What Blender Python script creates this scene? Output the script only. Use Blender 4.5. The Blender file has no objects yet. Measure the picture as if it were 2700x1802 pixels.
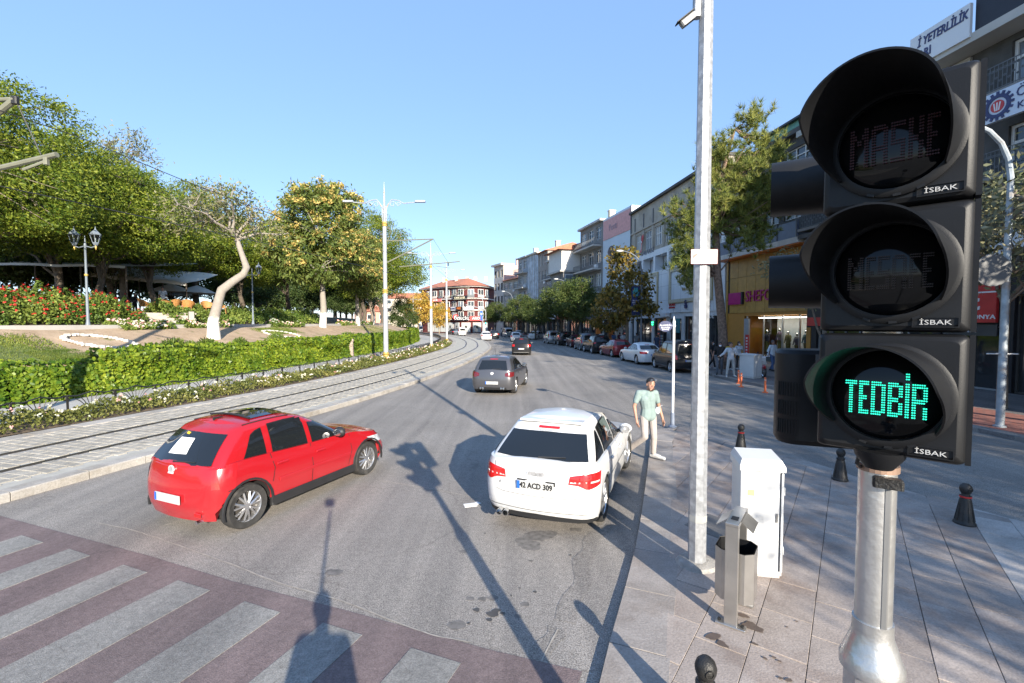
import bpy, bmesh, math, random
import numpy as np
from mathutils import Vector, Matrix, noise as mnoise
random.seed(7); np.random.seed(7)
C = bpy.context.scene.collection
SC = bpy.context.scene
R = math.radians
# ------------------------------------------------------------------ camera, sky, sun, exposure
H = 2.9                      # height of the camera over the road
F = 1210.0                   # focal length in pixels of a 2700 px wide picture
PITCH = math.atan(50 / F)
cam_d = bpy.data.cameras.new('camera'); cam = bpy.data.objects.new('camera', cam_d); C.objects.link(cam)
cam_d.sensor_width = 36; cam_d.lens = F / 2700 * 36; cam_d.clip_start = 0.03; cam_d.clip_end = 3000
cam.location = (0, 0, H); cam.rotation_euler = (math.pi / 2 - PITCH, 0, 0)
SC.camera = cam
def ray(u, v):
    x = (u - 1350) / F; y = -(v - 901) / F
    return Vector((x, math.cos(PITCH) + y * math.sin(PITCH), -math.sin(PITCH) + y * math.cos(PITCH)))
def at(u, v, z=0.0):         # where the line of sight of a picture point meets the level z
    d = ray(u, v); t = (z - H) / d.z
    return Vector((d.x * t, d.y * t, z))
def atY(u, v, Y):            # ... or the distance Y
    d = ray(u, v); t = Y / d.y
    return Vector((d.x * t, Y, H + d.z * t))
sd = -ray(879, 1310).normalized()          # towards the sun
ELEV = math.asin(sd.z); AZ = math.atan2(sd.x, sd.y)
world = bpy.data.worlds.new('World'); SC.world = world; world.use_nodes = True
wn = world.node_tree; sky = wn.nodes.new('ShaderNodeTexSky'); sky.sky_type = 'NISHITA'; sky.sun_disc = False
sky.sun_elevation = ELEV; sky.sun_rotation = AZ; sky.air_density = 1.0; sky.dust_density = 0.35; sky.ozone_density = 1.6; sky.altitude = 1000
bg = wn.nodes['Background']; bg.inputs['Strength'].default_value = 0.115
# the pale, evenly hazy blue of the late afternoon sky
mixs = wn.nodes.new('ShaderNodeMixRGB'); mixs.inputs['Fac'].default_value = .58; mixs.inputs['Color2'].default_value = (1.3, 2.3, 4.3, 1)
wn.links.new(sky.outputs[0], mixs.inputs['Color1']); wn.links.new(mixs.outputs[0], bg.inputs['Color'])
sun_d = bpy.data.lights.new('sun', 'SUN'); sun_d.energy = 4.5; sun_d.angle = R(0.53); sun_d.color = (1.0, 0.91, 0.77)
sun = bpy.data.objects.new('sun', sun_d); C.objects.link(sun)
sun.rotation_euler = sd.to_track_quat('Z', 'Y').to_euler(); sun.location = (20, -30, 40)
SC.view_settings.view_transform = 'Standard'; SC.view_settings.look = 'None'
SC.view_settings.exposure = 1.3; SC.view_settings.gamma = 1.0; SC.view_settings.use_curve_mapping = False
SC.render.engine = 'CYCLES'
SC.cycles.use_denoising = True; SC.cycles.max_bounces = 6; SC.cycles.diffuse_bounces = 3; SC.cycles.glossy_bounces = 3
SC.cycles.transmission_bounces = 4; SC.cycles.transparent_max_bounces = 8; SC.cycles.caustics_reflective = False; SC.cycles.caustics_refractive = False

# ------------------------------------------------------------------ helpers: materials
MATS = {}
def newmat(name):
    m = bpy.data.materials.new(name); m.use_nodes = True
    nt = m.node_tree; b = nt.nodes['Principled BSDF']
    return m, nt, b
def setin(b, **k):
    for n, v in k.items():
        n = n.replace('_', ' ')
        if n in b.inputs: b.inputs[n].default_value = v
def rgba(c): return (c[0], c[1], c[2], 1.0)
def pm(name, col, rough=0.6, metal=0.0, var=0.12, scale=3.0, bump=0.0, bscale=None, coat=0.0, dirt=None, spec=0.5, detail=4.0):
    """procedural paint / stone / metal: a base colour with uneven tone, optional dirt blotches and fine relief"""
    if name in MATS: return MATS[name]
    m, nt, b = newmat(name); N = nt.nodes; L = nt.links
    tc = N.new('ShaderNodeTexCoord'); nz = N.new('ShaderNodeTexNoise'); nz.inputs['Scale'].default_value = scale; nz.inputs['Detail'].default_value = detail
    L.new(tc.outputs['Object'], nz.inputs['Vector'])
    rp = N.new('ShaderNodeValToRGB')
    lo = [max(0, c * (1 - var)) for c in col]; hi = [min(1, c * (1 + var)) for c in col]
    rp.color_ramp.elements[0].color = rgba(lo); rp.color_ramp.elements[1].color = rgba(hi)
    rp.color_ramp.elements[0].position = .3; rp.color_ramp.elements[1].position = .7
    L.new(nz.outputs['Fac'], rp.inputs['Fac']); out = rp.outputs['Color']
    if dirt:
        n2 = N.new('ShaderNodeTexNoise'); n2.inputs['Scale'].default_value = scale * .45; n2.inputs['Detail'].default_value = 7; n2.inputs['Roughness'].default_value = .65
        L.new(tc.outputs['Object'], n2.inputs['Vector'])
        r2 = N.new('ShaderNodeValToRGB'); r2.color_ramp.elements[0].position = .52; r2.color_ramp.elements[1].position = .72
        L.new(n2.outputs['Fac'], r2.inputs['Fac'])
        mx = N.new('ShaderNodeMixRGB'); L.new(r2.outputs['Color'], mx.inputs['Fac']); L.new(out, mx.inputs['Color1']); mx.inputs['Color2'].default_value = rgba(dirt)
        out = mx.outputs['Color']
    L.new(out, b.inputs['Base Color'])
    setin(b, Roughness=rough, Metallic=metal)
    b.inputs['Specular IOR Level'].default_value = spec
    b.inputs['Coat Weight'].default_value = coat; b.inputs['Coat Roughness'].default_value = .06
    if bump:
        n3 = N.new('ShaderNodeTexNoise'); n3.inputs['Scale'].default_value = bscale or scale * 8; n3.inputs['Detail'].default_value = 3
        L.new(tc.outputs['Object'], n3.inputs['Vector'])
        bp = N.new('ShaderNodeBump'); bp.inputs['Strength'].default_value = bump; bp.inputs['Distance'].default_value = .02
        L.new(n3.outputs['Fac'], bp.inputs['Height']); L.new(bp.outputs['Normal'], b.inputs['Normal'])
    MATS[name] = m; return m
def emit(name, col, s):
    if name in MATS: return MATS[name]
    m, nt, b = newmat(name); setin(b, Base_Color=rgba([c * .3 for c in col]), Emission_Color=rgba(col), Emission_Strength=s)
    MATS[name] = m; return m
def glassm(name, col=(0.012, 0.014, 0.016), rough=0.03):
    if name in MATS: return MATS[name]
    m, nt, b = newmat(name); N = nt.nodes; L = nt.links
    tc = N.new('ShaderNodeTexCoord'); nz = N.new('ShaderNodeTexNoise'); nz.inputs['Scale'].default_value = .6; L.new(tc.outputs['Object'], nz.inputs['Vector'])
    rp = N.new('ShaderNodeValToRGB'); rp.color_ramp.elements[0].color = rgba([c * .6 for c in col]); rp.color_ramp.elements[1].color = rgba([c * 1.5 for c in col])
    L.new(nz.outputs['Fac'], rp.inputs['Fac']); L.new(rp.outputs['Color'], b.inputs['Base Color'])
    setin(b, Roughness=rough); b.inputs['Specular IOR Level'].default_value = .75
    MATS[name] = m; return m
def leafm(name, c1, c2, trans=0.35, rough=.55):
    """leaves: each leaf its own tone between two greens, light passing through"""
    if name in MATS: return MATS[name]
    m, nt, b = newmat(name); N = nt.nodes; L = nt.links
    g = N.new('ShaderNodeNewGeometry'); rp = N.new('ShaderNodeValToRGB')
    rp.color_ramp.elements[0].color = rgba(c1); rp.color_ramp.elements[1].color = rgba(c2)
    L.new(g.outputs['Random Per Island'], rp.inputs['Fac'])
    nz = N.new('ShaderNodeTexNoise'); nz.inputs['Scale'].default_value = .75; nz.inputs['Detail'].default_value = 3; L.new(g.outputs['Position'], nz.inputs['Vector'])   # whole sprays of older and younger leaves
    r2 = N.new('ShaderNodeValToRGB'); r2.color_ramp.elements[0].color = (.62, .74, .6, 1); r2.color_ramp.elements[1].color = (1.38, 1.25, 1.2, 1); r2.color_ramp.elements[0].position = .34; r2.color_ramp.elements[1].position = .66
    L.new(nz.outputs['Fac'], r2.inputs['Fac']); mul = N.new('ShaderNodeMixRGB'); mul.blend_type = 'MULTIPLY'; mul.inputs['Fac'].default_value = 1; L.new(rp.outputs['Color'], mul.inputs['Color1']); L.new(r2.outputs['Color'], mul.inputs['Color2'])
    L.new(mul.outputs['Color'], b.inputs['Base Color']); setin(b, Roughness=rough); b.inputs['Specular IOR Level'].default_value = .3
    tr = N.new('ShaderNodeBsdfTranslucent'); hs = N.new('ShaderNodeHueSaturation'); hs.inputs['Value'].default_value = 1.25; hs.inputs['Hue'].default_value = .49
    L.new(mul.outputs['Color'], hs.inputs['Color']); L.new(hs.outputs['Color'], tr.inputs['Color'])
    mx = N.new('ShaderNodeMixShader'); mx.inputs['Fac'].default_value = trans
    L.new(b.outputs[0], mx.inputs[1]); L.new(tr.outputs[0], mx.inputs[2]); L.new(mx.outputs[0], N['Material Output'].inputs['Surface'])
    MATS[name] = m; return m

# ------------------------------------------------------------------ helpers: objects
def tag(o, label=None, cat=None, group=None, kind=None):
    if label: o['label'] = label
    if cat: o['category'] = cat
    if group: o['group'] = group
    if kind: o['kind'] = kind
    return o
def thing(name, label, cat, loc=(0, 0, 0), rz=0.0, group=None, scale=1.0):
    o = bpy.data.objects.new(name, None); C.objects.link(o); o.empty_display_size = .2
    o.location = loc; o.rotation_euler = (0, 0, rz); o.scale = (scale,) * 3
    return tag(o, label, cat, group)
def link(name, me, parent=None):
    o = bpy.data.objects.new(name, me); C.objects.link(o)
    if parent is not None: o.parent = parent
    return o
def copy_tree(o, parent=None, label=None):
    c = o.copy(); C.objects.link(c)
    if parent is not None: c.parent = parent
    for ch in list(o.children): copy_tree(ch, c)
    if label: c['label'] = label
    return c
class MB:
    """collects shapes and links them as ONE mesh object"""
    def __init__(s): s.v = []; s.f = []; s.m = []; s.cur = 0
    def add(s, vs, fs):
        b = len(s.v); s.v.extend([tuple(p) for p in vs]); s.f.extend([tuple(i + b for i in f) for f in fs]); s.m.extend([s.cur] * len(fs)); return s
    def box(s, c, d, rz=0.0, ry=0.0, rx=0.0):
        x, y, z = d[0] / 2, d[1] / 2, d[2] / 2
        P = [Vector((a * x, b * y, e * z)) for e in (-1, 1) for b in (-1, 1) for a in (-1, 1)]
        if rx or ry or rz:
            M = Matrix.Rotation(rz, 3, 'Z') @ Matrix.Rotation(ry, 3, 'Y') @ Matrix.Rotation(rx, 3, 'X'); P = [M @ p for p in P]
        c = Vector(c); return s.add([p + c for p in P], [(0, 2, 3, 1), (4, 5, 7, 6), (0, 1, 5, 4), (2, 6, 7, 3), (0, 4, 6, 2), (1, 3, 7, 5)])
    def bbox(s, c, d, b=.01, rz=0.0):
        """box with chamfered vertical edges and top"""
        x, y, z = d[0] / 2, d[1] / 2, d[2] / 2
        def ring(k, zz): return [(x - k, -y + b, zz), (x - k, y - b, zz), (x - b, y - k, zz), (-x + b, y - k, zz), (-x + k, y - b, zz), (-x + k, -y + b, zz), (-x + b, -y + k, zz), (x - b, -y + k, zz)]
        V = ring(0, -z) + ring(0, z - b) + ring(b, z)
        M = Matrix.Rotation(rz, 3, 'Z'); c = Vector(c); V = [M @ Vector(p) + c for p in V]
        fs = [tuple(range(7, -1, -1)), tuple(range(16, 24))]
        for k in (0, 8):
            for i in range(8): j = (i + 1) % 8; fs.append((k + i, k + j, k + 8 + j, k + 8 + i))
        return s.add(V, fs)
    def tube(s, path, r, n=8, cap=True):
        P = [Vector(p) for p in path]; rs = r if isinstance(r, (list, tuple)) else [r] * len(P)
        vs = []; up = None
        for i, p in enumerate(P):
            t = (P[min(i + 1, len(P) - 1)] - P[max(i - 1, 0)]).normalized()
            if up is None: up = Vector((0, 0, 1)) if abs(t.z) < .9 else Vector((1, 0, 0))
            a = t.cross(up).normalized(); bb = a.cross(t).normalized(); up = bb
            for k in range(n):
                q = 2 * math.pi * k / n; vs.append(p + (a * math.cos(q) + bb * math.sin(q)) * rs[i])
        fs = []
        for i in range(len(P) - 1):
            for k in range(n):
                j = (k + 1) % n; fs.append((i * n + k, i * n + j, (i + 1) * n + j, (i + 1) * n + k))
        if cap: fs += [tuple(range(n - 1, -1, -1)), tuple(range((len(P) - 1) * n, len(P) * n))]
        return s.add(vs, fs)
    def lathe(s, prof, n=16, c=(0, 0, 0), M=None, rot=0.0, cap=True):
        """prof: (radius, z) pairs turned about z"""
        vs = []; c = Vector(c)
        for r, z in prof:
            for k in range(n):
                q = 2 * math.pi * k / n + rot; p = Vector((r * math.cos(q), r * math.sin(q), z)); vs.append((M @ p if M else p) + c)
        fs = []
        for i in range(len(prof) - 1):
            for k in range(n):
                j = (k + 1) % n; fs.append((i * n + k, i * n + j, (i + 1) * n + j, (i + 1) * n + k))
        if cap: fs += [tuple(range(n - 1, -1, -1)), tuple(range((len(prof) - 1) * n, len(prof) * n))]
        return s.add(vs, fs)
    def prism(s, poly, z0, z1, M=None):
        n = len(poly); V = [Vector((p[0], p[1], z0)) for p in poly] + [Vector((p[0], p[1], z1)) for p in poly]
        if M: V = [M @ p for p in V]
        return s.add(V, [tuple(range(n - 1, -1, -1)), tuple(range(n, 2 * n))] + [(i, (i + 1) % n, n + (i + 1) % n, n + i) for i in range(n)])
    def grid(s, rows, close=False):
        nr = len(rows); nc = len(rows[0]); vs = [p for r in rows for p in r]; fs = []
        for i in range(nr - 1):
            for j in range(nc - (0 if close else 1)):
                k = (j + 1) % nc; fs.append((i * nc + j, i * nc + k, (i + 1) * nc + k, (i + 1) * nc + j))
        return s.add(vs, fs)
    def ball(s, c, r, n=10, m=7, sq=(1, 1, 1)):
        prof = [(max(1e-4, r * math.sin(math.pi * i / m)), -r * math.cos(math.pi * i / m)) for i in range(m + 1)]
        return s.lathe(prof, n, c, Matrix.Diagonal(sq))
    def mesh(s, name, mat, smooth=False):
        me = bpy.data.meshes.new(name); me.from_pydata(s.v, [], s.f)
        for m in (mat if isinstance(mat, (list, tuple)) else [mat]): me.materials.append(m)
        if isinstance(mat, (list, tuple)) and len(mat) > 1: me.polygons.foreach_set('material_index', s.m)
        if smooth:
            me.polygons.foreach_set('use_smooth', [True] * len(me.polygons))
            try: me.set_sharp_from_angle(angle=R(smooth if smooth is not True else 38))
            except Exception: pass
        me.update(); return me
    def build(s, name, mat, parent=None, smooth=False):
        return link(name, s.mesh(name, mat, smooth), parent)
def npmesh(name, V, Fq, mat, matidx=None, smooth=False):
    """mesh from numpy arrays, all faces with the same number of corners"""
    me = bpy.data.meshes.new(name); n, k = Fq.shape
    me.vertices.add(len(V)); me.vertices.foreach_set('co', V.astype(np.float32).ravel())
    me.loops.add(n * k); me.loops.foreach_set('vertex_index', Fq.astype(np.int32).ravel())
    me.polygons.add(n); me.polygons.foreach_set('loop_start', np.arange(0, n * k, k, dtype=np.int32))
    for m in (mat if isinstance(mat, (list, tuple)) else [mat]): me.materials.append(m)
    if matidx is not None: me.polygons.foreach_set('material_index', matidx.astype(np.int32))
    if smooth: me.polygons.foreach_set('use_smooth', [True] * n)
    me.update(calc_edges=True); return me
FONT = None
def text_mesh(txt, size, depth=.004, bold=0.0, align='CENTER', sx=1.0, shear=0.0, spacing=1.0):
    """lettering as a mesh in the XZ plane, facing -Y, centred on its own middle"""
    cu = bpy.data.curves.new('t', 'FONT'); cu.body = txt; cu.size = size; cu.extrude = depth; cu.offset = bold * size; cu.align_x = align; cu.align_y = 'CENTER'
    cu.resolution_u = 2; cu.shear = shear; cu.space_character = spacing
    o = bpy.data.objects.new('t', cu); C.objects.link(o)
    dg = bpy.context.evaluated_depsgraph_get(); me = bpy.data.meshes.new_from_object(o.evaluated_get(dg))
    bpy.data.objects.remove(o); bpy.data.curves.remove(cu)
    me.transform(Matrix.Rotation(math.pi / 2, 4, 'X') @ Matrix.Diagonal((sx, 1, 1, 1)))
    return me
def text(name, txt, size, mat, parent, loc, M=None, **k):
    """lettering laid on a local frame: M maps its x (along) and y (inwards) axes"""
    me = text_mesh(txt, size, **k); me.name = name; me.materials.clear(); me.materials.append(mat)
    me.polygons.foreach_set('material_index', [0] * len(me.polygons))
    T = Matrix.Translation(loc)
    if M is not None: T = T @ M.to_4x4()
    me.transform(T); return link(name, me, parent)
def catmull(P, step=0.7):
    P = [Vector(p) for p in P]; out = []
    for i in range(len(P) - 1):
        p0 = P[i - 1] if i else P[0] * 2 - P[1]; p1 = P[i]; p2 = P[i + 1]; p3 = P[i + 2] if i + 2 < len(P) else P[-1] * 2 - P[-2]
        n = max(2, int((p2 - p1).length / step))
        for k in range(n):
            t = k / n; out.append(.5 * ((2 * p1) + (p2 - p0) * t + (2 * p0 - 5 * p1 + 4 * p2 - p3) * t * t + (3 * p1 - p0 - 3 * p2 + p3) * t ** 3))
    out.append(P[-1]); return out
def offs(line, d):
    """line moved sideways by d (positive to the right of its direction)"""
    out = []
    for i, p in enumerate(line):
        t = line[min(i + 1, len(line) - 1)] - line[max(i - 1, 0)]; n = Vector((t.y, -t.x)).normalized(); out.append(Vector((p.x + n.x * d, p.y + n.y * d)))
    return out
# ------------------------------------------------------------------ the ground, roads, pavements
def asphalt(name, c0, c1, cscale=1.0, sp=1.0):
    m, nt, b = newmat(name); N = nt.nodes; L = nt.links
    tc = N.new('ShaderNodeTexCoord')
    def noise(s, d=4, r=.55):
        n = N.new('ShaderNodeTexNoise'); n.inputs['Scale'].default_value = s; n.inputs['Detail'].default_value = d; n.inputs['Roughness'].default_value = r
        L.new(tc.outputs['Object'], n.inputs['Vector']); return n.outputs['Fac']
    def ramp(f, a, b_, p0=.3, p1=.7):
        r = N.new('ShaderNodeValToRGB'); r.color_ramp.elements[0].color = rgba(a); r.color_ramp.elements[1].color = rgba(b_)
        r.color_ramp.elements[0].position = p0; r.color_ramp.elements[1].position = p1; L.new(f, r.inputs['Fac']); return r.outputs['Color']
    def mul(a, b_, f=1.0):
        x = N.new('ShaderNodeMixRGB'); x.blend_type = 'MULTIPLY'; x.inputs['Fac'].default_value = f; L.new(a, x.inputs['Color1']); L.new(b_, x.inputs['Color2']); return x.outputs['Color']
    col = ramp(noise(.35, 6, .6), c0, c1, .32, .68)
    col = mul(col, ramp(noise(70, 2), [1 - .55 * sp] * 3, [1 + .5 * sp] * 3, .3, .7))        # stones in the asphalt
    col = mul(col, ramp(noise(14, 5, .7), (.8, .8, .8), (1.12, 1.12, 1.12), .3, .65))
    mp = N.new('ShaderNodeMapping'); mp.inputs['Rotation'].default_value = (0, 0, R(20)); mp.inputs['Scale'].default_value = (1.3, .05, 1); L.new(tc.outputs['Object'], mp.inputs['Vector'])
    n = N.new('ShaderNodeTexNoise'); n.inputs['Scale'].default_value = 1.6; n.inputs['Detail'].default_value = 5; L.new(mp.outputs[0], n.inputs['Vector'])
    col = mul(col, ramp(n.outputs['Fac'], (.8, .8, .81), (1.12, 1.11, 1.1), .35, .65))     # wear along the wheel tracks
    vo = N.new('ShaderNodeTexVoronoi'); vo.feature = 'DISTANCE_TO_EDGE'; vo.inputs['Scale'].default_value = .45 * cscale
    w = N.new('ShaderNodeMixRGB'); w.blend_type = 'ADD'; w.inputs['Fac'].default_value = .5
    nn = N.new('ShaderNodeTexNoise'); nn.inputs['Scale'].default_value = 2.5; nn.inputs['Detail'].default_value = 5; L.new(tc.outputs['Object'], nn.inputs['Vector'])
    L.new(tc.outputs['Object'], w.inputs['Color1']); L.new(nn.outputs['Color'], w.inputs['Color2']); L.new(w.outputs['Color'], vo.inputs['Vector'])
    col = mul(col, ramp(vo.outputs['Distance'], (.62, .6, .58), (1, 1, 1), .0, .007), .55)  # hairline cracks
    L.new(col, b.inputs['Base Color']); setin(b, Roughness=.85); b.inputs['Specular IOR Level'].default_value = .35
    bp = N.new('ShaderNodeBump'); bp.inputs['Strength'].default_value = .55; bp.inputs['Distance'].default_value = .012
    L.new(noise(120, 2), bp.inputs['Height']); L.new(bp.outputs['Normal'], b.inputs['Normal'])
    MATS[name] = m; return m
def randcol(name, c0, c1, rough=.8, scale=5, bump=.25, bscale=60, stain=None):
    """stone whose tone differs from piece to piece (object random) with grain and stains"""
    m, nt, b = newmat(name); N = nt.nodes; L = nt.links
    oi = N.new('ShaderNodeObjectInfo'); g = N.new('ShaderNodeNewGeometry'); ad = N.new('ShaderNodeMath'); ad.operation = 'ADD'; L.new(oi.outputs['Random'], ad.inputs[0]); L.new(g.outputs['Random Per Island'], ad.inputs[1])
    fr = N.new('ShaderNodeMath'); fr.operation = 'FRACT'; L.new(ad.outputs[0], fr.inputs[0])
    rp = N.new('ShaderNodeValToRGB'); rp.color_ramp.elements[0].color = rgba(c0); rp.color_ramp.elements[1].color = rgba(c1); L.new(fr.outputs[0], rp.inputs['Fac'])
    tc = N.new('ShaderNodeTexCoord'); geo = g.outputs['Position']
    def noise(s, d=4):
        n = N.new('ShaderNodeTexNoise'); n.inputs['Scale'].default_value = s; n.inputs['Detail'].default_value = d; n.inputs['Roughness'].default_value = .65; L.new(geo, n.inputs['Vector']); return n.outputs['Fac']
    def ramp(f, a, b_, p0=.3, p1=.7):
        r = N.new('ShaderNodeValToRGB'); r.color_ramp.elements[0].color = rgba(a); r.color_ramp.elements[1].color = rgba(b_)
        r.color_ramp.elements[0].position = p0; r.color_ramp.elements[1].position = p1; L.new(f, r.inputs['Fac']); return r.outputs['Color']
    def mul(a, b_, f=1.0):
        x = N.new('ShaderNodeMixRGB'); x.blend_type = 'MULTIPLY'; x.inputs['Fac'].default_value = f; L.new(a, x.inputs['Color1']); L.new(b_, x.inputs['Color2']); return x.outputs['Color']
    col = mul(rp.outputs['Color'], ramp(noise(scale, 6), (.78, .77, .76), (1.15, 1.15, 1.15)))
    col = mul(col, ramp(noise(bscale, 2), (.82, .82, .82), (1.16, 1.16, 1.16)))
    if stain: col = mul(col, ramp(noise(1.1, 7), stain, (1, 1, 1), .36, .5))
    L.new(col, b.inputs['Base Color']); setin(b, Roughness=rough)
    bp = N.new('ShaderNodeBump'); bp.inputs['Strength'].default_value = bump; bp.inputs['Distance'].default_value = .01; L.new(noise(bscale, 2), bp.inputs['Height']); L.new(bp.outputs['Normal'], b.inputs['Normal'])
    MATS[name] = m; return m
def sheet(name, poly, z, mat, parent=None):
    vs = [(p[0], p[1], z) for p in poly]; return MB().add(vs, [tuple(range(len(vs)))]).build(name, mat, parent)
tag(sheet('ground', [(-1500, -300), (1500, -300), (1500, 2500), (-1500, 2500)], -.06, pm('dry_earth', (.2, .17, .12), .95, scale=.05)), kind='structure')
M_asph = asphalt('asphalt', (.235, .216, .194), (.305, .281, .254))
road = sheet('road', [(-160, -60), (60, -60), (60, 420), (-160, 420)], 0, M_asph); tag(road, kind='structure')
# the tram line: everything on the left runs along this curve
TRAM = catmull([Vector(p) for p in [(-17.6, -15), (-12.7, 0), (-9.8, 10), (-7.5, 18.6), (-5.75, 30), (-4.75, 44), (-4.9, 55.7), (-7.0, 73), (-11.2, 90), (-20.5, 112), (-34, 134), (-60, 160)]], .6)
def T(s, d):                  # point on the tram line near distance Y, moved sideways by d
    i = min(range(len(TRAM)), key=lambda k: abs(TRAM[k].y - s)); t = TRAM[min(i + 1, len(TRAM) - 1)] - TRAM[max(i - 1, 0)]; n = Vector((t.y, -t.x)).normalized()
    return Vector((TRAM[i].x + n.x * d, TRAM[i].y + n.y * d))
def Tdir(s):
    i = min(range(len(TRAM)), key=lambda k: abs(TRAM[k].y - s)); t = TRAM[min(i + 1, len(TRAM) - 1)] - TRAM[max(i - 1, 0)]; return math.atan2(t.y, t.x)
def strip(name, prof, mat, parent=None, jit=0.0, smooth=False, y0=-99, y1=999):
    """surface swept along the tram line; prof = (sideways, height) pairs"""
    ln = [p for p in TRAM if y0 <= p.y <= y1]; cols = [offs(ln, d) for d, z in prof]; rows = []
    for i in range(len(ln)): rows.append([(c[i].x, c[i].y, z + (mnoise.noise(Vector((c[i].x * .35, c[i].y * .35, d))) * jit)) for c, (d, z) in zip(cols, prof)])
    return MB().grid([r[::-1] for r in rows]).build(name, mat, parent, smooth)
M_conc = pm('pale_concrete', (.40, .38, .355), .9, var=.12, scale=1.2, bump=.3, bscale=40, dirt=(.3, .28, .26))
M_mort = pm('mortar', (.42, .40, .35), .95, scale=4, bump=.4)
bed = strip('tram_bed', [(-2.62, .0), (-2.6, .125), (2.0, .125), (2.0, -.02)], M_mort); tag(bed, kind='structure')
M_sett = randcol('tram_sett_stone', (.30, .28, .24), (.41, .38, .325), .85, 6, .4, 50)
M_kerb = randcol('kerb_stone_grey', (.34, .32, .29), (.45, .42, .38), .85, 3, .35, 40, stain=(.8, .76, .7))
# setts between the rails: the 300 nearest one by one, the rest in one piece
sett = MB(); sett.bbox((0, 0, 0), (.19, .205, .05), .008); sett_me = sett.mesh('sett', M_sett)
cand = []
ln = TRAM; acc = 0.0; k = 0
rows_s = []
for i in range(1, len(ln)):
    acc += (ln[i] - ln[i - 1]).length
    while acc >= .2:
        acc -= .2; k += 1; t = (ln[i] - ln[i - 1]).normalized(); p = ln[i] - t * acc
        if 2 < p.y < 42: rows_s.append((p, t, k))
for p, t, k in rows_s:
    n = Vector((t.y, -t.x))
    for d in [-1.98 + .215 * j for j in range(18)]:
        d += .1 * (k % 2)
        if abs(abs(d) - .72) < .17 or d > 1.6: continue
        q = p + n * d
        if q.x / q.y < -1.17 or q.x / max(q.y, 1) > 1: continue
        cand.append((q.length, q, math.atan2(t.y, t.x)))
cand.sort(key=lambda c: c[0])
rest = MB()
for j, (dd, q, a) in enumerate(cand):
    z = .117 + random.uniform(-.003, .004)
    if j < 300:
        o = link('sett', sett_me, bed); o.location = (q.x, q.y, z); o.rotation_euler = (random.uniform(-.01, .01), random.uniform(-.01, .01), a + random.uniform(-.02, .02))
    elif j < 5200: rest.bbox((q.x, q.y, z), (.19, .205, .05), .008, a)
tag(rest.build('sett_paving', M_sett, bed), kind='stuff')
M_steel = pm('rail_steel', (.16, .15, .145), .35, .8, scale=9); M_groove = pm('rail_groove', (.03, .028, .026), .9)
for s in (-.72, .72):
    rl = strip('rail', [(s - .055, .13), (s - .055, .147), (s + .012, .147), (s + .012, .13)], M_steel, bed)
    strip('rail_groove', [(s + .014, .131), (s + .05, .131)], M_groove, rl); strip('rail_guard', [(s + .052, .13), (s + .052, .146), (s + .075, .146), (s + .075, .13)], M_steel, rl)
    strip('rail_bedding', [(s - .14, .1275), (s - .06, .1275)], M_conc, rl); strip('rail_bedding', [(s + .08, .1275), (s + .15, .1275)], M_conc, rl)
def kerb_run(name, line, w, zt, L_, mat, ymin, ymax, n_max=150, side=1, zb=-.02):
    """kerb stones laid end to end along a line, each its own piece"""
    g = thing(name, None, None); tag(g, kind='structure'); acc = 0; last = line[0]; cnt = 0
    tail = MB()
    pts = [line[0]]; 
    for p in line[1:]:
        d = (p - last).length
        if d >= L_:
            a = last; b_ = p; t = (b_ - a).normalized(); n = Vector((t.y, -t.x)) * side; g_ = t * .008
            e = random.uniform(-.006, .006); c = .018
            P = [a + g_, b_ - g_, b_ - g_ + n * w, a + g_ + n * w]; Pi = [a + g_ + n * c, b_ - g_ + n * c, b_ - g_ + n * (w - .004), a + g_ + n * (w - .004)]
            V = [(q.x, q.y, zb) for q in P] + [(q.x, q.y, zt + e - c) for q in P] + [(q.x, q.y, zt + e) for q in Pi]
            fs = [(8, 9, 10, 11)] + [(k_ + i, k_ + (i + 1) % 4, k_ + 4 + (i + 1) % 4, k_ + 4 + i) for k_ in (0, 4) for i in range(4)]
            if side < 0: fs = [f[::-1] for f in fs]
            if ymin < a.y < ymax and cnt < n_max: MB().add(V, fs[::1]).build('kerb_stone', mat, g); cnt += 1
            else: tail.add(V, fs)
            last = p
    if tail.v: tag(tail.build('kerb_run', mat, g), kind='stuff')
    return g
fine = catmull([Vector((p.x, p.y)) for p in TRAM], .1)
kerb_run('kerb', offs(fine, 2.32), .32, .15, 1.0, M_kerb, 3, 60, side=-1)
kerb_run('planter_kerb', offs(fine, -2.08), .5, .152, .9, M_kerb, 3, 45, side=-1)
M_soil = pm('planter_soil', (.16, .115, .075), .95, var=.3, scale=5, bump=.6)
tag(strip('planter_bed', [(-4.25, .16), (-2.6, .16)], M_soil), kind='structure')
M_path = pm('path_concrete', (.42, .405, .38), .9, var=.08, scale=.8, bump=.25, bscale=50, dirt=(.35, .33, .3))
tag(strip('path', [(-8.3, .14), (-4.4, .14), (-4.24, .165), (-4.2, .1)], M_path), kind='structure')
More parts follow.
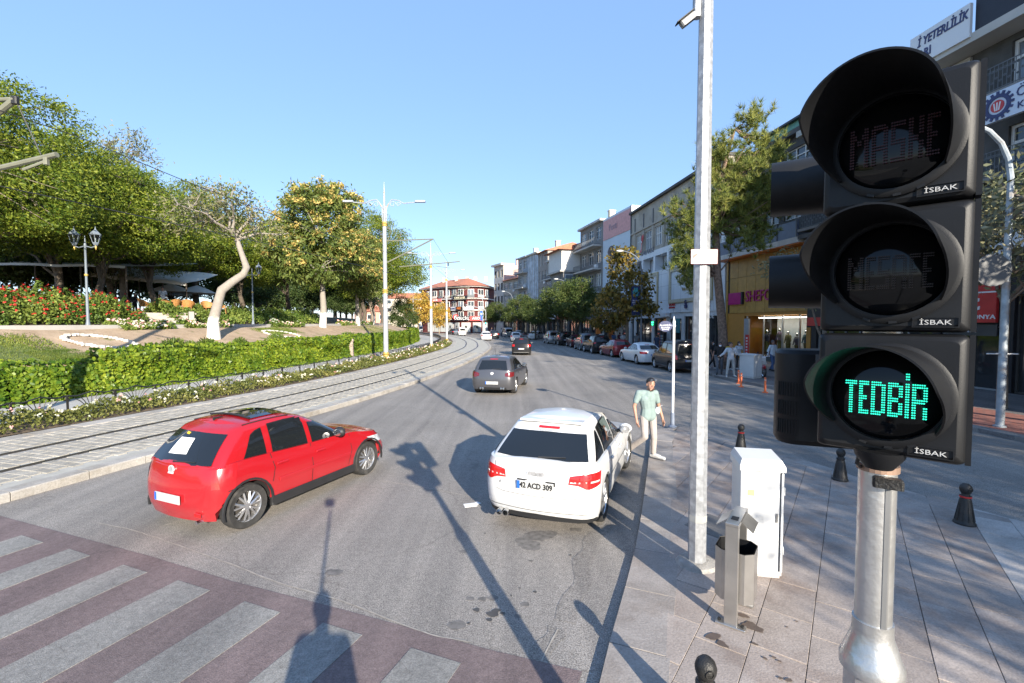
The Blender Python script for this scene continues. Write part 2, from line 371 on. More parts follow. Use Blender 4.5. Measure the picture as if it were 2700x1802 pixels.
# the planted slope behind the ivy wall
def groundmix(name):
    m, nt, b = newmat(name); N = nt.nodes; L = nt.links
    g = N.new('ShaderNodeNewGeometry')
    def noise(s, d=5):
        n = N.new('ShaderNodeTexNoise'); n.inputs['Scale'].default_value = s; n.inputs['Detail'].default_value = d; n.inputs['Roughness'].default_value = .62; L.new(g.outputs['Position'], n.inputs['Vector']); return n.outputs['Fac']
    def ramp(f, a, b_, p0=.3, p1=.7):
        r = N.new('ShaderNodeValToRGB'); r.color_ramp.elements[0].color = rgba(a); r.color_ramp.elements[1].color = rgba(b_); r.color_ramp.elements[0].position = p0; r.color_ramp.elements[1].position = p1; L.new(f, r.inputs['Fac']); return r.outputs['Color']
    earth = ramp(noise(1.5), (.33, .235, .15), (.47, .35, .24)); grass = ramp(noise(4), (.09, .12, .03), (.19, .2, .06)); mask = ramp(noise(.8, 7), (0, 0, 0), (1, 1, 1), .6, .68)
    mx = N.new('ShaderNodeMixRGB'); L.new(mask, mx.inputs['Fac']); L.new(earth, mx.inputs['Color1']); L.new(grass, mx.inputs['Color2']); L.new(mx.outputs['Color'], b.inputs['Base Color']); setin(b, Roughness=.95)
    bp = N.new('ShaderNodeBump'); bp.inputs['Strength'].default_value = .6; bp.inputs['Distance'].default_value = .05; L.new(noise(9), bp.inputs['Height']); L.new(bp.outputs['Normal'], b.inputs['Normal'])
    MATS[name] = m; return m
M_earth = groundmix('dry_earth_bed')
SLOPE = [(-13.1, 2.60), (-12.6, 2.52), (-11.6, 2.25), (-10.5, 1.95), (-9.4, 1.7), (-8.2, 1.42), (-8.1, 1.2)]
tag(strip('planted_slope', SLOPE, M_earth, jit=.12, smooth=True), kind='structure')
tag(strip('park_path', [(-15.4, 2.70), (-13.3, 2.70), (-13.3, 2.78), (-13.05, 2.78), (-13.05, 2.3)], M_path), kind='structure')
M_wood = pm('woodland_floor', (.11, .085, .05), .95, var=.4, scale=1.2, bump=.5)
BANK = [(-34, 4.0), (-24, 3.85), (-19, 3.6), (-17.5, 3.45), (-16.4, 3.0), (-15.4, 2.69)]
tag(strip('bank', BANK, M_wood, jit=.05, smooth=True, y1=85), kind='structure')
tag(sheet('park_lawn', [(-260, -60)] + [(p.x, p.y) for p in offs([q for q in TRAM if q.y < 60], -22)] + [(-35, 75), (-60, 110), (-110, 140), (-260, 150)], 3.7, M_wood), kind='structure')
# patches of lawn on the slope: one mass of blades each
M_grass = leafm('lawn_blades', (.07, .12, .02), (.2, .23, .05), .25)
def slope_z(d):
    P = sorted(SLOPE)
    for (a, za), (b_, zb) in zip(P, P[1:]):
        if a <= d <= b_: return za + (zb - za) * (d - a) / (b_ - a)
    return P[0][1] if d < P[0][0] else P[-1][1]
def blades(n, fn, h, w):
    V = np.zeros((n * 3, 3)); 
    for i in range(n):
        x, y, z = fn(); a = random.uniform(0, 6.28); l = h * random.uniform(.5, 1.3); dx, dy = math.cos(a) * w, math.sin(a) * w; tx, ty = random.uniform(-.5, .5) * h, random.uniform(-.5, .5) * h
        V[i * 3] = (x - dx, y - dy, z); V[i * 3 + 1] = (x + dx, y + dy, z); V[i * 3 + 2] = (x + tx, y + ty, z + l)
    return V, np.arange(n * 3).reshape(n, 3)
def lawn(n, s0, s1, d0, d1, h=.09):
    ln2 = [p for p in TRAM if s0 <= p.y <= s1]
    def f():
        while True:
            i = random.randrange(1, len(ln2) - 1); d = random.uniform(d0, d1); e = (2 * (i / len(ln2)) - 1) ** 2 + (2 * (d - d0) / (d1 - d0) - 1) ** 4
            if e < random.uniform(.6, 1.15): break
        t = ln2[i + 1] - ln2[i - 1]; nn = Vector((t.y, -t.x)).normalized(); p = ln2[i] + nn * d + t * random.uniform(-.5, .5); return p.x, p.y, slope_z(d) - .03
    V, Fq = blades(n, f, h, .02); o = link('lawn', npmesh('lawn', V, Fq, M_grass)); tag(o, kind='stuff')
M_lawn = pm('lawn_ground', (.11, .14, .035), .95, var=.35, scale=1.5, bump=.5)
def s_of(u, d):
    cv = offs(TRAM, d)
    for i in range(len(cv) - 1):
        a, b_ = cv[i], cv[i + 1]
        if a.y > 1.5 and (1350 + a.x / a.y * F - u) * (1350 + b_.x / b_.y * F - u) <= 0: return TRAM[i].y
    return TRAM[min(range(len(cv)), key=lambda k: abs(1350 + cv[k].x / max(cv[k].y, 1) * F - u))].y
sA, sB = s_of(70, -11), s_of(215, -9)
tag(strip('lawn_ground', [(d, slope_z(d) + .025) for d in (-12.9, -12.2, -11.5, -10.5, -9.4, -8.3)], M_lawn, jit=.12, smooth=True, y1=sA), kind='structure'); tag(strip('lawn_ground', [(d, slope_z(d) + .025) for d in (-9.6, -9.0, -8.3)], M_lawn, jit=.12, smooth=True, y0=sA - .5, y1=sB), kind='structure')
lawn(16000, sA - 9, sA + 1.2, -12.8, -8.4); lawn(7000, sA - 1, sB + 1, -9.9, -8.4); lawn(5000, s_of(690, -11.5), s_of(800, -11.5), -12.6, -11.0); lawn(7000, 44, 62, -12.6, -8.4)
# ring of whitewashed stones on the slope
M_white = pm('whitewashed_stone', (.55, .52, .47), .9, var=.1, scale=6, bump=.4)
def stone_ring(u0, v0, ru, rv, label, n):
    c = None; g = thing('stone_ring', label, 'stone ring', group='stone rings on the slope'); g['label'] = label
    for k in range(n):
        a = 2 * math.pi * k / n; u = u0 + ru * math.cos(a) + 18 * math.sin(a); v = v0 + rv * math.sin(a) + rv * .5 * math.cos(a)
        d = ray(u, v); t = 5
        while t < 90:                      # march to the slope
            p = Vector((0, 0, H)) + d * t; q = min(TRAM, key=lambda w: (w.x - p.x) ** 2 + (w.y - p.y) ** 2); dist = -math.hypot(p.x - q.x, p.y - q.y)
            if dist < -8.2 and p.z <= slope_z(dist) + .01: break
            t += .1
        MB().bbox((p.x, p.y, slope_z(dist) + .03), (random.uniform(.2, .3), random.uniform(.1, .14), .1), .02, random.uniform(0, 3)).build('stone', M_white, g)
stone_ring(262, 902, 94, 15, 'oval ring of whitewashed stones on the bare slope near the left edge', 46)
stone_ring(742, 882, 46, 8, 'small oval of whitewashed stones on the slope between bent tree and yellow flowered tree', 26)
# ------------------------------------------------------------------ the plaza at the corner
ZP = .06
KL = [at(1480, 2230, ZP).xy, at(1577, 1802, ZP).xy, at(1627, 1618, ZP).xy, at(1673, 1450, ZP).xy, at(1698, 1303, ZP).xy, at(1712, 1190, ZP).xy, at(1716, 1150, ZP).xy]
KL = [KL[0] - (KL[1] - KL[0]) * 4] + KL
TIP = [at(1738, 1131, ZP).xy, at(1790, 1124, ZP).xy]
KR = [at(1880, 1146, ZP).xy, at(1990, 1177, ZP).xy, at(2170, 1228, ZP).xy, at(2366, 1292, ZP).xy, at(2700, 1378, ZP).xy, Vector((9.6, 2.6)), Vector((12.2, -3.5))]
OUT = KL + TIP + KR
OUT = OUT[::-1]
base = MB().prism([(p.x, p.y) for p in OUT], -.02, ZP - .014); plaza = base.build('plaza', pm('joint_dirt', (.09, .08, .07), .95, scale=8)); tag(plaza, kind='structure')
M_slab = randcol('plaza_slab_stone', (.29, .245, .215), (.365, .312, .276), .82, 2.2, .3, 55, stain=(.86, .8, .77))
M_slab2 = randcol('plaza_edge_stone', (.28, .252, .23), (.34, .307, .28), .82, 2.5, .3, 55, stain=(.84, .8, .76))
M_tact = randcol('tactile_strip_stone', (.38, .35, .32), (.44, .405, .375), .82, 2.5, .3, 55)
def area(P): return sum(P[i].x * P[i - 1].y - P[i - 1].x * P[i].y for i in range(len(P))) / -2
def clip(subj, poly):
    out = subj
    for i in range(len(poly)):
        a, b_ = poly[i], poly[(i + 1) % len(poly)]; e = b_ - a; res = []
        for j in range(len(out)):
            p, q = out[j - 1], out[j]; dp = e.x * (p.y - a.y) - e.y * (p.x - a.x); dq = e.x * (q.y - a.y) - e.y * (q.x - a.x)
            if dp * dq < 0: t = dp / (dp - dq); res.append(p + (q - p) * t)
            if dq >= 0: res.append(q)
        out = res
        if len(out) < 3: return []
    return out
def hull(P):
    P = sorted(P, key=lambda p: (p.x, p.y)); 
    def half(Q):
        h = []
        for p in Q:
            while len(h) > 1 and (h[-1].x - h[-2].x) * (p.y - h[-2].y) - (h[-1].y - h[-2].y) * (p.x - h[-2].x) <= 0: h.pop()
            h.append(p)
        return h[:-1]
    return half(P) + half(P[::-1])
def inview(p, m=.06):
    if p.y < .4: return False
    u = 1350 + p.x / p.y * F; v = 851 + (H - ZP) / p.y * F; return -90 < u < 2790 and v < 1900
def slab(name, P, z, mat, parent, gap=.005, cham=.004):
    if len(P) < 3: return None
    c = sum(P, Vector((0, 0))) / len(P); n = len(P)
    if abs(area(P)) < .004: return None
    def ins(d): return [p + (c - p).normalized() * min(d, (c - p).length * .5) for p in P]
    A = ins(gap); B = ins(gap + cham); V = [(p.x, p.y, z - .05) for p in A] + [(p.x, p.y, z - cham) for p in A] + [(p.x, p.y, z) for p in B]
    return MB().add(V, [tuple(range(2 * n, 3 * n))] + [(k + i, k + (i + 1) % n, k + n + (i + 1) % n, k + n + i) for k in (0, n) for i in range(n)]).build(name, mat, parent)
# kerb stones and edging along the main road, then the field of slabs
klong = catmull(KL + TIP[:1], .05); inner = offs(klong, .52)
kfar = catmull([KL[-1]] + TIP + KR, .05)
last = 0
for i in range(1, len(klong)):
    if (klong[i] - klong[last]).length >= .9 or i == len(klong) - 1:
        P = [klong[last], klong[i], inner[i], inner[last]][::-1]
        if any(inview(p) for p in P): slab('kerb_slab', P, ZP + random.uniform(-.003, .003), M_slab2, plaza, .006)
        last = i
offK = offs(KL + TIP[:1], .53); offR = offs([KL[-1]] + TIP + KR, .34)
FIELD = hull([p for p in offK[:-1]] + [p for p in offR[2:]])
last = 0; inner2 = offs(kfar, .33)
for i in range(1, len(kfar)):
    if (kfar[i] - kfar[last]).length >= .8:
        P = [kfar[last], kfar[i], inner2[i], inner2[last]][::-1]
        if any(inview(p) for p in P): slab('kerb_slab', P, ZP + random.uniform(-.003, .003), M_slab2, plaza, .006)
        last = i
dA = Vector((.594, .804)); dB = Vector((.804, -.594)); O0 = Vector((1.2, 2.0)); cw, cl = .425, .64; nsl = 0
tact0 = at(2590, 1500, ZP).xy; ti = round(((tact0 - O0).dot(dB)) / cw)
for i in range(-14, 26):
    for j in range(-16, 26):
        sh = (i % 2) * .5; o_ = O0 + dB * (i * cw) + dA * ((j + sh * .6) * cl)
        P = [o_, o_ + dB * cw, o_ + dB * cw + dA * cl, o_ + dA * cl]
        if not any(inview(p) for p in P): continue
        P = clip(P, FIELD)
        if not P: continue
        if i == ti and False: pass
        if slab('paving_slab', P, ZP + random.uniform(-.0025, .0025), M_tact if i in (ti, ti + 1) and j > -3 else M_slab, plaza): nsl += 1
# steel cover set into the plaza beside the galvanised pole
cv = at(1890, 1390, ZP); MB().bbox((cv.x, cv.y, ZP + .002), (.62, .62, .02), .01, .64).build('manhole_cover', pm('cover_steel', (.2, .19, .18), .6, .5, scale=30, bump=.8, bscale=90), plaza)
# stains and crumbs on the plaza
M_stain = pm('damp_stain', (.115, .085, .068), .7, var=.3, scale=6)
def blot(mb, c, r, z, sq=1.0, rot=0.0, n=18):
    V = [(c.x, c.y, z)]; ph = random.uniform(0, 9)
    for k in range(n):
        a = 2 * math.pi * k / n; rr = r * (1 + .45 * mnoise.noise(Vector((math.cos(a) * 1.3 + ph, math.sin(a) * 1.3, ph)))); x, y = math.cos(a) * rr, math.sin(a) * rr * sq
        V.append((c.x + x * math.cos(rot) - y * math.sin(rot), c.y + x * math.sin(rot) + y * math.cos(rot), z))
    mb.add(V, [(0, 1 + k, 1 + (k + 1) % n) for k in range(n)])
st = MB()
for u, v, r in [(1985, 1655, .10), (1960, 1625, .05), (1880, 1680, .07), (1905, 1700, .05), (2040, 1735, .02), (2055, 1745, .018), (2080, 1795, .03), (2100, 1640, .015), (2075, 1655, .013), (2018, 1738, .02), (1990, 1700, .03), (2058, 1790, .02)]:
    c = at(u, v, ZP); blot(st, c, r, ZP + .006 + len(st.v) * 4e-6, .6, random.uniform(0, 3))
st.build('damp_stain', M_stain, plaza)
# ------------------------------------------------------------------ the crossing: red coating with grey stripes
M_red = asphalt('red_road_coating', (.165, .132, .128), (.20, .15, .146), 3.0, .4); M_str = asphalt('worn_white_stripe', (.215, .208, .195), (.285, .277, .255), 3.0, .45)
edge = [at(-420, 1262).xy, at(0, 1361).xy, at(400, 1469).xy, at(614, 1534).xy, at(900, 1607).xy, at(1286, 1713).xy, at(1535, 1772).xy]
rd = Vector((.37, .93)).normalized()
cross = sheet('crosswalk', list(edge) + [edge[-1] - rd * 5.2] + [p - rd * 5.2 for p in edge[::-1][1:]], .004, M_red); tag(cross, kind='structure')
for (a, b_) in [((-420, 1322), (-330, 1338)), ((-150, 1362), (-80, 1381)), ((58, 1413), (113, 1432)), ((180, 1450), (240, 1466)), ((323, 1492), (390, 1510)), ((470, 1532), (553, 1559)), ((645, 1588), (739, 1617)), ((850, 1646), (957, 1675)), ((1083, 1712), (1216, 1750))]:
    p, q = at(*a).xy, at(*b_).xy; MB().box(((p.x + q.x) / 2 - rd.x * 2.1, (p.y + q.y) / 2 - rd.y * 2.1, .0065), ((q - p).length, 4.2, .005), math.atan2(rd.y, rd.x) - math.pi / 2).build('stripe', M_str, cross)
# repairs, seams, oil and litter on the road
seam = catmull([at(u, v).xy for u, v in [(260, 1380), (370, 1405), (600, 1485), (720, 1532), (900, 1585), (1010, 1628), (1130, 1672), (1240, 1694)]], .05)
def ribbon(name, ln, w, z, mat, parent, jit=.5):
    a = []; b_ = []
    for i, p in enumerate(ln):
        t = (ln[min(i + 1, len(ln) - 1)] - ln[max(i - 1, 0)]).normalized(); n = Vector((t.y, -t.x)); ww = w * (1 + jit * mnoise.noise(Vector((i * .37, 0, w * 50)))); o = n * w * 1.2 * mnoise.noise(Vector((i * .21, 5, 1)))
        a.append((p.x + n.x * ww + o.x, p.y + n.y * ww + o.y, z)); b_.append((p.x - n.x * ww + o.x, p.y - n.y * ww + o.y, z))
    return MB().grid([[x, y] for x, y in zip(a, b_)]).build(name, mat, parent)
M_seam = pm('filled_seam', (.33, .3, .26), .9, var=.25, scale=9); M_patch = asphalt('smooth_asphalt_patch', (.21, .193, .174), (.255, .235, .212))
ribbon('seam', seam, .008, .0052, M_seam, road)
for pts in ([(1000, 1268), (1110, 1285), (1250, 1312), (1320, 1330)], [(420, 1390), (560, 1352), (650, 1318)]): ribbon('seam', catmull([at(*p).xy for p in pts], .08), .008, .004, M_seam, road)
trench = [at(u, v).xy for u, v in [(1490, 1640), (1540, 1490), (1588, 1370)]]; ribbon('road_patch', catmull(trench, .1), .10, .0035, M_patch, road, .15)
ribbon('road_patch', catmull([at(1420, 1745).xy, at(1462, 1655).xy], .05), .085, .0035, M_patch, road, .2); ribbon('seam', catmull([at(1428, 1745).xy, at(1470, 1660).xy], .05), .008, .0075, M_seam, road)
M_oil = pm('oil_stain', (.06, .056, .052), .6, var=.3); M_oil2 = pm('faint_oil_stain', (.145, .135, .125), .8, var=.35, scale=14)
o1 = MB(); o2 = MB()
for u, v, r in [(1300, 1620, .055), (1308, 1612, .04), (1257, 1610, .035), (1325, 1618, .025), (1411, 1562, .022), (1290, 1636, .03), (1236, 1645, .015), (1370, 1552, .012), (1504, 1465, .018), (1279, 1408, .016), (1348, 1572, .012)]: blot(o1, at(u, v), r, .0055 + len(o1.v) * 4e-6, .8)
for u, v, r in [(1205, 1650, .09), (1400, 1440, .16), (1420, 1415, .2), (1380, 1425, .12), (1220, 1455, .05), (1272, 1580, .05), (1300, 1578, .06), (1386, 1595, .05), (1240, 1580, .05), (1365, 1626, .04), (1520, 1397, .09), (880, 1510, .1), (1450, 1408, .12), (1400, 1480, .03)]: blot(o2, at(u, v), r, .0035 + len(o2.v) * 4e-6, .7)
o1.build('oil_stain', M_oil, road); o2.build('oil_stain', M_oil2, road)
lp = at(1240, 1333); lt = MB().box((0, 0, .006), (.2, .14, .006), .3).box((.09, .05, .009), (.13, .1, .004), .8).build('paper_litter', pm('crumpled_paper', (.75, .74, .72), .8)); lt.location = lp; tag(lt, 'crumpled white paper lying flat on the asphalt left of the white hatchback', 'litter')
# ------------------------------------------------------------------ far pavement along the shops
SKERB = catmull([Vector(p) for p in [(13.2, -30), (13.0, -5), (12.7, 6), (12.35, 11.3), (12.0, 15), (11.4, 19.4), (10.75, 24.2), (11.35, 27.5), (10.9, 33), (9.9, 43), (7.9, 58), (5.9, 70), (2.6, 84), (-1.5, 97), (-8, 110), (-18, 122)]], .12)
FAC = [Vector(p) for p in [(25.6, -35), (21.6, 0), (14.99, 58), (12.4, 70), (9.4, 82), (5.4, 98), (1.9, 108), (-4.6, 121.5), (-10, 128)]]
M_side = asphalt('grey_pavement', (.15, .14, .135), (.21, .195, .19), 2)
sw = [(p.x, p.y) for p in SKERB[::6]] + [(p.x + 1.5, p.y + .5) for p in FAC[::-1]]
tag(MB().prism(sw[::-1], -.02, .115).build('sidewalk', M_side), kind='structure')
M_k2 = randcol('dark_kerb_stone', (.17, .16, .15), (.27, .25, .235), .85, 4, .3, 40)
kerb_run('sidewalk_kerb', SKERB, .3, .128, .9, M_k2, 8, 70, 110, side=1)
m, nt, b = newmat('red_paving'); br = nt.nodes.new('ShaderNodeTexBrick'); br.inputs['Color1'].default_value = (.25, .085, .06, 1); br.inputs['Color2'].default_value = (.33, .13, .1, 1); br.inputs['Mortar'].default_value = (.12, .09, .08, 1); br.inputs['Scale'].default_value = 2.2; br.inputs['Mortar Size'].default_value = .02
tc = nt.nodes.new('ShaderNodeTexCoord'); nt.links.new(tc.outputs['Object'], br.inputs['Vector']); nt.links.new(br.outputs['Color'], b.inputs['Base Color']); setin(b, Roughness=.85)
rp_ = [p for p in SKERB if 2 < p.y < 21][::8]; o_ = offs(rp_, .33); i_ = offs(rp_, 3.2)
tag(sheet('red_pavement', [(p.x, p.y) for p in o_] + [(p.x, p.y) for p in i_[::-1]], .121, m), kind='structure')
# ------------------------------------------------------------------ plants
def PT(u, d, s0=-10, s1=130):
    """point on the offset curve d of the tram line in picture column u"""
    best = None
    cv = offs(TRAM, d)
    for i in range(len(cv) - 1):
        a, b_ = cv[i], cv[i + 1]
        if a.y < 1.5: continue
        ua, ub = 1350 + a.x / a.y * F, 1350 + b_.x / b_.y * F
        if (ua - u) * (ub - u) <= 0:
            t = (u - ua) / (ub - ua) if ub != ua else 0; return a + (b_ - a) * t
    return cv[min(range(len(cv)), key=lambda k: abs(1350 + cv[k].x / max(cv[k].y, 1) * F - u))]
def bank_z(d):
    P = sorted(BANK + SLOPE + [(-60, 4.0)])
    for (a, za), (b_, zb) in zip(P, P[1:]):
        if a <= d <= b_: return za + (zb - za) * (d - a) / (b_ - a)
    return 3.9
def unit(V): return V / (np.linalg.norm(V, axis=1, keepdims=True) + 1e-9)
def leafquads(P, L, W, dirs=None, droop=0.0, spread=1.0):
    """one rhombic leaf per row of P, length L and width W (arrays or numbers)"""
    n = len(P); a = np.random.normal(size=(n, 3)) * spread
    if dirs is not None: a = a + dirs
    a[:, 2] -= droop; a = unit(a); b_ = unit(np.cross(a, np.random.normal(size=(n, 3)))); L = np.broadcast_to(L, n)[:, None] * np.random.uniform(.7, 1.3, (n, 1)); W = np.broadcast_to(W, n)[:, None] * np.random.uniform(.7, 1.3, (n, 1))
    c = np.cross(a, b_); V = np.stack([P - a * L / 2, P + b_ * W / 2 + c * W * .12, P + a * L / 2, P - b_ * W / 2 + c * W * .12], 1).reshape(-1, 3)
    return V, np.arange(n * 4).reshape(n, 4)
def shell(blobs, n, rmin=.62):
    """clump centres through the outer part of a union of ellipsoids"""
    vol = np.array([r[0] * r[1] * r[2] for c, r in blobs]) ** .67; pick = np.random.choice(len(blobs), n * 3, p=vol / vol.sum()); out = []
    for k in pick:
        c, r = blobs[k]; d = np.random.normal(size=3); d /= np.linalg.norm(d); p = np.array(c) + d * np.array(r) * np.random.uniform(rmin, 1.03)
        inside = False
        for j, (c2, r2) in enumerate(blobs):
            if j != k and (((p - np.array(c2)) / np.array(r2)) ** 2).sum() < .35: inside = True; break
        if not inside: out.append(p)
        if len(out) >= n: break
    return np.array(out)
def clumps(Cn, per, r, flat=.7):
    P = np.repeat(Cn, per, 0); return P + np.clip(np.random.normal(size=P.shape), -1.7, 1.7) * np.array([r, r, r * flat]) * np.random.uniform(.5, 1.2, (len(P), 1))
def limbs(mb, trunk, tr, targets, n1=6, r1=.45, twig=.02, sub=5, wob=.25):
    """trunk, n1 boughs and their branches towards the clump centres"""
    mb.tube(trunk, tr, 10); top = Vector(trunk[-1]); rt = tr[-1]; tg = [Vector(t) for t in targets]; random.shuffle(tg)
    mains = []
    for t in tg:
        if len(mains) >= n1: break
        if all((t - m_).length > 1.2 for m_ in mains): mains.append(t)
    boughs = []
    for k, m_ in enumerate(mains):
        st = Vector(trunk[-1 - (k % 2)]) if len(trunk) > 2 else top; P = [st]
        for i in range(1, 6):
            q = st.lerp(m_, i / 5.0); q.z += math.sin(i / 5 * math.pi) * .12 * (m_ - st).length * (.6 if m_.z > st.z else 1); q += Vector((random.uniform(-1, 1), random.uniform(-1, 1), random.uniform(-.5, .5))) * wob * (1 if i < 5 else 0); P.append(q)
        mb.tube(P, [rt * r1 * (1.5 - .26 * i) * .8 + .012 for i in range(6)], 6); boughs.append(P)
    for t in tg[len(mains):len(mains) + n1 * sub]:
        P = min((q for b_ in boughs for q in b_[1:]), key=lambda q: (q - t).length); md = P.lerp(t, .5) + Vector((random.uniform(-1, 1), random.uniform(-1, 1), random.uniform(-.3, .8))) * wob; mb.tube([P, md, t], [twig * 2.2, twig * 1.5, twig * .6], 4, False)
BARK = pm('grey_bark', (.21, .17, .13), .95, var=.3, scale=6, bump=.8, bscale=30); BARKD = pm('dark_bark', (.1, .08, .06), .95, var=.3, scale=6, bump=.8, bscale=30)
m, nt, b = newmat('limewashed_bark'); N = nt.nodes; tc = N.new('ShaderNodeTexCoord'); sx = N.new('ShaderNodeSeparateXYZ'); nt.links.new(tc.outputs['Object'], sx.inputs[0]); nz = N.new('ShaderNodeTexNoise'); nz.inputs['Scale'].default_value = 7; nz.inputs['Detail'].default_value = 6; nt.links.new(tc.outputs['Object'], nz.inputs['Vector'])
ad = N.new('ShaderNodeMath'); ad.operation = 'MULTIPLY_ADD'; nt.links.new(nz.outputs['Fac'], ad.inputs[0]); ad.inputs[1].default_value = .7; nt.links.new(sx.outputs['Z'], ad.inputs[2]); mr = N.new('ShaderNodeMapRange'); mr.inputs['From Min'].default_value = 1.45; mr.inputs['From Max'].default_value = 1.6; nt.links.new(ad.outputs[0], mr.inputs['Value'])
rp = N.new('ShaderNodeValToRGB'); rp.color_ramp.elements[0].color = (.22, .19, .16, 1); rp.color_ramp.elements[1].color = (.34, .31, .27, 1); nt.links.new(nz.outputs['Fac'], rp.inputs['Fac']); mx = N.new('ShaderNodeMixRGB'); nt.links.new(mr.outputs[0], mx.inputs['Fac']); mx.inputs['Color1'].default_value = (.7, .66, .6, 1); nt.links.new(rp.outputs[0], mx.inputs['Color2']); nt.links.new(mx.outputs[0], b.inputs['Base Color']); setin(b, Roughness=.95)
bp = N.new('ShaderNodeBump'); bp.inputs['Strength'].default_value = .7; bp.inputs['Distance'].default_value = .03; n3 = N.new('ShaderNodeTexNoise'); n3.inputs['Scale'].default_value = 25; nt.links.new(tc.outputs['Object'], n3.inputs['Vector']); nt.links.new(n3.outputs['Fac'], bp.inputs['Height']); nt.links.new(bp.outputs[0], b.inputs['Normal']); M_lime = m
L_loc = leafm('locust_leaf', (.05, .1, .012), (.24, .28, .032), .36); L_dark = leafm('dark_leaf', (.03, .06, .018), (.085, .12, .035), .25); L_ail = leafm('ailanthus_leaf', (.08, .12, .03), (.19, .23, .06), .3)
L_seed = leafm('seed_cluster', (.40, .31, .09), (.58, .46, .17), .2); L_ivy = leafm('ivy_leaf', (.055, .125, .012), (.24, .31, .03), .3, .4); L_rose = leafm('rose_leaf', (.085, .1, .028), (.22, .22, .065), .25); L_rosedark = leafm('rose_leaf_green', (.06, .11, .02), (.22, .28, .06), .25)
L_grey = leafm('grey_green_leaf', (.13, .14, .075), (.27, .26, .15), .25); L_aut = leafm('autumn_leaf', (.06, .07, .02), (.36, .25, .06), .35); L_gold = leafm('golden_leaf', (.4, .27, .05), (.6, .42, .1), .35); L_pine = leafm('pine_needle', (.07, .11, .025), (.27, .28, .07), .2); L_lin = leafm('street_tree_leaf', (.04, .07, .018), (.12, .15, .042), .3); L_olive = leafm('olive_leaf', (.12, .13, .08), (.3, .29, .18), .2)
F_white = leafm('white_petal', (.7, .66, .6), (.85, .82, .78), .2); F_pink = leafm('pink_petal', (.6, .25, .28), (.8, .55, .55), .2); F_red = leafm('red_petal', (.45, .02, .025), (.7, .06, .06), .2)
def crown(name, parts, parent):
    """parts: (V, F) arrays with one material each, in one mesh"""
    V = np.concatenate([p[0] for p in parts]); o = 0; Fs = []; mi = []
    for k, p in enumerate(parts): Fs.append(p[1] + o); o += len(p[0]); mi.append(np.full(len(p[1]), k))
    return link(name, npmesh(name, V, np.concatenate(Fs), [p[2] for p in parts], np.concatenate(mi)), parent)
def broad(name, label, loc, blobs, nclump, per, leaf, mat, trunk, tr, bark=None, group=None, cr=.55, n1=6, sub=6, droop=.2, seeds=0, cat='tree', rmin=.62, twig=.02, aspect=.5, extra=None):
    t = thing(name, label, cat, loc, 0, group); cs = shell(blobs, nclump, rmin); mb = MB(); flat = .48 if mat is L_loc else .7; limbs(mb, trunk, tr, cs, n1, sub=sub, twig=twig); mb.build('trunk', bark or BARK, t, 60)
    P = clumps(cs, per, cr, flat); ctr = np.mean([b_[0] for b_ in blobs], 0); parts = [(*leafquads(P, leaf, leaf * aspect, unit(P - ctr) * .8, droop), mat)]
    if seeds:
        up = cs[np.argsort(-(cs[:, 2] + .5 * np.linalg.norm(cs[:, :2], axis=1)))][:int(len(cs) * .85)]; up = up + unit(up - ctr) * cr * .6 + np.array([0, 0, .1]); parts.append((*leafquads(clumps(up, seeds, .16, 1.0), .2, .14), L_seed))
    if extra is not None: parts.append(extra(cs, ctr))
    crown('crown', parts, t); return t
def settle(o, u, d, dz=0.0): p = PT(u, d); o.location = (p.x, p.y, bank_z(d) + dz); return o
# --- the park trees
proto1 = broad('locust_tree', 'tall broad green tree at the far left edge behind the red rose bank', (0, 0, 0), [((0, 0, 9.5), (4.6, 4.6, 3.6)), ((-3, 1, 7.2), (3.6, 3.6, 2.8)), ((3.2, -.5, 7), (3.6, 3.6, 2.6)), ((.5, -2.5, 6.3), (3.2, 3, 2.2)), ((0, 2, 12), (3, 3, 2.3))], 400, 100, .19, L_loc, [(0, 0, -.3), (.1, 0, 1.2), (-.2, .1, 2.6), (0, 0, 4.2)], [.38, .3, .26, .2], BARK, n1=8, sub=9)
proto2 = broad('locust_tree', 'green tree with forked trunk behind the twin lantern lamp', (0, 0, 0), [((0, 0, 7.4), (3.6, 3.6, 2.8)), ((-2.2, .6, 6), (2.8, 2.8, 2)), ((2.4, .2, 5.8), (3, 3, 2.2)), ((.2, -1.8, 5.2), (2.8, 2.4, 1.8)), ((.8, 1, 9.2), (2.3, 2.3, 1.9))], 320, 96, .18, L_loc, [(0, 0, -.3), (-.15, 0, 1), (.15, .1, 2.2), (0, 0, 3.4)], [.3, .24, .2, .16], BARKD, n1=7, sub=8)
settle(proto1, -30, -20, -.2); proto1.scale = (.92, .92, .86)
settle(proto2, 265, -20); proto2.scale = (.92, .92, .88)
woods = [(160, -24, .86, 1, 'taller green tree just right of the tree at the left edge'), (405, -20.5, .9, 2, 'green tree with straight trunk behind the stone steps'), (520, -25, 1.12, 2, 'rounded green tree behind the bent limewashed tree'), (300, -27, .84, 1, 'tall tree behind the twin lantern lamp, second row'), (640, -24, 1.0, 2, 'green tree left of and behind the yellow flowered tree'), (1035, -13.9, 1.4, 2, 'green tree with limewashed foot behind the large tram pole'), (1085, -15.5, 1.42, 1, 'large round green tree at the right end of the park'), (1000, -17, 1.5, 2, 'tall green tree rising behind the tram pole lamps'), (1128, -17.5, 1.25, 2, 'last round green tree of the park, overhanging towards the red corner building'), (-180, -18, .85, 1, 'tree outside the left edge of the park'), (760, -22, 1.05, 2, 'green tree right behind the tall yellow flowered tree'), (905, -22, 1.1, 1, 'green tree between the two yellow flowered trees')]
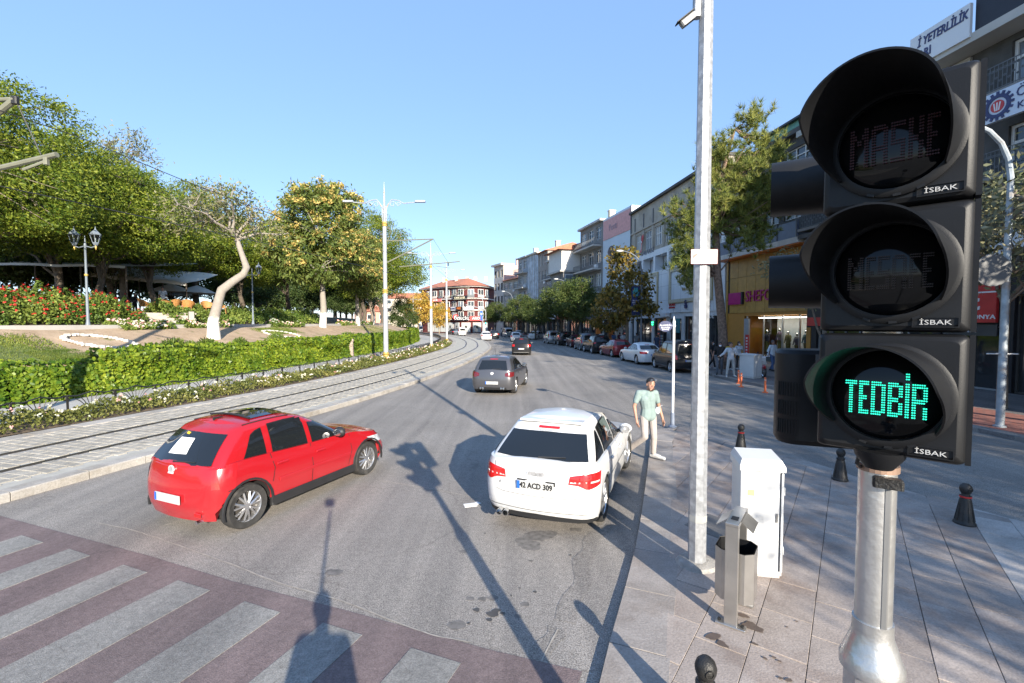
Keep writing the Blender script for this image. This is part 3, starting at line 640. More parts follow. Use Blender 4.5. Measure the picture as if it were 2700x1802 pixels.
for u, d, s, k, lb in woods:
    o = copy_tree(proto1 if k == 1 else proto2, label=lb); settle(o, u, d, -.1); o.rotation_euler.z = random.uniform(0, 6.28); o.scale = (s * random.uniform(.95, 1.05), s, s * random.uniform(.9, 1.02))
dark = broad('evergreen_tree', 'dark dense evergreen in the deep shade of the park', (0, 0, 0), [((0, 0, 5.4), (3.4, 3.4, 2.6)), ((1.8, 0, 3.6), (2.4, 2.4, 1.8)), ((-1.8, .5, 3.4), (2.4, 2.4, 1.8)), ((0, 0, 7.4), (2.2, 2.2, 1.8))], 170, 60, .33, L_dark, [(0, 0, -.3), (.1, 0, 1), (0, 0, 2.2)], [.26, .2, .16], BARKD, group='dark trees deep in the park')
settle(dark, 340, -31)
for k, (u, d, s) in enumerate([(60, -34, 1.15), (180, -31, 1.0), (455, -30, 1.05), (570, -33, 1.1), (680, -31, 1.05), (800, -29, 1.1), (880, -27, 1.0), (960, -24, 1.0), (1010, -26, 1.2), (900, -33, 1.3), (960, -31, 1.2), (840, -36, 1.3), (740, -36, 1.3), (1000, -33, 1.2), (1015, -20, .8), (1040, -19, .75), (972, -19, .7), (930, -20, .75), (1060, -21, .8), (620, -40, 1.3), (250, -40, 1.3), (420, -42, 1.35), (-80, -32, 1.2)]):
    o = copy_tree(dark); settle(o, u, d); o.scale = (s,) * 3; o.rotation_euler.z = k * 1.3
cedar = broad('thin_topped_tree', 'thin grey green tree top rising behind the park trees', (0, 0, 0), [((0, 0, 6), (2.4, 2.4, 4.6)), ((1.2, 0, 9.4), (1.1, 1.1, 2.8)), ((-1, .5, 9), (1, 1, 3))], 200, 30, .3, L_grey, [(0, 0, -.3), (0, 0, 4), (.2, 0, 9)], [.25, .18, .06], BARK, n1=10, sub=6, cr=.45, aspect=.25); settle(cedar, 330, -24); cedar.scale = (1.1, 1.1, 1.12)
# --- the bent tree with the limewashed trunk
def bent_tree():
    t = thing('bent_tree', 'leaning tree with bent trunk limewashed white at the foot and half bare crown', 'tree'); mb = MB()
    trunk = [(0, 0, -.2), (.0, 0, 1.0), (.3, 0, 2.2), (.45, .05, 2.75), (1.0, .05, 3.25), (1.55, .1, 3.7), (1.72, .1, 4.1), (1.45, .1, 5.0), (1.25, .15, 5.7)]
    mb.tube(trunk, [.38, .28, .24, .25, .22, .2, .19, .14, .12], 12); cs = shell([((-.6, 0, 7.0), (2.2, 2, 1.2)), ((2.1, .3, 6.6), (2.1, 1.9, 1.2)), ((.8, -.2, 7.8), (2.0, 1.8, 1.0))], 120, .3)
    limbs(mb, [(1.45, .1, 5.0), (1.25, .15, 5.7)], [.15, .13], cs[:90], 9, r1=.5, sub=9, twig=.016); ends = [Vector(random.choice(cs)) for _ in range(90)]
    for e in ends:
        f_ = Vector(random.choice(cs)); 
        if (f_ - e).length < 1.6: mb.tube([e, (e + f_) / 2 + Vector((0, 0, .15)), f_ + Vector((0, 0, random.uniform(-.2, .4)))], [.012, .009, .004], 3, False)
    mb.build('trunk', M_lime, t, 60); crown('crown', [(*leafquads(clumps(cs, 26, .42), .2, .08, None, .3), L_grey), (*leafquads(clumps(cs[:60], 22, .4), .18, .08, None, .2), L_loc)], t); return t
bt = bent_tree(); settle(bt, 563, -10.7); bt.rotation_euler.z = R(20)
# --- trees in yellow flower
ail = broad('ailanthus_tree', 'tall tree covered in golden yellow seed clusters beside the tram pole', (0, 0, 0), [((0, 0, 9.6), (2.9, 2.9, 2.4)), ((-2.0, 0, 6.6), (2.3, 2.3, 1.9)), ((1.9, .3, 6.3), (2.2, 2.2, 1.9)), ((-.4, -1, 5.2), (2.4, 2, 1.7)), ((.2, 0, 7.4), (2.8, 2.8, 1.7)), ((-1.2, 0, 11), (1.7, 1.7, 1.1)), ((1.3, 0, 10.8), (1.7, 1.7, 1.1))], 330, 52, .4, L_ail, [(0, 0, -.2), (.1, 0, 1.6), (0, .05, 3.2), (.15, 0, 4.6), (.1, 0, 7.2)], [.3, .24, .2, .17, .09], M_lime, n1=8, sub=7, droop=.55, seeds=36, cr=.52, aspect=.3); settle(ail, 851, -12.6); ail.scale = (1.15, 1.15, 1.06)
a2 = copy_tree(ail, label='smaller yellow flowered tree between the taller one and the tram pole'); settle(a2, 944, -12.9); a2.scale = (.95, .95, .88); a2.rotation_euler.z = 2.2
small = broad('young_tree', 'slim young tree with thin crooked trunk right of the yellow flowered trees', (0, 0, 0), [((0, 0, 4.2), (1.2, 1.2, 1.1)), ((.4, 0, 3.2), (1, 1, .8))], 40, 24, .25, L_dark, [(0, 0, -.1), (.15, 0, 1), (-.1, 0, 2), (.2, 0, 3)], [.14, .11, .09, .06], M_lime); settle(small, 985, -13)
# --- ivy on the retaining wall
def ivy_wall():
    t = thing('ivy_wall', 'long low retaining wall overgrown with bright green ivy beside the path', 'ivy wall')
    strip('wall', [(-8.75, 1.3), (-8.35, 1.42), (-8.28, 1.36), (-8.2, .05)], pm('rough_stone_wall', (.2, .16, .13), .95, var=.25, scale=2, bump=.8), t, .05); rows = []; P = []; D = []; ln2 = [p for p in TRAM if p.y > 3]; cv = offs(ln2, -8.2)
    s = 0.0; acc = []
    for i in range(1, len(cv)): acc.append((cv[i] - cv[i - 1]).length)
    tot = np.cumsum(acc); total = tot[-1]; smax = tot[min(range(len(cv) - 1), key=lambda k: abs(cv[k].y - 100))]
    n = 115000; s265 = s_of(262, -8); ss = (np.random.uniform(0, 1, n) ** 1.6) * smax
    for s in ss:
        i = int(np.searchsorted(tot, s)); i = min(i, len(cv) - 2); p = cv[i]; tt = (cv[i + 1] - cv[i]).normalized(); nn = Vector((tt.y, -tt.x)); top = (1.34 if p.y < s265 + 2.2 else 1.66) + .2 * mnoise.noise(Vector((s * .22, 0, 3))) + .12 * mnoise.noise(Vector((s * .9, 0, 7)))
        q = random.random(); z = top * (1 - q ** 1.15); bul = .3 + .25 * mnoise.noise(Vector((s * .55, z * 1.1, 0))) + .16 * mnoise.noise(Vector((s * 1.6, z * 2.2, 4)))
        if z > top - .12: bul -= random.uniform(0, .9); z += random.uniform(-.02, .12)
        if z < .25: bul += random.uniform(0, .25) * (1 - z / .25) * 1.4
        x = bul * random.uniform(.75, 1.08) if z <= top - .12 else bul; P.append((p.x + nn.x * x + tt.x * random.uniform(-.3, .3), p.y + nn.y * x + tt.y * random.uniform(-.3, .3), .12 + max(z, 0))); D.append((nn.x, nn.y, .5))
    P = np.array(P); D = np.array(D); sz = .060 + .0019 * np.linalg.norm(P[:, :2], axis=1); nrm = unit(D + np.random.normal(size=D.shape) * .45); a = unit(np.cross(nrm, np.random.normal(size=D.shape))); b_ = np.cross(nrm, a); L_ = (sz * np.random.uniform(.7, 1.4, len(P)))[:, None]
    V = np.stack([P - a * L_ * .6, P + b_ * L_ * .55 - nrm * L_ * .15, P + a * L_ * .7 , P - b_ * L_ * .55 - nrm * L_ * .15], 1).reshape(-1, 3); crown('ivy', [(V, np.arange(len(V)).reshape(-1, 4), L_ivy)], t)
    strip('ivy_shade_backing', [(-8.7, 1.45), (-8.3, 1.5), (-8.15, 1.3), (-8.1, .7), (-8.02, .13)], pm('ivy_shade', (.03, .055, .012), .95, var=.5, scale=8), t, .04)  # backing sheet that closes holes between leaves, shade put into its green-black colour
    return t
ivy_wall()
# --- the rose beds
def rose_bed(name, label, s0, s1, d0, d1, zfun, n, leaf, mat, flowers, hgt, cat='rose bed'):
    t = thing(name, label, cat); ln2 = [p for p in TRAM if s0 <= p.y <= s1]; P = []; Fl = []
    for k in range(n):
        i = int(len(ln2) * (random.random() ** 1.5) * .985); i = min(i, len(ln2) - 2); tt = (ln2[i + 1] - ln2[i]).normalized(); nn = Vector((tt.y, -tt.x)); e = random.uniform(-1, 1); d = (d0 + d1) / 2 + (d1 - d0) / 2 * e; x = ln2[i] + nn * d + tt * random.uniform(-.4, .4)
        bump_ = .72 + .5 * mnoise.noise(Vector((x.x * .9, x.y * .9, 2))) + .35 * mnoise.noise(Vector((x.x * 2.6, x.y * 2.6, 9))); top = hgt * max(.2, bump_) * (1 - .55 * abs(e) ** 3); q = random.random() ** .5; P.append((x.x, x.y, zfun(d) + top * q))
        if random.random() < flowers[1] and q > .8: Fl.append((x.x, x.y, zfun(d) + top * 1.04, random.random()))
    P = np.array(P); sz = leaf + .0012 * np.linalg.norm(P[:, :2], axis=1); parts = [(*leafquads(P, sz, sz * .6, np.tile([0, 0, .4], (len(P), 1))), mat)]; crown('foliage', parts, t)
    if Fl:
        Fl = np.array(Fl); parts = []
        for lo, hi, m_ in flowers[0]:
            S = Fl[(Fl[:, 3] >= lo) & (Fl[:, 3] < hi)][:, :3]
            if len(S): sz = flowers[2] + .0011 * np.linalg.norm(S[:, :2], axis=1); S6 = np.repeat(S, 7, 0) + np.random.normal(size=(len(S) * 7, 3)) * .022; parts.append((*leafquads(S6, np.repeat(sz, 7), np.repeat(sz, 7) * .8, np.tile([0, 0, .2], (len(S6), 1))), m_))
        tag(crown('blooms', parts, t), kind='stuff')
    return t
WP = [(0, .72, F_white), (.72, 1, F_pink)]
rose_bed('rose_hedge', 'low hedge of white and pink roses between tram track and path', 4, 62, -4.15, -2.62, lambda d: .15, 42000, .065, L_rose, (WP, .026, .045), .54, 'rose hedge')
rose_bed('rose_bank', 'bank thick with red roses behind the park path on the far left', s_of(-90, -17), s_of(382, -16.5), -19.2, -15.5, lambda d: bank_z(d), 26000, .11, L_rosedark, ([(0, 1, F_red)], .05, .045), 1.45)
rose_bed('shrub_bank', 'band of green bushes behind the park path right of the stone steps', s_of(478, -16), s_of(850, -16), -18.0, -15.5, lambda d: bank_z(d), 14000, .13, L_rosedark, (WP, .004, .06), 1.1, 'shrubs')
for lb, s0, s1, d0, d1, n in [('pink rose bushes at the foot of the stone steps', s_of(350, -13.2), s_of(468, -13.2), -14.2, -12.6, 3600), ('pink rose bushes right behind the bent limewashed trunk', s_of(502, -13.2), s_of(612, -13.2), -13.8, -12.7, 2400), ('pale rose bushes left of the yellow flowered tree trunk', s_of(728, -13), s_of(800, -13), -13.6, -12.6, 2200), ('pale rose bushes between the trunks near the tram pole', s_of(905, -13), s_of(985, -13), -13.8, -12.8, 1800)]:
    rose_bed('rose_bush', lb, s0, s1, d0, d1, lambda d: 2.5, n, .1, L_rosedark, (WP[:1] + [(.5, 1, F_pink)], .09, .06), .65, 'rose bush')
# low bushes along the top of the slope
def bush(label, u, d, r, h, n=900, mat=None):
    t = thing('shrub', label, 'shrub', group='low shrubs on the slope'); p = PT(u, d); t.location = (p.x, p.y, slope_z(d)); a = np.random.normal(size=(n, 3)); a[:, 2] = np.abs(a[:, 2]); a = unit(a) * np.random.uniform(.3, 1, (n, 1)) * np.array([r, r, h]); V, Fq = leafquads(a, .2, .05, unit(a) * 1.4 + np.array([0, 0, .6]), 0, .5); crown('foliage', [(V, Fq, mat or L_rosedark)], t)
for lb, u, d, r, h in [('upright green shrub on the slope left of the bent tree', 455, -9.0, .6, .6), ('low shrub on the slope edge just left of the bent trunk', 500, -8.9, .4, .4), ('low shrub on the slope edge right below the bent trunk', 543, -8.9, .5, .55), ('small shrub on the slope edge right of the bent trunk', 632, -8.8, .45, .5), ('round shrub on the slope under the yellow flowered tree', 727, -8.9, .55, .75), ('shrub at the gap in the ivy wall', 918, -9.0, .9, .5)]: bush(lb, u, d, r, h)
# --- street trees on the right
lin = broad('street_tree', 'dense green street tree, the larger left half of a pair above the parked cars', (0, 0, 0), [((0, 0, 5.6), (3.1, 3.1, 2.0)), ((-1.6, .3, 4.5), (2.2, 2.2, 1.4)), ((1.7, 0, 4.6), (2.2, 2.2, 1.4)), ((0, 0, 7.0), (1.9, 1.9, 1.1))], 230, 52, .24, L_lin, [(0, 0, -.1), (.05, 0, 1.2), (0, 0, 2.6)], [.2, .17, .14], BARKD, n1=7, cr=.42)
lin.location = atY(1480, 900, 62).xy.to_3d(); lin.location.z = .12
for u, Y, s, lb in [(1519, 57, 1.0, 'dense green street tree, the darker right half of a pair above the parked cars'), (1376, 84, .95, 'green street tree left of the pair, over the far parked vans'), (1306, 108, .92, 'small round green street tree at the far street corner'), (1412, 76, .8, 'green street tree just left of the pair, leaning over the road')]:
    o = copy_tree(lin, label=lb); p = atY(u, 900, Y); o.location = (p.x, Y, .12); o.scale = (s,) * 3; o.rotation_euler.z = u
pl = broad('plane_tree', 'autumn plane tree with yellow top beside the banner lamp post', (0, 0, 0), [((0, 0, 5.2), (2.2, 2.2, 1.8)), ((.9, 0, 3.9), (2, 2, 1.2)), ((-.9, .2, 3.8), (1.9, 1.9, 1.2)), ((-.3, 0, 7.2), (1.2, 1.2, 1.7))], 130, 30, .3, L_aut, [(0, 0, -.1), (.05, 0, 1.6), (0, 0, 3.2), (-.1, 0, 5.8)], [.14, .11, .09, .05], BARK, n1=7, sub=8, cr=.4, aspect=.75); p = atY(1652, 900, 43); pl.location = (p.x, 43, .12); pl.scale = (1.0, 1.0, 1.12)
p2 = copy_tree(pl, label='small browning plane tree between the orange shop pillars'); p = atY(1598, 900, 48); p2.location = (p.x, 47, .12); p2.scale = (.75,) * 3; p2.rotation_euler.z = 2
gold = broad('golden_tree', 'small golden autumn tree in front of the red corner building', (0, 0, 0), [((0, 0, 4.4), (2.3, 2.3, 2.4)), ((.6, 0, 6), (1.4, 1.4, 1.4))], 120, 36, .36, L_gold, [(0, 0, -.1), (0, 0, 1.5), (0, 0, 3)], [.14, .12, .08], BARK, cr=.5); p = atY(1158, 890, 108); gold.location = (p.x, 108, 0); gold.scale = (1.0,) * 3
g2 = copy_tree(gold, label='golden autumn tree left of the red corner building, before pale flats'); p = atY(1103, 890, 128); g2.location = (p.x, 128, 0); g2.scale = (1.7, 1.7, 1.5)
g3 = copy_tree(dark, label='dark green bushy tree standing at the right end of the park hill'); p = atY(1062, 880, 90); g3.location = (p.x, 90, .6); g3.scale = (.72, .72, .8); g3['group'] = 'green trees at the end of the hill'
# --- the pine
def pine():
    t = thing('pine_tree', 'tall pine with thick reddish trunk and tufted yellow green crown behind galvanised pole', 'tree'); mb = MB(); trunk = [(0.0, 0, -.1), (-.1, 0, 2), (-.45, 0, 5), (-.6, 0, 7.5), (-.35, .1, 10), (.4, .1, 12.6)]; mb.tube(trunk, [.28, .23, .2, .18, .13, .05], 12)
    cs = []; blobs = [((.9, 0, 10.0), (2.2, 2, 1.9)), ((.3, 0, 8.4), (2.6, 2.2, 1.3)), ((-1.9, 0, 7.4), (1.4, 1.5, 1.8)), ((2.2, 0, 8.9), (1.3, 1.4, 1.2)), ((1.3, 0, 12.6), (.75, .75, 1.7)), ((2.4, 0, 11.2), (.6, .6, 1.1)), ((-.9, 0, 10.6), (.7, .7, 1.3)), ((-.5, .2, 11.2), (.9, .9, 1.3)), ((-2.0, 0, 5.6), (1.1, 1.1, 1.2)), ((.9, -.3, 6.9), (1.3, 1.4, .9)), ((1.9, .3, 7.2), (.8, .8, .6))]
    cs = shell(blobs, 420, .3)
    for c in cs[:110]:
        c = Vector(c); s_ = min((Vector(q) for q in trunk[2:]), key=lambda q: (q - c).length + abs(q.z - c.z + .8)); mid = s_.lerp(c, .55) + Vector((0, 0, -.2)); mb.tube([s_, mid, c], [.05, .03, .012], 4, False)
    mb.build('trunk', pm('pine_bark', (.2, .135, .1), .95, var=.45, scale=9, bump=1.0, bscale=22), t, 60); P = np.repeat(cs, 5, 0) + np.random.normal(size=(len(cs) * 5, 3)) * .24; n = 32; Q = np.repeat(P, n, 0); a = np.random.normal(size=Q.shape); a[:, 2] += 1.3; a = unit(a); b_ = unit(np.cross(a, np.random.normal(size=Q.shape))); L_ = np.random.uniform(.2, .46, (len(Q), 1)); V = np.stack([Q + b_ * .015, Q - b_ * .015, Q + a * L_], 1).reshape(-1, 3); crown('crown', [(V, np.arange(len(V)).reshape(-1, 3), L_pine)], t); return t
pi = pine(); p = atY(1905, 930, 27.6); pi.location = (p.x + .1, 27.6, .12); pi.scale = (1.1, 1.1, 1.13)
# --- loose leafed trees over the right pavement, some only throwing their shade into the picture
ol = broad('loose_street_tree', 'loose grey leaved street tree in front of the orange shop front', (0, 0, 0), [((0, 0, 5.0), (2.2, 2.2, 1.3)), ((1.3, 0, 5.9), (1.8, 1.8, 1.1)), ((-1.2, .4, 5.6), (1.6, 1.6, 1.0))], 110, 34, .2, L_olive, [(0, 0, -.1), (.1, 0, 1.5), (0, 0, 3.4)], [.15, .12, .1], BARK, n1=7, sub=8, cr=.42, aspect=.4)
p = atY(2130, 900, 24); ol.location = (p.x + .8, 24, .12); ol.scale = (1.0,) * 3
for x, y, s, lb in [(15.2, 11.4, 1.1, 'loose street tree on the right pavement just beyond the picture edge'), (15.9, 14.8, 1.0, 'loose leafed street tree beside the right lamp post at the picture edge'), (14.3, 4, 1.15, 'loose street tree on the right pavement outside the picture edge'), (10.6, -7.5, .95, 'loose tree behind the viewer whose shade dapples the plaza'), (13.6, -5, 1.0, 'second loose tree behind the viewer on the plaza side'), (15.2, -9.5, 1.2, 'third loose tree farthest behind the viewer'), (17, -1, 1.2, 'street tree right behind the viewer by the shops'), (19.0, 8.4, 1.1, 'street tree close to the sign covered facade, outside the picture'), (18.5, -9, 1.3, 'big street tree far behind the viewer on the pavement')]:
    o = copy_tree(ol, label=lb); o.location = (x, y, .12); o.scale = (s,) * 3; o.rotation_euler.z = x * 3
# ------------------------------------------------------------------ cars
def paint(name, col, metal=0.0, rough=.28, dust=.0):
    if name in MATS: return MATS[name]
    m, nt, b = newmat(name); N = nt.nodes; L = nt.links; tc = N.new('ShaderNodeTexCoord'); nz = N.new('ShaderNodeTexNoise'); nz.inputs['Scale'].default_value = 3; nz.inputs['Detail'].default_value = 6; L.new(tc.outputs['Object'], nz.inputs['Vector'])
    sx = N.new('ShaderNodeSeparateXYZ'); L.new(tc.outputs['Object'], sx.inputs[0]); mr = N.new('ShaderNodeMapRange'); mr.inputs['From Min'].default_value = .75; mr.inputs['From Max'].default_value = .1; mr.inputs['To Max'].default_value = .55; L.new(sx.outputs['Z'], mr.inputs['Value'])
    mu = N.new('ShaderNodeMath'); mu.operation = 'MULTIPLY'; L.new(mr.outputs[0], mu.inputs[0]); L.new(nz.outputs['Fac'], mu.inputs[1])
    mx = N.new('ShaderNodeMixRGB'); L.new(mu.outputs[0], mx.inputs['Fac']); mx.inputs['Color1'].default_value = rgba(col); mx.inputs['Color2'].default_value = rgba([c * .75 + .06 for c in col]); L.new(mx.outputs[0], b.inputs['Base Color'])
    setin(b, Metallic=metal, Roughness=rough); b.inputs['Coat Weight'].default_value = .6 if sum(col) > .2 else .15; b.inputs['Specular IOR Level'].default_value = .5 if sum(col) > .2 else .25; b.inputs['Coat Roughness'].default_value = .05
    MATS[name] = m; return m
K_tyre = pm('tyre_rubber', (.028, .027, .026), .85, var=.3, scale=12, dirt=(.07, .065, .06)); K_rim = pm('alloy', (.55, .55, .56), .3, .85, var=.1); K_black = pm('black_plastic', (.018, .018, .019), .55, var=.2); K_seam = pm('shut_line', (.012, .012, .012), .9)
K_glass = glassm('car_glass', (.010, .012, .014), .03); K_seal = pm('window_seal', (.012, .012, .013), .4); K_well = pm('wheel_well', (.012, .012, .012), .95); K_badge = pm('pale_badge', (.62, .62, .63), .35, .2, var=.05); K_chrome = pm('chrome', (.7, .7, .7), .15, 1.0, var=.05); K_plate = pm('plate_white', (.46, .46, .45), .4, var=.04); K_eu = pm('plate_blue', (.02, .12, .55), .4); K_ink = pm('plate_black', (.012, .012, .012), .5)
def lampm(name, col, rough=.12):
    return pm(name, col, rough, 0, .25, 14, coat=.8)
K_tail = lampm('tail_lamp_red', (.5, .012, .012)); K_tailc = lampm('tail_lamp_clear', (.62, .5, .48)); K_head = lampm('head_lamp_clear', (.5, .52, .55)); K_amber = lampm('lamp_amber', (.7, .22, .03)); K_smoke = lampm('tail_lamp_smoked', (.12, .012, .014))
def lerp(a, b_, t): return a + (b_ - a) * t
def prof(P, x):
    if x <= P[0][0]: return P[0][1]
    for (a, za), (b_, zb) in zip(P, P[1:]):
        if x <= b_: t = (x - a) / (b_ - a); t = t * t * (3 - 2 * t) * .5 + t * .5; return za + (zb - za) * t
    return P[-1][1]
class Car:
    def __init__(s, **k):
        s.__dict__.update(dict(wb=2.55, ro=.75, fo=.85, W=.87, zb=None, zbot=.2, roof=1.45, xr0=-.65, xr1=-.3, xf0=2.05, xf1=1.2, wg=.78, wr=.56, rw=.315, bowr=.09, bowf=.16, rcr=.3, rcf=.4, tail=((0, .06), (.25, .0), (.55, .0), (.8, .03), (1, .07)), nose=((0, .1), (.3, .0), (.6, .02), (.85, .12), (1, .22)), arc=.02, xm=.6, flare=.0, wprof=((0, .94), (.15, .975), (.55, 1.0), (.85, .985), (1, .955))))
        s.__dict__.update(k)
        s.R = s.rw + .055
    def half(s, xr, xf, w, bowr, bowf, rcr, rcf, sx, ny=5, nc=6):
        """half plan outline, from the middle of the tail round one side to the middle of the nose"""
        P = []; rx = rcr * .95
        for i in range(ny): y = (w - rcr) * i / ny; P.append((xr + bowr * (y / w) ** 2, y))
        b0 = xr + bowr * ((w - rcr) / w) ** 2
        for i in range(nc): q = math.pi / 2 * i / nc; P.append((b0 + rx * (1 - math.cos(q)), w - rcr + rcr * math.sin(q)))
        x0 = b0 + rx; f0 = xf - bowf * ((w - rcf) / w) ** 2; x1 = f0 - rcf * 1.1
        for t in sx(x0, x1): P.append((t, w))
        for i in range(nc, -1, -1): q = math.pi / 2 * i / nc; P.append((f0 - rcf * 1.1 * (1 - math.cos(q)), w - rcf + rcf * math.sin(q)))
        for i in range(ny - 1, -1, -1): y = (w - rcf) * i / ny; P.append((xf - bowf * (y / w) ** 2, y))
        return P
    def sx_low(s, x0, x1):
        R = s.R; A = [c + R * math.cos(math.pi * (1 - k / 12)) for c in (0.0, s.wb) for k in range(13)]
        mid = [lerp(R, s.wb - R, k / 6) for k in range(1, 6)]
        X = [x0] + A[:13] + mid + A[13:] + [x1]
        return [min(max(x, x0), x1) for x in X]
    def lower_pt(s, i, kap):
        key = round(kap, 4)
        if key not in s._lc:
            w = s.W * prof(s.wprof, kap); s._lc[key] = s.half(-s.ro + prof(s.tail, kap), s.wb + s.fo - prof(s.nose, kap), w, s.bowr, s.bowf, s.rcr, s.rcf, s.sx_low)
        x, y = s._lc[key][i]; zb = prof(s.zb, x); bot = s.zbot + .06 * max(0, (-x - s.ro + .5)) ; z = lerp(bot, zb, kap)
        for c in (0.0, s.wb):
            d = abs(x - c)
            if d < s.R and y > s.W * .7: z = max(z, s.rw + math.sqrt(max(0, s.R ** 2 - d * d)) * .98)
        return (x, y, z)
    def gh_pt(s, i, eta):
        key = ('g', round(eta, 4))
        if key not in s._lc:
            e = eta; w = lerp(s.wg, s.wr, e ** 1.25) if e < .9 else lerp(s.wg, s.wr, e ** 1.25) - (e - .9) * .55; xr = lerp(s.xr0, s.xr1, e) - math.sin(e * math.pi) * s.bulge_r + max(0, e - .9) * 1.0; xf = lerp(s.xf0, s.xf1, e) + math.sin(e * math.pi) * .05 - max(0, e - .9) * 1.4
            s._lc[key] = s.half(xr, xf, w, s.bowr * .9, .18, .16, .2, lambda a, b_: [lerp(a, b_, k / 16) for k in range(17)])
        x, y = s._lc[key][i]; return (x, y, lerp(prof(s.zb, x) - .03, s.ztop(x), min(1, eta * (1 if eta < .9 else 1)) ** .95))
    bulge_r = .03
    def ztop(s, x): return s.roof - s.arc * (x - s.xm) ** 2 - (max(0, (s.xm - .9) - x) ** 2) * s.arc * 2
    def line(s, z, g):
        """half outline at height z of the lower body (g=0) or the cabin (g=1)"""
        n = s.n_g if g else s.n_l; out = []
        for i in range(n):
            lo, hi = 0.0, 1.0
            f = s.gh_pt if g else s.lower_raw
            for _ in range(9):
                m_ = (lo + hi) / 2
                if f(i, round(m_, 3))[2] < z: lo = m_
                else: hi = m_
            out.append(f(i, round((lo + hi) / 2, 3))[:2])
        return out
    def lower_raw(s, i, kap):
        s.lower_pt(i, kap); x, y = s._lc[round(kap, 4)][i]; return (x, y, lerp(s.zbot, prof(s.zb, x), kap))
    def cl(s, z, g):
        k = (round(z, 3), g)
        if k not in s._ln: s._ln[k] = s.line(z, g)
        return s._ln[k]
    def side(s, x, z, g, off=.004):
        P = s.cl(z, g)
        for (a, ya), (b_, yb) in zip(P, P[1:]):
            if a <= x <= b_ and ya > s.W * .3: return Vector((x, lerp(ya, yb, (x - a) / (b_ - a + 1e-9)) + off, z))
        return Vector((x, s.wr if g else s.W, z))
    def wrap(s, d, z, g, off=.004, front=False):
        """point at arc length d from the middle of the tail (or nose), sign = side"""
        P = s.cl(z, g); P = P[::-1] if front else P; a = abs(d)
        for p, q in zip(P, P[1:]):
            l = math.hypot(q[0] - p[0], q[1] - p[1])
            if a <= l and l > 0: t = a / l; n = Vector((-(q[1] - p[1]), q[0] - p[0])) / l * (1 if not front else -1); x, y = lerp(p[0], q[0], t) + n.x * off, lerp(p[1], q[1], t) + n.y * off; return Vector((x, y if d >= 0 else -y, z))
            a -= l
        return Vector((P[-1][0], P[-1][1], z))
    def body(s):
        s._lc = {}; s._ln = {}; s.n_l = 0; s.lower_pt(0, .5) if False else None
        w = s.W; s.n_l = len(s.half(-s.ro, s.wb + s.fo, w, s.bowr, s.bowf, s.rcr, s.rcf, s.sx_low)); s.gh_key = None; s._lc = {}
        s.n_g = 5 + 6 + 17 + 7 + 5
        mb = MB(); ks = [0, .06, .16, .3, .45, .6, .75, .88, .96, 1.0]
        def loft(fn, n, ks, crown):
            rows = []
            for k in ks: L_ = [fn(i, k) for i in range(n)]; rows.append(L_ + [(x, -y, z) for x, y, z in L_[::-1][1:-1]])
            mb.grid(rows, True); L_ = rows[-1][:n]; cap = []
            for x, y, z in L_:
                ins = [1, .93, .7, .35, 0, -.35, -.7, -.93, -1]; cap.append([(x, y * t, z + crown * (1 - t * t) * min(1, y / .4)) for t in ins])
            mb.grid(cap)
        loft(s.lower_pt, s.n_l, ks, .05); loft(s.gh_pt, s.n_g, [0, .2, .4, .6, .8, .9, .96, 1.0], .045)
        return mb
def gridpatch(fn, lo, hi, n=8, m_=4):
    """surface between two polylines of (a, z) pairs, laid on the car by fn(a, z)"""
    def pl(P, t):
        t *= len(P) - 1; i = min(int(t), len(P) - 2); f = t - i; return (lerp(P[i][0], P[i + 1][0], f), lerp(P[i][1], P[i + 1][1], f))
    rows = []
    for j in range(m_ + 1):
        r = []
        for i in range(n + 1): a = pl(lo, i / n); b_ = pl(hi, i / n); r.append(fn(lerp(a[0], b_[0], j / m_), lerp(a[1], b_[1], j / m_)))
        rows.append(r)
    return rows
def mirr(rows): return [[Vector((p.x, -p.y, p.z)) for p in r] for r in rows]
WHEELS = {}
def wheel_parts(rw, sp, rim):
    k = (rw, sp, rim.name)
    if k in WHEELS: return WHEELS[k]
    M = Matrix.Rotation(math.pi / 2, 3, 'X'); rr = rw * .68; w = .105
    ty = MB().lathe([(rr, -w * .8), (rw * .93, -w), (rw * .985, -w * .75), (rw, -w * .45), (rw, w * .45), (rw * .985, w * .75), (rw * .93, w), (rr, w * .8)], 28, M=M, cap=False).mesh('tyre', K_tyre, 50)
    rm = MB(); rm.lathe([(rr * .93, -w * .84), (rr * 1.005, -w * .82), (rr * 1.0, w * .82), (rr * .97, w * .7), (rr * .93, w * .4), (rr * .88, -w * .5), (rr * .93, -w * .84)], 28, M=M, cap=False)
    for q in range(sp):
        a = 2 * math.pi * q / sp
        for da in (-.1, .1):
            p0 = Vector((math.cos(a) * rr * .2, -w * .72, math.sin(a) * rr * .2)); p1 = Vector((math.cos(a + da * 2) * rr * .93, -w * .62, math.sin(a + da * 2) * rr * .93)); rm.tube([p0, p1], [rr * .085, rr * .07], 5)
    rm.lathe([(.01, w * .62), (rr * .26, w * .6), (rr * .26, w * .8), (.01, w * .84)], 12, M=M); rmm = rm.mesh('rim', rim, 40)
    dk = MB().lathe([(rr * .9, -w * .1), (rr * .9, 0), (.01, 0.01)], 24, M=M).mesh('brake_disc', pm('brake_steel', (.12, .11, .1), .5, .6))
    WHEELS[k] = (ty, rmm, dk); return WHEELS[k]
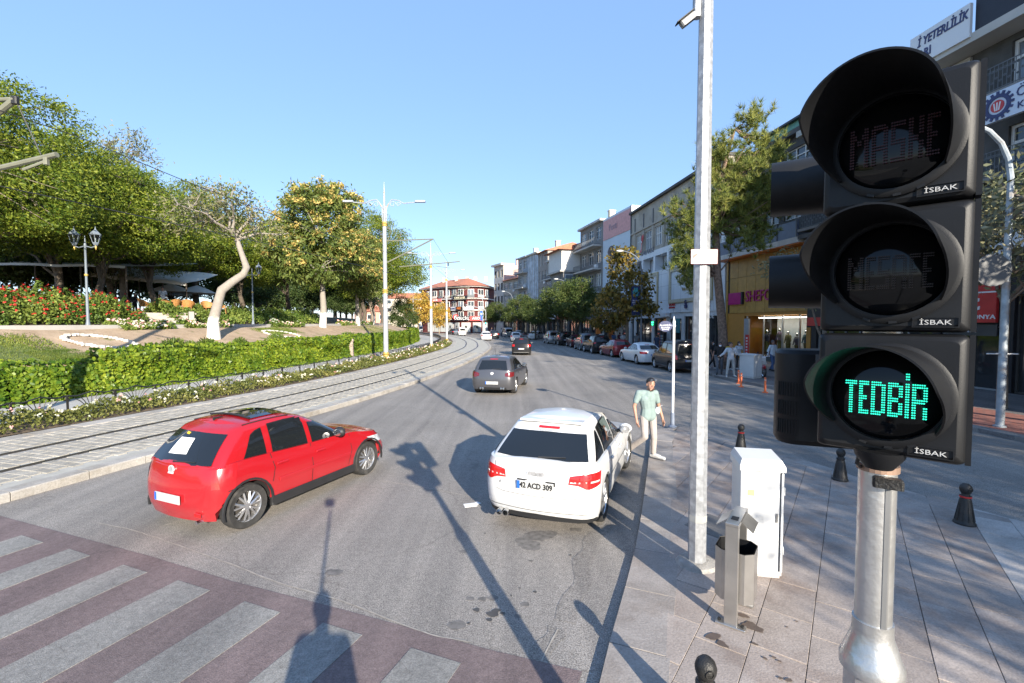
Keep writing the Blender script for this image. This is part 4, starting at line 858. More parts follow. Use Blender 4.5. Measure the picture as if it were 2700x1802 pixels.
def make_car(spec, name, label, cat, pos, head, mat, wins, group=None, tail=None, plate=None, spokes=5, rim=None, z=0.0, rear=(-.42, .42, .96, 1.3), sill=None, extras=None, scale=1.0, steer=0.0, roofrails=False, seams=(), handles=(), plate_at=(.62,), tailmat=None, mirror=True, wiper=True, bumper=None, front=True, high=True, seal=K_seal):
    t = thing(name, label, cat, (pos[0], pos[1], z), math.atan2(head[1], head[0]), group, scale); s = spec; body = s.body().build('body', mat, t, 44)
    # cabin glass
    for lo, hi in wins:
        for sg in (1, -1):
            cx = sum(p[0] for p in lo + hi) / len(lo + hi); cz = sum(p[1] for p in lo + hi) / len(lo + hi)
            big = lambda P: [(cx + (x - cx) * 1.05 + (.014 if x > cx else -.014) * 0, cz + (zz - cz) * 1.1) for x, zz in P]
            f = lambda a, zz: s.side(a, zz, 1, .014); r = gridpatch(f, lo, hi); fs = lambda a, zz: s.side(a, zz, 1, .008); r2 = gridpatch(fs, big(lo), big(hi)); r, r2 = (r, r2) if sg > 0 else (mirr(r), mirr(r2))
            w_ = MB().grid(r if sg < 0 else [q[::-1] for q in r]).build('side_window', K_glass, t, True); MB().grid(r2 if sg < 0 else [q[::-1] for q in r2]).build('frame', seal, w_, True)
    y0, y1, z0, z1 = rear; f = lambda a, zz: s.wrap(a, zz, 1, .010)
    rw_ = MB().grid(gridpatch(f, [(y0, z0 + .015), (0, z0), (y1, z0 + .015)], [(y0 * .84, z1), (0, z1 + .012), (y1 * .84, z1)], 12, 5)).build('rear_window', K_glass, t, True)
    zw0 = prof(s.zb, s.xf0) + .03; zw1 = s.ztop(s.xf1) - .1; f = lambda a, zz: s.wrap(a, zz, 1, .010, True)
    MB().grid([q[::-1] for q in gridpatch(f, [(-s.wg * .82, zw0), (0, zw0), (s.wg * .82, zw0)], [(-s.wr * .86, zw1), (0, zw1 + .01), (s.wr * .86, zw1)], 12, 5)]).build('windscreen', K_glass, t, True)
    # lamps
    for (lo, hi, mm) in tail or []:
        for sg in (1, -1):
            r = gridpatch(lambda a, zz: s.wrap(a, zz, 0, .012), lo, hi, 10, 4); MB().grid(r if sg > 0 else [q[::-1] for q in mirr(r)]).build('tail_light', mm, t, True)
    if front:
        zf = prof(s.zb, s.wb + s.fo - .35)
        for sg in (1, -1):
            r = gridpatch(lambda a, zz: s.wrap(a, zz, 0, .008, True), [(.45, zf - .2), (1.0, zf - .16)], [(.42, zf - .06), (1.15, zf - .02)], 8, 3); MB().grid([q[::-1] for q in r] if sg > 0 else mirr(r)).build('headlight', K_head, t, True)
    # wheels
    ty, rm, dk = wheel_parts(s.rw, spokes, rim or K_rim)
    for x in (0.0, s.wb):
        for sg in (1, -1):
            w = bpy.data.objects.new('wheel', None); C.objects.link(w); w.parent = t; w.location = (x, sg * (s.W - .125), s.rw); w.rotation_euler = (0, random.uniform(0, 6), (math.pi if sg > 0 else 0) + (steer if x else 0)); w.rotation_mode = 'XYZ'
            for n_, me in (('tyre', ty), ('rim', rm), ('brake_disc', dk)): link(n_, me, w)
    wl = MB()
    for x in (0.0, s.wb):
        for sg in (1, -1):
            P = [[(x + (s.R - .004) * math.cos(q), sg * yy, s.rw + (s.R - .004) * math.sin(q)) for q in [math.pi * k / 12 for k in range(13)]] for yy in (s.W * .955, s.W - .36)]; wl.grid(P); P2 = [[(x + rr * math.cos(q), sg * (s.W - .36), s.rw + rr * math.sin(q)) for q in [math.pi * k / 12 for k in range(13)]] for rr in (s.R, .001)]; wl.grid(P2)
    wl.box((s.wb / 2, 0, s.zbot + .05), (s.wb + s.ro + s.fo - .7, s.W * 1.55, .06)); wl.build('underbody', K_well, t)
    # plate
    if plate is not None:
        zp = plate_at[0]; P = s.wrap(0, zp, 0, .012); pl_ = MB().bbox((P.x - .008, 0, zp), (.016, .52, .115), .004).build('number_plate', K_plate, t); MB().box((P.x - .018, .238, zp), (.003, .04, .108)).build('blue_band', K_eu, pl_)
        if plate: text('characters', plate, .105, K_ink, pl_, (P.x - .02, -.015, zp - .003), Matrix.Rotation(-math.pi / 2, 3, 'Z'), depth=.0015, bold=.03, sx=.86)
    # shut lines, handles, mirrors, trim
    if seams:
        sm = MB()
        for P in seams:
            for sg in (1, -1):
                a = [s.side(x, zz, 0, .0065) for x, zz in P]; b_ = [s.side(x + dx, zz + dz, 0, .0065) for (x, zz), (dx, dz) in zip(P, [(.012, 0) if abs(P[-1][1] - P[0][1]) > abs(P[-1][0] - P[0][0]) else (0, .012)] * len(P))]; r = [a, b_]; sm.grid(r if sg > 0 else mirr(r))
        tag(sm.build('door_seams', K_seam, t), kind='stuff')
    for (x, zz) in handles:
        for sg in (1, -1):
            p = s.side(x, zz, 0, .018); MB().bbox((p.x, sg * p.y, p.z), (.2, .03, .03), .008).build('door_handle', mat, t)
    if mirror:
        for sg in (1, -1):
            mx_ = s.xf0 - .42; p = s.side(mx_, prof(s.zb, mx_) + .03, 1, .13); q = MB(); q.ball((p.x, sg * p.y, p.z + .05), .12, 12, 8, (.62, .95, .72)).build('mirror', mat if not isinstance(mirror, bpy.types.Material) else mirror, t, True); mo = t.children[-1]; MB().lathe([(.001, -.002), (.088, -.002), (.088, .004), (.001, .004)], 14, (p.x - .068, sg * p.y, p.z + .05), Matrix.Rotation(math.pi / 2, 3, 'Y') @ Matrix.Diagonal((.7, 1, 1))).build('mirror_glass', K_chrome, mo)
            MB().tube([(p.x, sg * (p.y - .14), p.z + .0), (p.x, sg * (p.y - .02), p.z + .03)], .03, 6).build('mirror_arm', K_black, t)
    if wiper:
        a = s.wrap(.02, z0 + .035, 1, .025); b_ = s.wrap(-.36 if abs(y0) > .5 else -.3, z0 + .05, 1, .025); MB().tube([a, b_], [.014, .007], 5).build('rear_wiper', K_black, t)
    if high:
        zz = z1 + .045; r = gridpatch(lambda a, q: s.wrap(a, q, 1, .012), [(-.16, zz), (.16, zz)], [(-.16, zz + .028), (.16, zz + .028)], 4, 1); MB().grid(r).build('high_brake_light', K_tail, t)
    if bumper:
        lo, hi, mm = bumper; r = gridpatch(lambda a, q: s.wrap(a, q, 0, .006), lo, hi, 20, 2); MB().grid(r).build('bumper_trim', mm, t, True)
    if sill:
        for sg in (1, -1): MB().bbox((s.wb / 2, sg * (s.W - .03), s.zbot + .045), (s.wb - 2 * s.R + .02, .07, .13), .015).build('sill', sill, t)
    if roofrails:
        for sg in (1, -1): MB().tube([(s.xr1 + .25, sg * s.wr * .93, s.ztop(s.xr1 + .3) + .02), (s.xr1 + .35, sg * s.wr * .93, s.ztop(s.xr1 + .4) + .06), (s.xf1 - .3, sg * s.wr * .93, s.ztop(s.xf1) + .06), (s.xf1 - .2, sg * s.wr * .93, s.ztop(s.xf1) + .02)], .018, 6).build('roof_rail', K_black if roofrails is True else roofrails, t)
    if extras: extras(t, s)
    return t
def axle(u1, v1, u2, v2, W):
    """rear axle centre and heading from the ground contacts of the two right-hand wheels (W<0: left-hand ones)"""
    a, b_ = at(u1, v1).xy, at(u2, v2).xy; h = (b_ - a).normalized(); n = Vector((-h.y, h.x)); return a + n * W, h
ZB = lambda a, b_, c, d, wb, ro, fo: [(-ro, a), (0, b_), (wb * .45, c), (wb * .8, c), (wb + fo - .5, d), (wb + fo, d - .22)]
# --- the red hatchback
sp = Car(wb=2.47, ro=.58, fo=.74, W=.81, zb=[(-.58, .96), (0, .985), (1.1, .94), (1.95, .925), (2.75, .80), (3.21, .60)], roof=1.445, xr0=-.52, xr1=-.08, xf0=2.1, xf1=1.16, wg=.745, wr=.555, rw=.315, xm=.58, arc=.075, bowr=.15, rcr=.34, zbot=.21)
M_redp = paint('red_paint', (.35, .009, .014), 0.0, .22)
def corsa_x(t, s):
    MB().grid(gridpatch(lambda a, z: s.wrap(a, z, 1, .016), [(-.12, 1.09), (.26, 1.07)], [(-.06, 1.27), (.24, 1.26)], 4, 3)).build('paper_sheet', pm('paper_white', (.8, .81, .82), .7, var=.03), t); MB().grid(gridpatch(lambda a, z: s.wrap(a, z, 1, .016), [(.12, 1.30), (.2, 1.305)], [(.12, 1.325), (.2, 1.33)], 2, 1)).build('yellow_sticker', pm('sticker_yellow', (.8, .5, .03), .5), t)
    z = s.ztop(.8) + .045; MB().grid([[(x, y, s.ztop(x) + .052 * (1 - (y / .53) ** 2) + .008) for y in (-.42, -.3, -.15, 0, .15, .3, .42)] for x in (.32, .5, .7, .9)][::-1]).build('sunroof', K_glass, t); MB().tube([(.31, y, s.ztop(.3) + .052 * (1 - (y / .53) ** 2) + .02) for y in (-.43, -.2, 0, .2, .43)], .016, 6).build('sunroof_deflector', K_black, t); MB().prism([(-.06, -.015), (.08, 0), (-.06, .015)], 0, .05).build('aerial_fin', K_black, t).location = (.12, -.0, s.ztop(.1) + .02)
    for y in (.525, -.525): MB().tube([(x, y, s.ztop(x) - .012) for x in (.12, .3, .5, .7, .9)], .011, 5).build('roof_gutter', K_black, t)
    MB().tube([s.wrap(-.5, .24, 0, .01) + Vector((.1, 0, 0)), s.wrap(-.5, .24, 0, .01) + Vector((-.06, 0, 0))], .028, 8).build('exhaust_pipe', K_chrome, t)
    for zz, d in ((.9, 0), (.86, .02)): MB().grid(gridpatch(lambda a, q: s.wrap(a, q, 0, .008), [(-.06, zz - .012), (.06, zz - .012)], [(-.06, zz + .01), (.06, zz + .01)], 3, 1)).build('badge', K_badge, t)
    MB().lathe([(.055, -.008), (.055, .008), (.045, .008), (.045, -.008)], 16, s.wrap(0, .905, 0, .012), Matrix.Rotation(math.pi / 2, 3, 'Y')).build('ring_badge', K_badge, t)
    for sg in (1, -1): MB().bbox((1.25, sg * (s.W + .002), .55), (1.5, .016, .05), .004).build('rubbing_strip', M_redp, t)
    P = s.wrap(-.5, .34, 0, .012); MB().bbox((P.x, P.y, P.z), (.02, .12, .05), .006).build('fog_lamp', K_tail, t)
    for x in (0, s.wb):
        for sg in (1, -1): MB().tube([(x + (s.R + .012) * math.cos(q), sg * (s.W - .008), s.rw + (s.R + .012) * math.sin(q)) for q in [R(-12 + 204 * k / 14) for k in range(15)]], .02, 5).build('arch_trim', K_black, t, True)
p, h = axle(661, 1394, 968, 1255, .815)
W_cor = [([(-.02, 1.0), (.15, .99), (.33, .985)], [(.16, 1.27), (.24, 1.31), (.34, 1.33)]), ([(.45, .985), (.75, .965), (1.08, .955)], [(.47, 1.36), (.75, 1.37), (1.07, 1.365)]), ([(1.19, .95), (1.5, .945), (1.86, .945)], [(1.18, 1.345), (1.26, 1.32), (1.36, 1.27)])]
make_car(sp, 'red_hatchback', 'red five door hatchback with a white paper in its rear window', 'car', p, h, M_redp, W_cor, tail=[([(.70, .68), (.80, .68)], [(.65, .97), (.70, .97)], K_tail)], plate='', spokes=7, sill=K_black, rear=(-.63, .63, .965, 1.33), plate_at=(.53,), extras=corsa_x, seams=[[(1.12, .3), (1.13, .6), (1.11, .94)], [(1.95, .35), (2.02, .6), (1.98, .9)], [(.38, .55), (.42, .75), (.36, .97)], [(-.3, .62), (-.1, .64)]], handles=[(.55, .8), (1.3, .79)], high=False, mirror=K_black, wiper=True)
# --- the white hatchback
sp = Car(wb=2.6, ro=.80, fo=.9, W=.84, zb=[(-.8, .955), (0, .975), (1.2, .935), (2.0, .93), (2.9, .82), (3.5, .60)], roof=1.425, xr0=-.70, xr1=-.02, xf0=2.1, xf1=1.1, wg=.765, wr=.55, rw=.335, xm=.6, arc=.05, bowr=.13, rcr=.3, zbot=.2)
M_whitep = paint('white_paint', (.62, .62, .615), 0.0, .3)
def audi_x(t, s):
    for y in (.44, .535): MB().lathe([(.042, -.12), (.046, 0), (.036, .002), (.034, -.1)], 12, (-s.ro + .0, y, .24), Matrix.Rotation(-math.pi / 2, 3, 'Y')).build('exhaust_pipe', K_chrome, t)
    zb_ = .83; P = s.wrap(0, zb_, 0, .006)
    for k in range(4): MB().lathe([(.042, -.006), (.042, .006), (.033, .006), (.033, -.006)], 18, (P.x, (k - 1.5) * .058, zb_), Matrix.Rotation(math.pi / 2, 3, 'Y')).build('ring_badge', K_badge, t)
    text('model_badge', 'A3', .07, K_chrome, t, (P.x + .03, .52, .66), Matrix.Rotation(-math.pi / 2 , 3, 'Z'), depth=.006); text('engine_badge', 'TDI', .05, K_chrome, t, (P.x + .035, -.52, .62), Matrix.Rotation(-math.pi / 2, 3, 'Z'), depth=.006)
    MB().bbox((P.x - .001, 0, .672), (.012, .545, .15), .003).build('plate_holder', K_ink, t); pf = MB().bbox((P.x - .004, 0, .60), (.014, .545, .045), .003).build('plate_frame', K_ink, t); text('frame_lettering', 'TÜRKİYE', .034, K_plate, pf, (P.x - .014, 0, .60), Matrix.Rotation(-math.pi / 2, 3, 'Z'), depth=.002, sx=1.5)
    p = s.wrap(0, 1.305, 1, .016); text('window_lettering', 'BABA İSTANBUL', .03, K_plate, t, (p.x - .006, 0, 1.315), Matrix.Rotation(-math.pi / 2, 3, 'Z') @ Matrix.Rotation(-R(58), 3, 'X'), depth=.001, bold=.02)
    MB().grid(gridpatch(lambda a, z: s.wrap(a, z, 0, .0045), [(-.72, .33), (0, .325), (.72, .33)], [(-.72, .338), (0, .333), (.72, .338)], 16, 1)).build('bumper_seam', K_seam, t)
    MB().grid(gridpatch(lambda a, z: s.wrap(a, z, 0, .0045), [(-.6, .56), (-.5, .535), (0, .53), (.5, .535), (.6, .56)], [(-.6, .566), (-.5, .541), (0, .536), (.5, .541), (.6, .566)], 24, 1)).build('tailgate_seam', K_seam, t)
    for q in (1, -1): MB().grid(gridpatch(lambda a, z: s.wrap(a, z, 0, .0045), [(q * .6, .56), (q * .6, .57)], [(q * .645, .92), (q * .653, .92)], 2, 8)).build('tailgate_seam', K_seam, t)
    MB().bbox((s.xr1 + .06, 0, s.ztop(s.xr1) + .008), (.2, 1.0, .03), .01).build('roof_spoiler', M_whitep, t)
p, h = axle(1600, 1374, 1660, 1231, .84)
W_aud = [([(-.42, 1.0), (-.2, .99), (.1, .985)], [(.0, 1.24), (.06, 1.27), (.14, 1.285)]), ([(.2, .985), (.6, .97), (1.02, .955)], [(.24, 1.3), (.6, 1.335), (1.01, 1.345)]), ([(1.12, .95), (1.5, .945), (1.9, .945)], [(1.11, 1.345), (1.25, 1.33), (1.42, 1.28)])]
TL = [(.45, .735), (.6, .725), (.71, .675), (.93, .725)], [(.47, .84), (.6, .865), (.73, .88), (.96, .885)]
make_car(sp, 'white_hatchback', 'white hatchback with lit red tail lamps standing beside the plaza kerb', 'car', p, h, M_whitep, W_aud, tail=[(TL[0], TL[1], K_tail), ([(.47, .752), (.9, .762)], [(.47, .77), (.91, .785)], K_tailc)], plate='42 ACD 309', spokes=5, rear=(-.68, .68, .985, 1.285), plate_at=(.68,), extras=audi_x, bumper=([(-.95, .2), (0, .2), (.95, .2)], [(-.88, .255), (0, .285), (.88, .255)], K_black), seams=[[(1.06, .32), (1.07, .6), (1.05, .94)], [(2.0, .36), (2.06, .6), (2.02, .9)], [(.42, .6), (.44, .75), (.3, .97)], [(.4, .58), (2.0, .56)]], handles=[(.52, .82), (1.3, .8)], steer=R(-6))
# --- grey hatchback driving ahead
sp = Car(wb=2.58, ro=.78, fo=.85, W=.88, zb=[(-.78, .98), (0, .985), (1.2, .955), (2.0, .95), (2.85, .84), (3.43, .62)], roof=1.485, xr0=-.66, xr1=-.30, xf0=2.1, xf1=1.15, wg=.795, wr=.59, rw=.325, xm=.5, arc=.035, rcr=.3)
def golf_x(t, s):
    for y in (.47, .37, -.37, -.47): MB().lathe([(.04, -.1), (.042, 0), (.03, .002)], 12, (-s.ro + .02, y, .27), Matrix.Rotation(-math.pi / 2, 3, 'Y')).build('exhaust_pipe', K_chrome, t)
    MB().lathe([(.06, -.01), (.06, .006), (.045, .012), (.01, .012)], 16, s.wrap(0, .87, 0, .01), Matrix.Rotation(-math.pi / 2, 3, 'Y')).build('round_badge', K_badge, t); MB().tube([(.05, 0, s.ztop(.1) + .03), (-.2, 0, s.ztop(0) + .38)], .006, 4).build('aerial', K_black, t)
p, h = axle(1363, 1037, 1389, 1015, .88)
make_car(sp, 'grey_hatchback', 'metallic grey hatchback driving ahead with four exhaust pipes', 'car', p, h, paint('grey_paint', (.115, .115, .125), .6, .32), W_cor, tail=[([(.53, .77), (.72, .72), (.92, .77)], [(.53, .88), (.7, .93), (.94, .92)], K_smoke)], plate='', rear=(-.6, .6, 1.0, 1.36), plate_at=(.5,), bumper=([(-.6, .22), (.6, .22)], [(-.56, .31), (.56, .31)], K_black), seams=[[(1.1, .3), (1.1, .95)], [(2.0, .35), (2.02, .9)], [(.4, .6), (.35, .97)]], handles=[(.5, .82), (1.3, .81)], extras=golf_x)
# --- black hatchback farther on
sp = Car(wb=2.46, ro=.7, fo=.75, W=.86, zb=[(-.7, .98), (0, .98), (1.2, .96), (2.0, .95), (2.7, .86), (3.2, .64)], roof=1.53, xr0=-.6, xr1=-.35, xf0=2.1, xf1=1.1, wg=.78, wr=.58, rw=.31, xm=.5, arc=.06)
M_blackp = paint('black_paint', (.016, .016, .018), 0.1, .25)
SEAM = [[(1.1, .32), (1.1, .95)], [(2.0, .36), (2.02, .9)], [(.4, .6), (.35, .97)]]
p = at(1377, 938).xy
make_car(sp, 'black_hatchback', 'small black hatchback with red tail lamps driving ahead of the grey one', 'car', (p.x - .05, p.y + .8), (.06, 1), M_blackp, W_cor, tail=[([(.6, .78), (.95, .78)], [(.58, .96), (.92, .98)], K_tail)], plate='', rear=(-.58, .58, 1.03, 1.38), plate_at=(.58,), seams=SEAM, bumper=([(-.7, .22), (.7, .22)], [(-.7, .3), (.7, .3)], pm('grey_plastic', (.12, .12, .12), .6)))
# --- the parked row along the right kerb, nearest first (left rear wheel contacts)
def parked(spec, u1, v1, u2, v2, *a, **k):
    q, h_ = axle(u1, v1, u2, v2, -spec.W); return make_car(spec, a[0], a[1], a[2], q, h_, *a[3:], **k)
van = lambda **k: Car(**{**dict(wb=2.66, ro=.78, fo=.86, W=.9, zb=[(-.78, 1.06), (0, 1.06), (1.5, 1.03), (2.3, 1.03), (2.95, .92), (3.5, .7)], roof=1.83, xr0=-.74, xr1=-.6, xf0=2.5, xf1=1.55, wg=.84, wr=.68, rw=.325, xm=.4, arc=.02, bulge_r=.01, bowr=.05, rcr=.18, zbot=.24), **k})
W_van = [([(-.5, 1.1), (.1, 1.1), (.62, 1.09)], [(-.46, 1.6), (.1, 1.63), (.6, 1.64)]), ([(.78, 1.09), (1.2, 1.08), (1.5, 1.07)], [(.78, 1.64), (1.2, 1.65), (1.46, 1.64)]), ([(1.6, 1.07), (2.0, 1.06), (2.3, 1.06)], [(1.58, 1.63), (1.68, 1.61), (1.8, 1.56)])]
parked(van(), 1764, 982, 1716, 968, 'black_van', 'black passenger van parked nearest at the right kerb, half behind the pole', 'van', M_blackp, W_van, tail=[([(.7, .8), (.86, .8)], [(.7, 1.12), (.86, 1.12)], K_tail)], plate='', rear=(-.66, .66, 1.13, 1.6), plate_at=(.72,), seams=[[(1.55, .32), (1.55, 1.04)], [(.7, .4), (.7, 1.06)], [(2.4, .4), (2.42, 1.0)]], sill=K_black, roofrails=True, wiper=False)
sedan = lambda **k: Car(**{**dict(wb=2.95, ro=1.05, fo=.85, W=.92, zb=[(-1.05, .99), (-.5, 1.02), (.2, 1.0), (1.4, .95), (2.4, .93), (3.2, .84), (3.8, .62)], roof=1.465, xr0=-.35, xr1=.45, xf0=2.5, xf1=1.45, wg=.8, wr=.57, rw=.34, xm=.95, arc=.06, rcr=.32, bowr=.1), **k})
W_sed = [([(.02, 1.03), (.3, 1.01), (.52, 1.0)], [(.4, 1.24), (.5, 1.3), (.58, 1.31)]), ([(.6, 1.0), (1.0, .985), (1.36, .97)], [(.68, 1.33), (1.0, 1.36), (1.35, 1.36)]), ([(1.46, .965), (1.9, .95), (2.3, .95)], [(1.44, 1.36), (1.6, 1.345), (1.78, 1.29)])]
TS = [([(.5, .78), (.75, .76), (1.05, .8)], [(.5, .9), (.75, .92), (1.1, .93)], K_tail)]
M_bmw = paint('white_paint_sedan', (.74, .75, .76), .05, .28)
parked(sedan(), 1676, 961, 1637, 951.5, 'white_sedan', 'white four door sedan parked between the black van and the dark red hatchback', 'car', M_bmw, W_sed, tail=TS, plate='', rear=(-.66, .66, 1.03, 1.3), plate_at=(.72,), seams=SEAM, wiper=False, handles=[(.7, .85), (1.5, .83)])
sp = Car(wb=2.58, ro=.72, fo=.8, W=.87, zb=[(-.72, 1.02), (0, 1.0), (1.2, .94), (2.0, .93), (2.85, .83), (3.38, .6)], roof=1.45, xr0=-.6, xr1=-.1, xf0=2.1, xf1=1.1, wg=.78, wr=.56, rw=.325, xm=.5, arc=.06)
parked(sp, 1611, 942.5, 1579, 936, 'dark_red_hatchback', 'dark red hatchback parked in front of the white sedan', 'car', paint('dark_red_paint', (.22, .012, .02), .1, .25), W_aud, tail=[([(.6, .8), (.98, .8)], [(.6, .95), (.98, .95)], K_tail)], plate='', rear=(-.58, .58, 1.04, 1.3), seams=SEAM)
suv = Car(wb=2.65, ro=.9, fo=.9, W=.92, zb=[(-.9, 1.1), (0, 1.08), (1.3, 1.04), (2.1, 1.03), (3.0, .95), (3.55, .72)], roof=1.7, xr0=-.8, xr1=-.35, xf0=2.2, xf1=1.2, wg=.82, wr=.6, rw=.36, xm=.5, arc=.05, zbot=.28)
W_suv = [([(-.45, 1.14), (-.1, 1.13), (.15, 1.12)], [(-.2, 1.45), (0, 1.5), (.16, 1.52)]), ([(.25, 1.12), (.7, 1.1), (1.08, 1.09)], [(.27, 1.54), (.7, 1.57), (1.06, 1.57)]), ([(1.18, 1.08), (1.6, 1.07), (1.95, 1.07)], [(1.17, 1.57), (1.3, 1.55), (1.45, 1.5)])]
parked(suv, 1558, 933, 1531, 926.5, 'black_suv', 'black off road estate with tall red tail lamps parked before the dark red hatchback', 'car', M_blackp, W_suv, tail=[([(.74, .95), (.9, .95)], [(.66, 1.1), (.86, 1.1)], K_tail)], plate='', rear=(-.62, .62, 1.14, 1.52), seams=SEAM, plate_at=(.8,))
parked(van(roof=1.78), 1527, 925, 1512, 920.2, 'grey_blue_van', 'grey blue passenger van parked between the black estate and the maroon sedan', 'van', paint('grey_blue_paint', (.13, .155, .18), .4, .3), W_van, tail=[([(.7, .8), (.86, .8)], [(.7, 1.2), (.86, 1.2)], K_tail)], plate='', rear=(-.66, .66, 1.13, 1.58), plate_at=(.72,), roofrails=True, wiper=False)
parked(sedan(wb=2.6, ro=1.0, fo=.8, W=.86, xf0=2.25, xf1=1.3), 1503, 917, 1488, 912.5, 'maroon_sedan', 'small maroon sedan parked in the middle of the far row', 'car', paint('maroon_paint', (.06, .014, .025), .2, .3), W_aud[:1] + W_aud[1:], tail=TS, plate='', rear=(-.6, .6, 1.03, 1.28), wiper=False)
parked(van(roof=1.72), 1470, 911.5, 1456, 907.5, 'black_van', 'black van parked in the far row behind the silver people carrier', 'van', M_blackp, W_van, tail=[([(.7, .8), (.86, .8)], [(.7, 1.2), (.86, 1.2)], K_tail)], plate='', rear=(-.66, .66, 1.1, 1.52), plate_at=(.72,), wiper=False)
M_silver = paint('silver_paint', (.42, .43, .45), .6, .3)
parked(van(roof=1.75), 1442, 907, 1428, 903.5, 'silver_van', 'silver people carrier parked at the far end of the row by the kerb', 'van', M_silver, W_van, tail=[([(.7, .9), (.86, .9)], [(.7, 1.35), (.86, 1.35)], K_tail)], plate='', rear=(-.66, .66, 1.12, 1.55), plate_at=(.72,), wiper=False)
# --- farther traffic
def far(spec, u, v, head, name, label, cat, mat, wins, **k):
    p_ = at(u, v).xy; h_ = Vector(head).normalized(); p_ = p_ + h_ * spec.ro; return make_car(spec, name, label, cat, p_, h_, mat, wins, **{**dict(plate='', mirror=False, wiper=False, front=True, high=False), **k})
S2 = lambda: sedan(wb=2.6, ro=1.0, fo=.8, W=.86, xf0=2.25, xf1=1.3)
far(S2(), 1283, 899, (-.12, 1), 'white_sedan', 'white sedan driving away in the left lane near the tram curve', 'car', M_whitep, W_aud, tail=TS, rear=(-.6, .6, 1.03, 1.28))
hb = lambda: Car(wb=2.46, ro=.7, fo=.75, W=.84, zb=[(-.7, .98), (0, .98), (1.2, .96), (2.0, .95), (2.7, .86), (3.2, .64)], roof=1.46, xr0=-.6, xr1=-.3, xf0=2.1, xf1=1.1, wg=.77, wr=.57, rw=.3, xm=.5, arc=.06)
THB = [([(.62, .75), (.9, .75)], [(.6, .98), (.86, .98)], K_tail)]
far(hb(), 1361, 902, (-.02, 1), 'white_hatchback', 'small white hatchback in traffic just behind the black hatchback roof', 'car', M_whitep, W_cor, tail=THB, rear=(-.56, .56, 1.0, 1.34))
far(S2(), 1304, 894, (-.12, 1), 'dark_sedan', 'dark sedan with lit tail lamps right of the distant white sedan', 'car', M_blackp, W_aud, tail=TS, rear=(-.6, .6, 1.03, 1.28))
far(S2(), 1402, 896.5, (.45, .9), 'white_sedan', 'old white sedan parked slantwise at the far right kerb', 'car', M_bmw, W_aud, tail=TS, rear=(-.6, .6, 1.03, 1.28))
far(S2(), 1371, 893.5, (-.05, 1), 'silver_sedan', 'silver blue car in the far queue left of the slanting white sedan', 'car', M_silver, W_aud, tail=TS, rear=(-.6, .6, 1.03, 1.28))
far(van(roof=1.85), 1343, 890, (-.25, 1), 'silver_van', 'pale silver van in the far queue under the street tree', 'van', M_silver, W_van, tail=[([(.7, .9), (.86, .9)], [(.7, 1.35), (.86, 1.35)], K_tail)], rear=(-.66, .66, 1.12, 1.55))
far(van(roof=1.85), 1220, 886, (-.5, 1), 'white_van', 'small white van following the bend below the red corner building', 'van', M_whitep, W_van, tail=[([(.7, .9), (.86, .9)], [(.7, 1.35), (.86, 1.35)], K_tail)], rear=(-.66, .66, 1.12, 1.55))
far(S2(), 1203, 885, (-.5, 1), 'dark_sedan', 'dark car beside the small white van in the bend', 'car', M_blackp, W_aud, tail=TS, rear=(-.6, .6, 1.03, 1.28))
far(van(roof=1.95), 1121, 877, (-1, .6), 'white_van', 'white van waiting far left behind the slim tram pole', 'van', M_whitep, W_van, tail=[([(.7, .9), (.86, .9)], [(.7, 1.35), (.86, 1.35)], K_tail)], rear=(-.66, .66, 1.12, 1.55))
for u, v, hd, nm, lb, mt in [(1153, 877, (1, .2), 'dark_sedan', 'dark car crossing in front of the golden tree at the far left', M_blackp), (1092, 873, (1, .3), 'silver_sedan', 'silver car parked far left below the pale flats', M_silver), (1076, 871.5, (1, .3), 'white_sedan', 'white car parked farthest left beside the hill end', M_whitep), (1104, 870.5, (-1, .1), 'dark_sedan', 'dark blue car far left behind the parked silver one', paint('navy_paint', (.02, .035, .09), .2, .3))]: far(S2(), u, v, hd, nm, lb, 'car', mt, W_aud, tail=TS, rear=(-.6, .6, 1.03, 1.28))
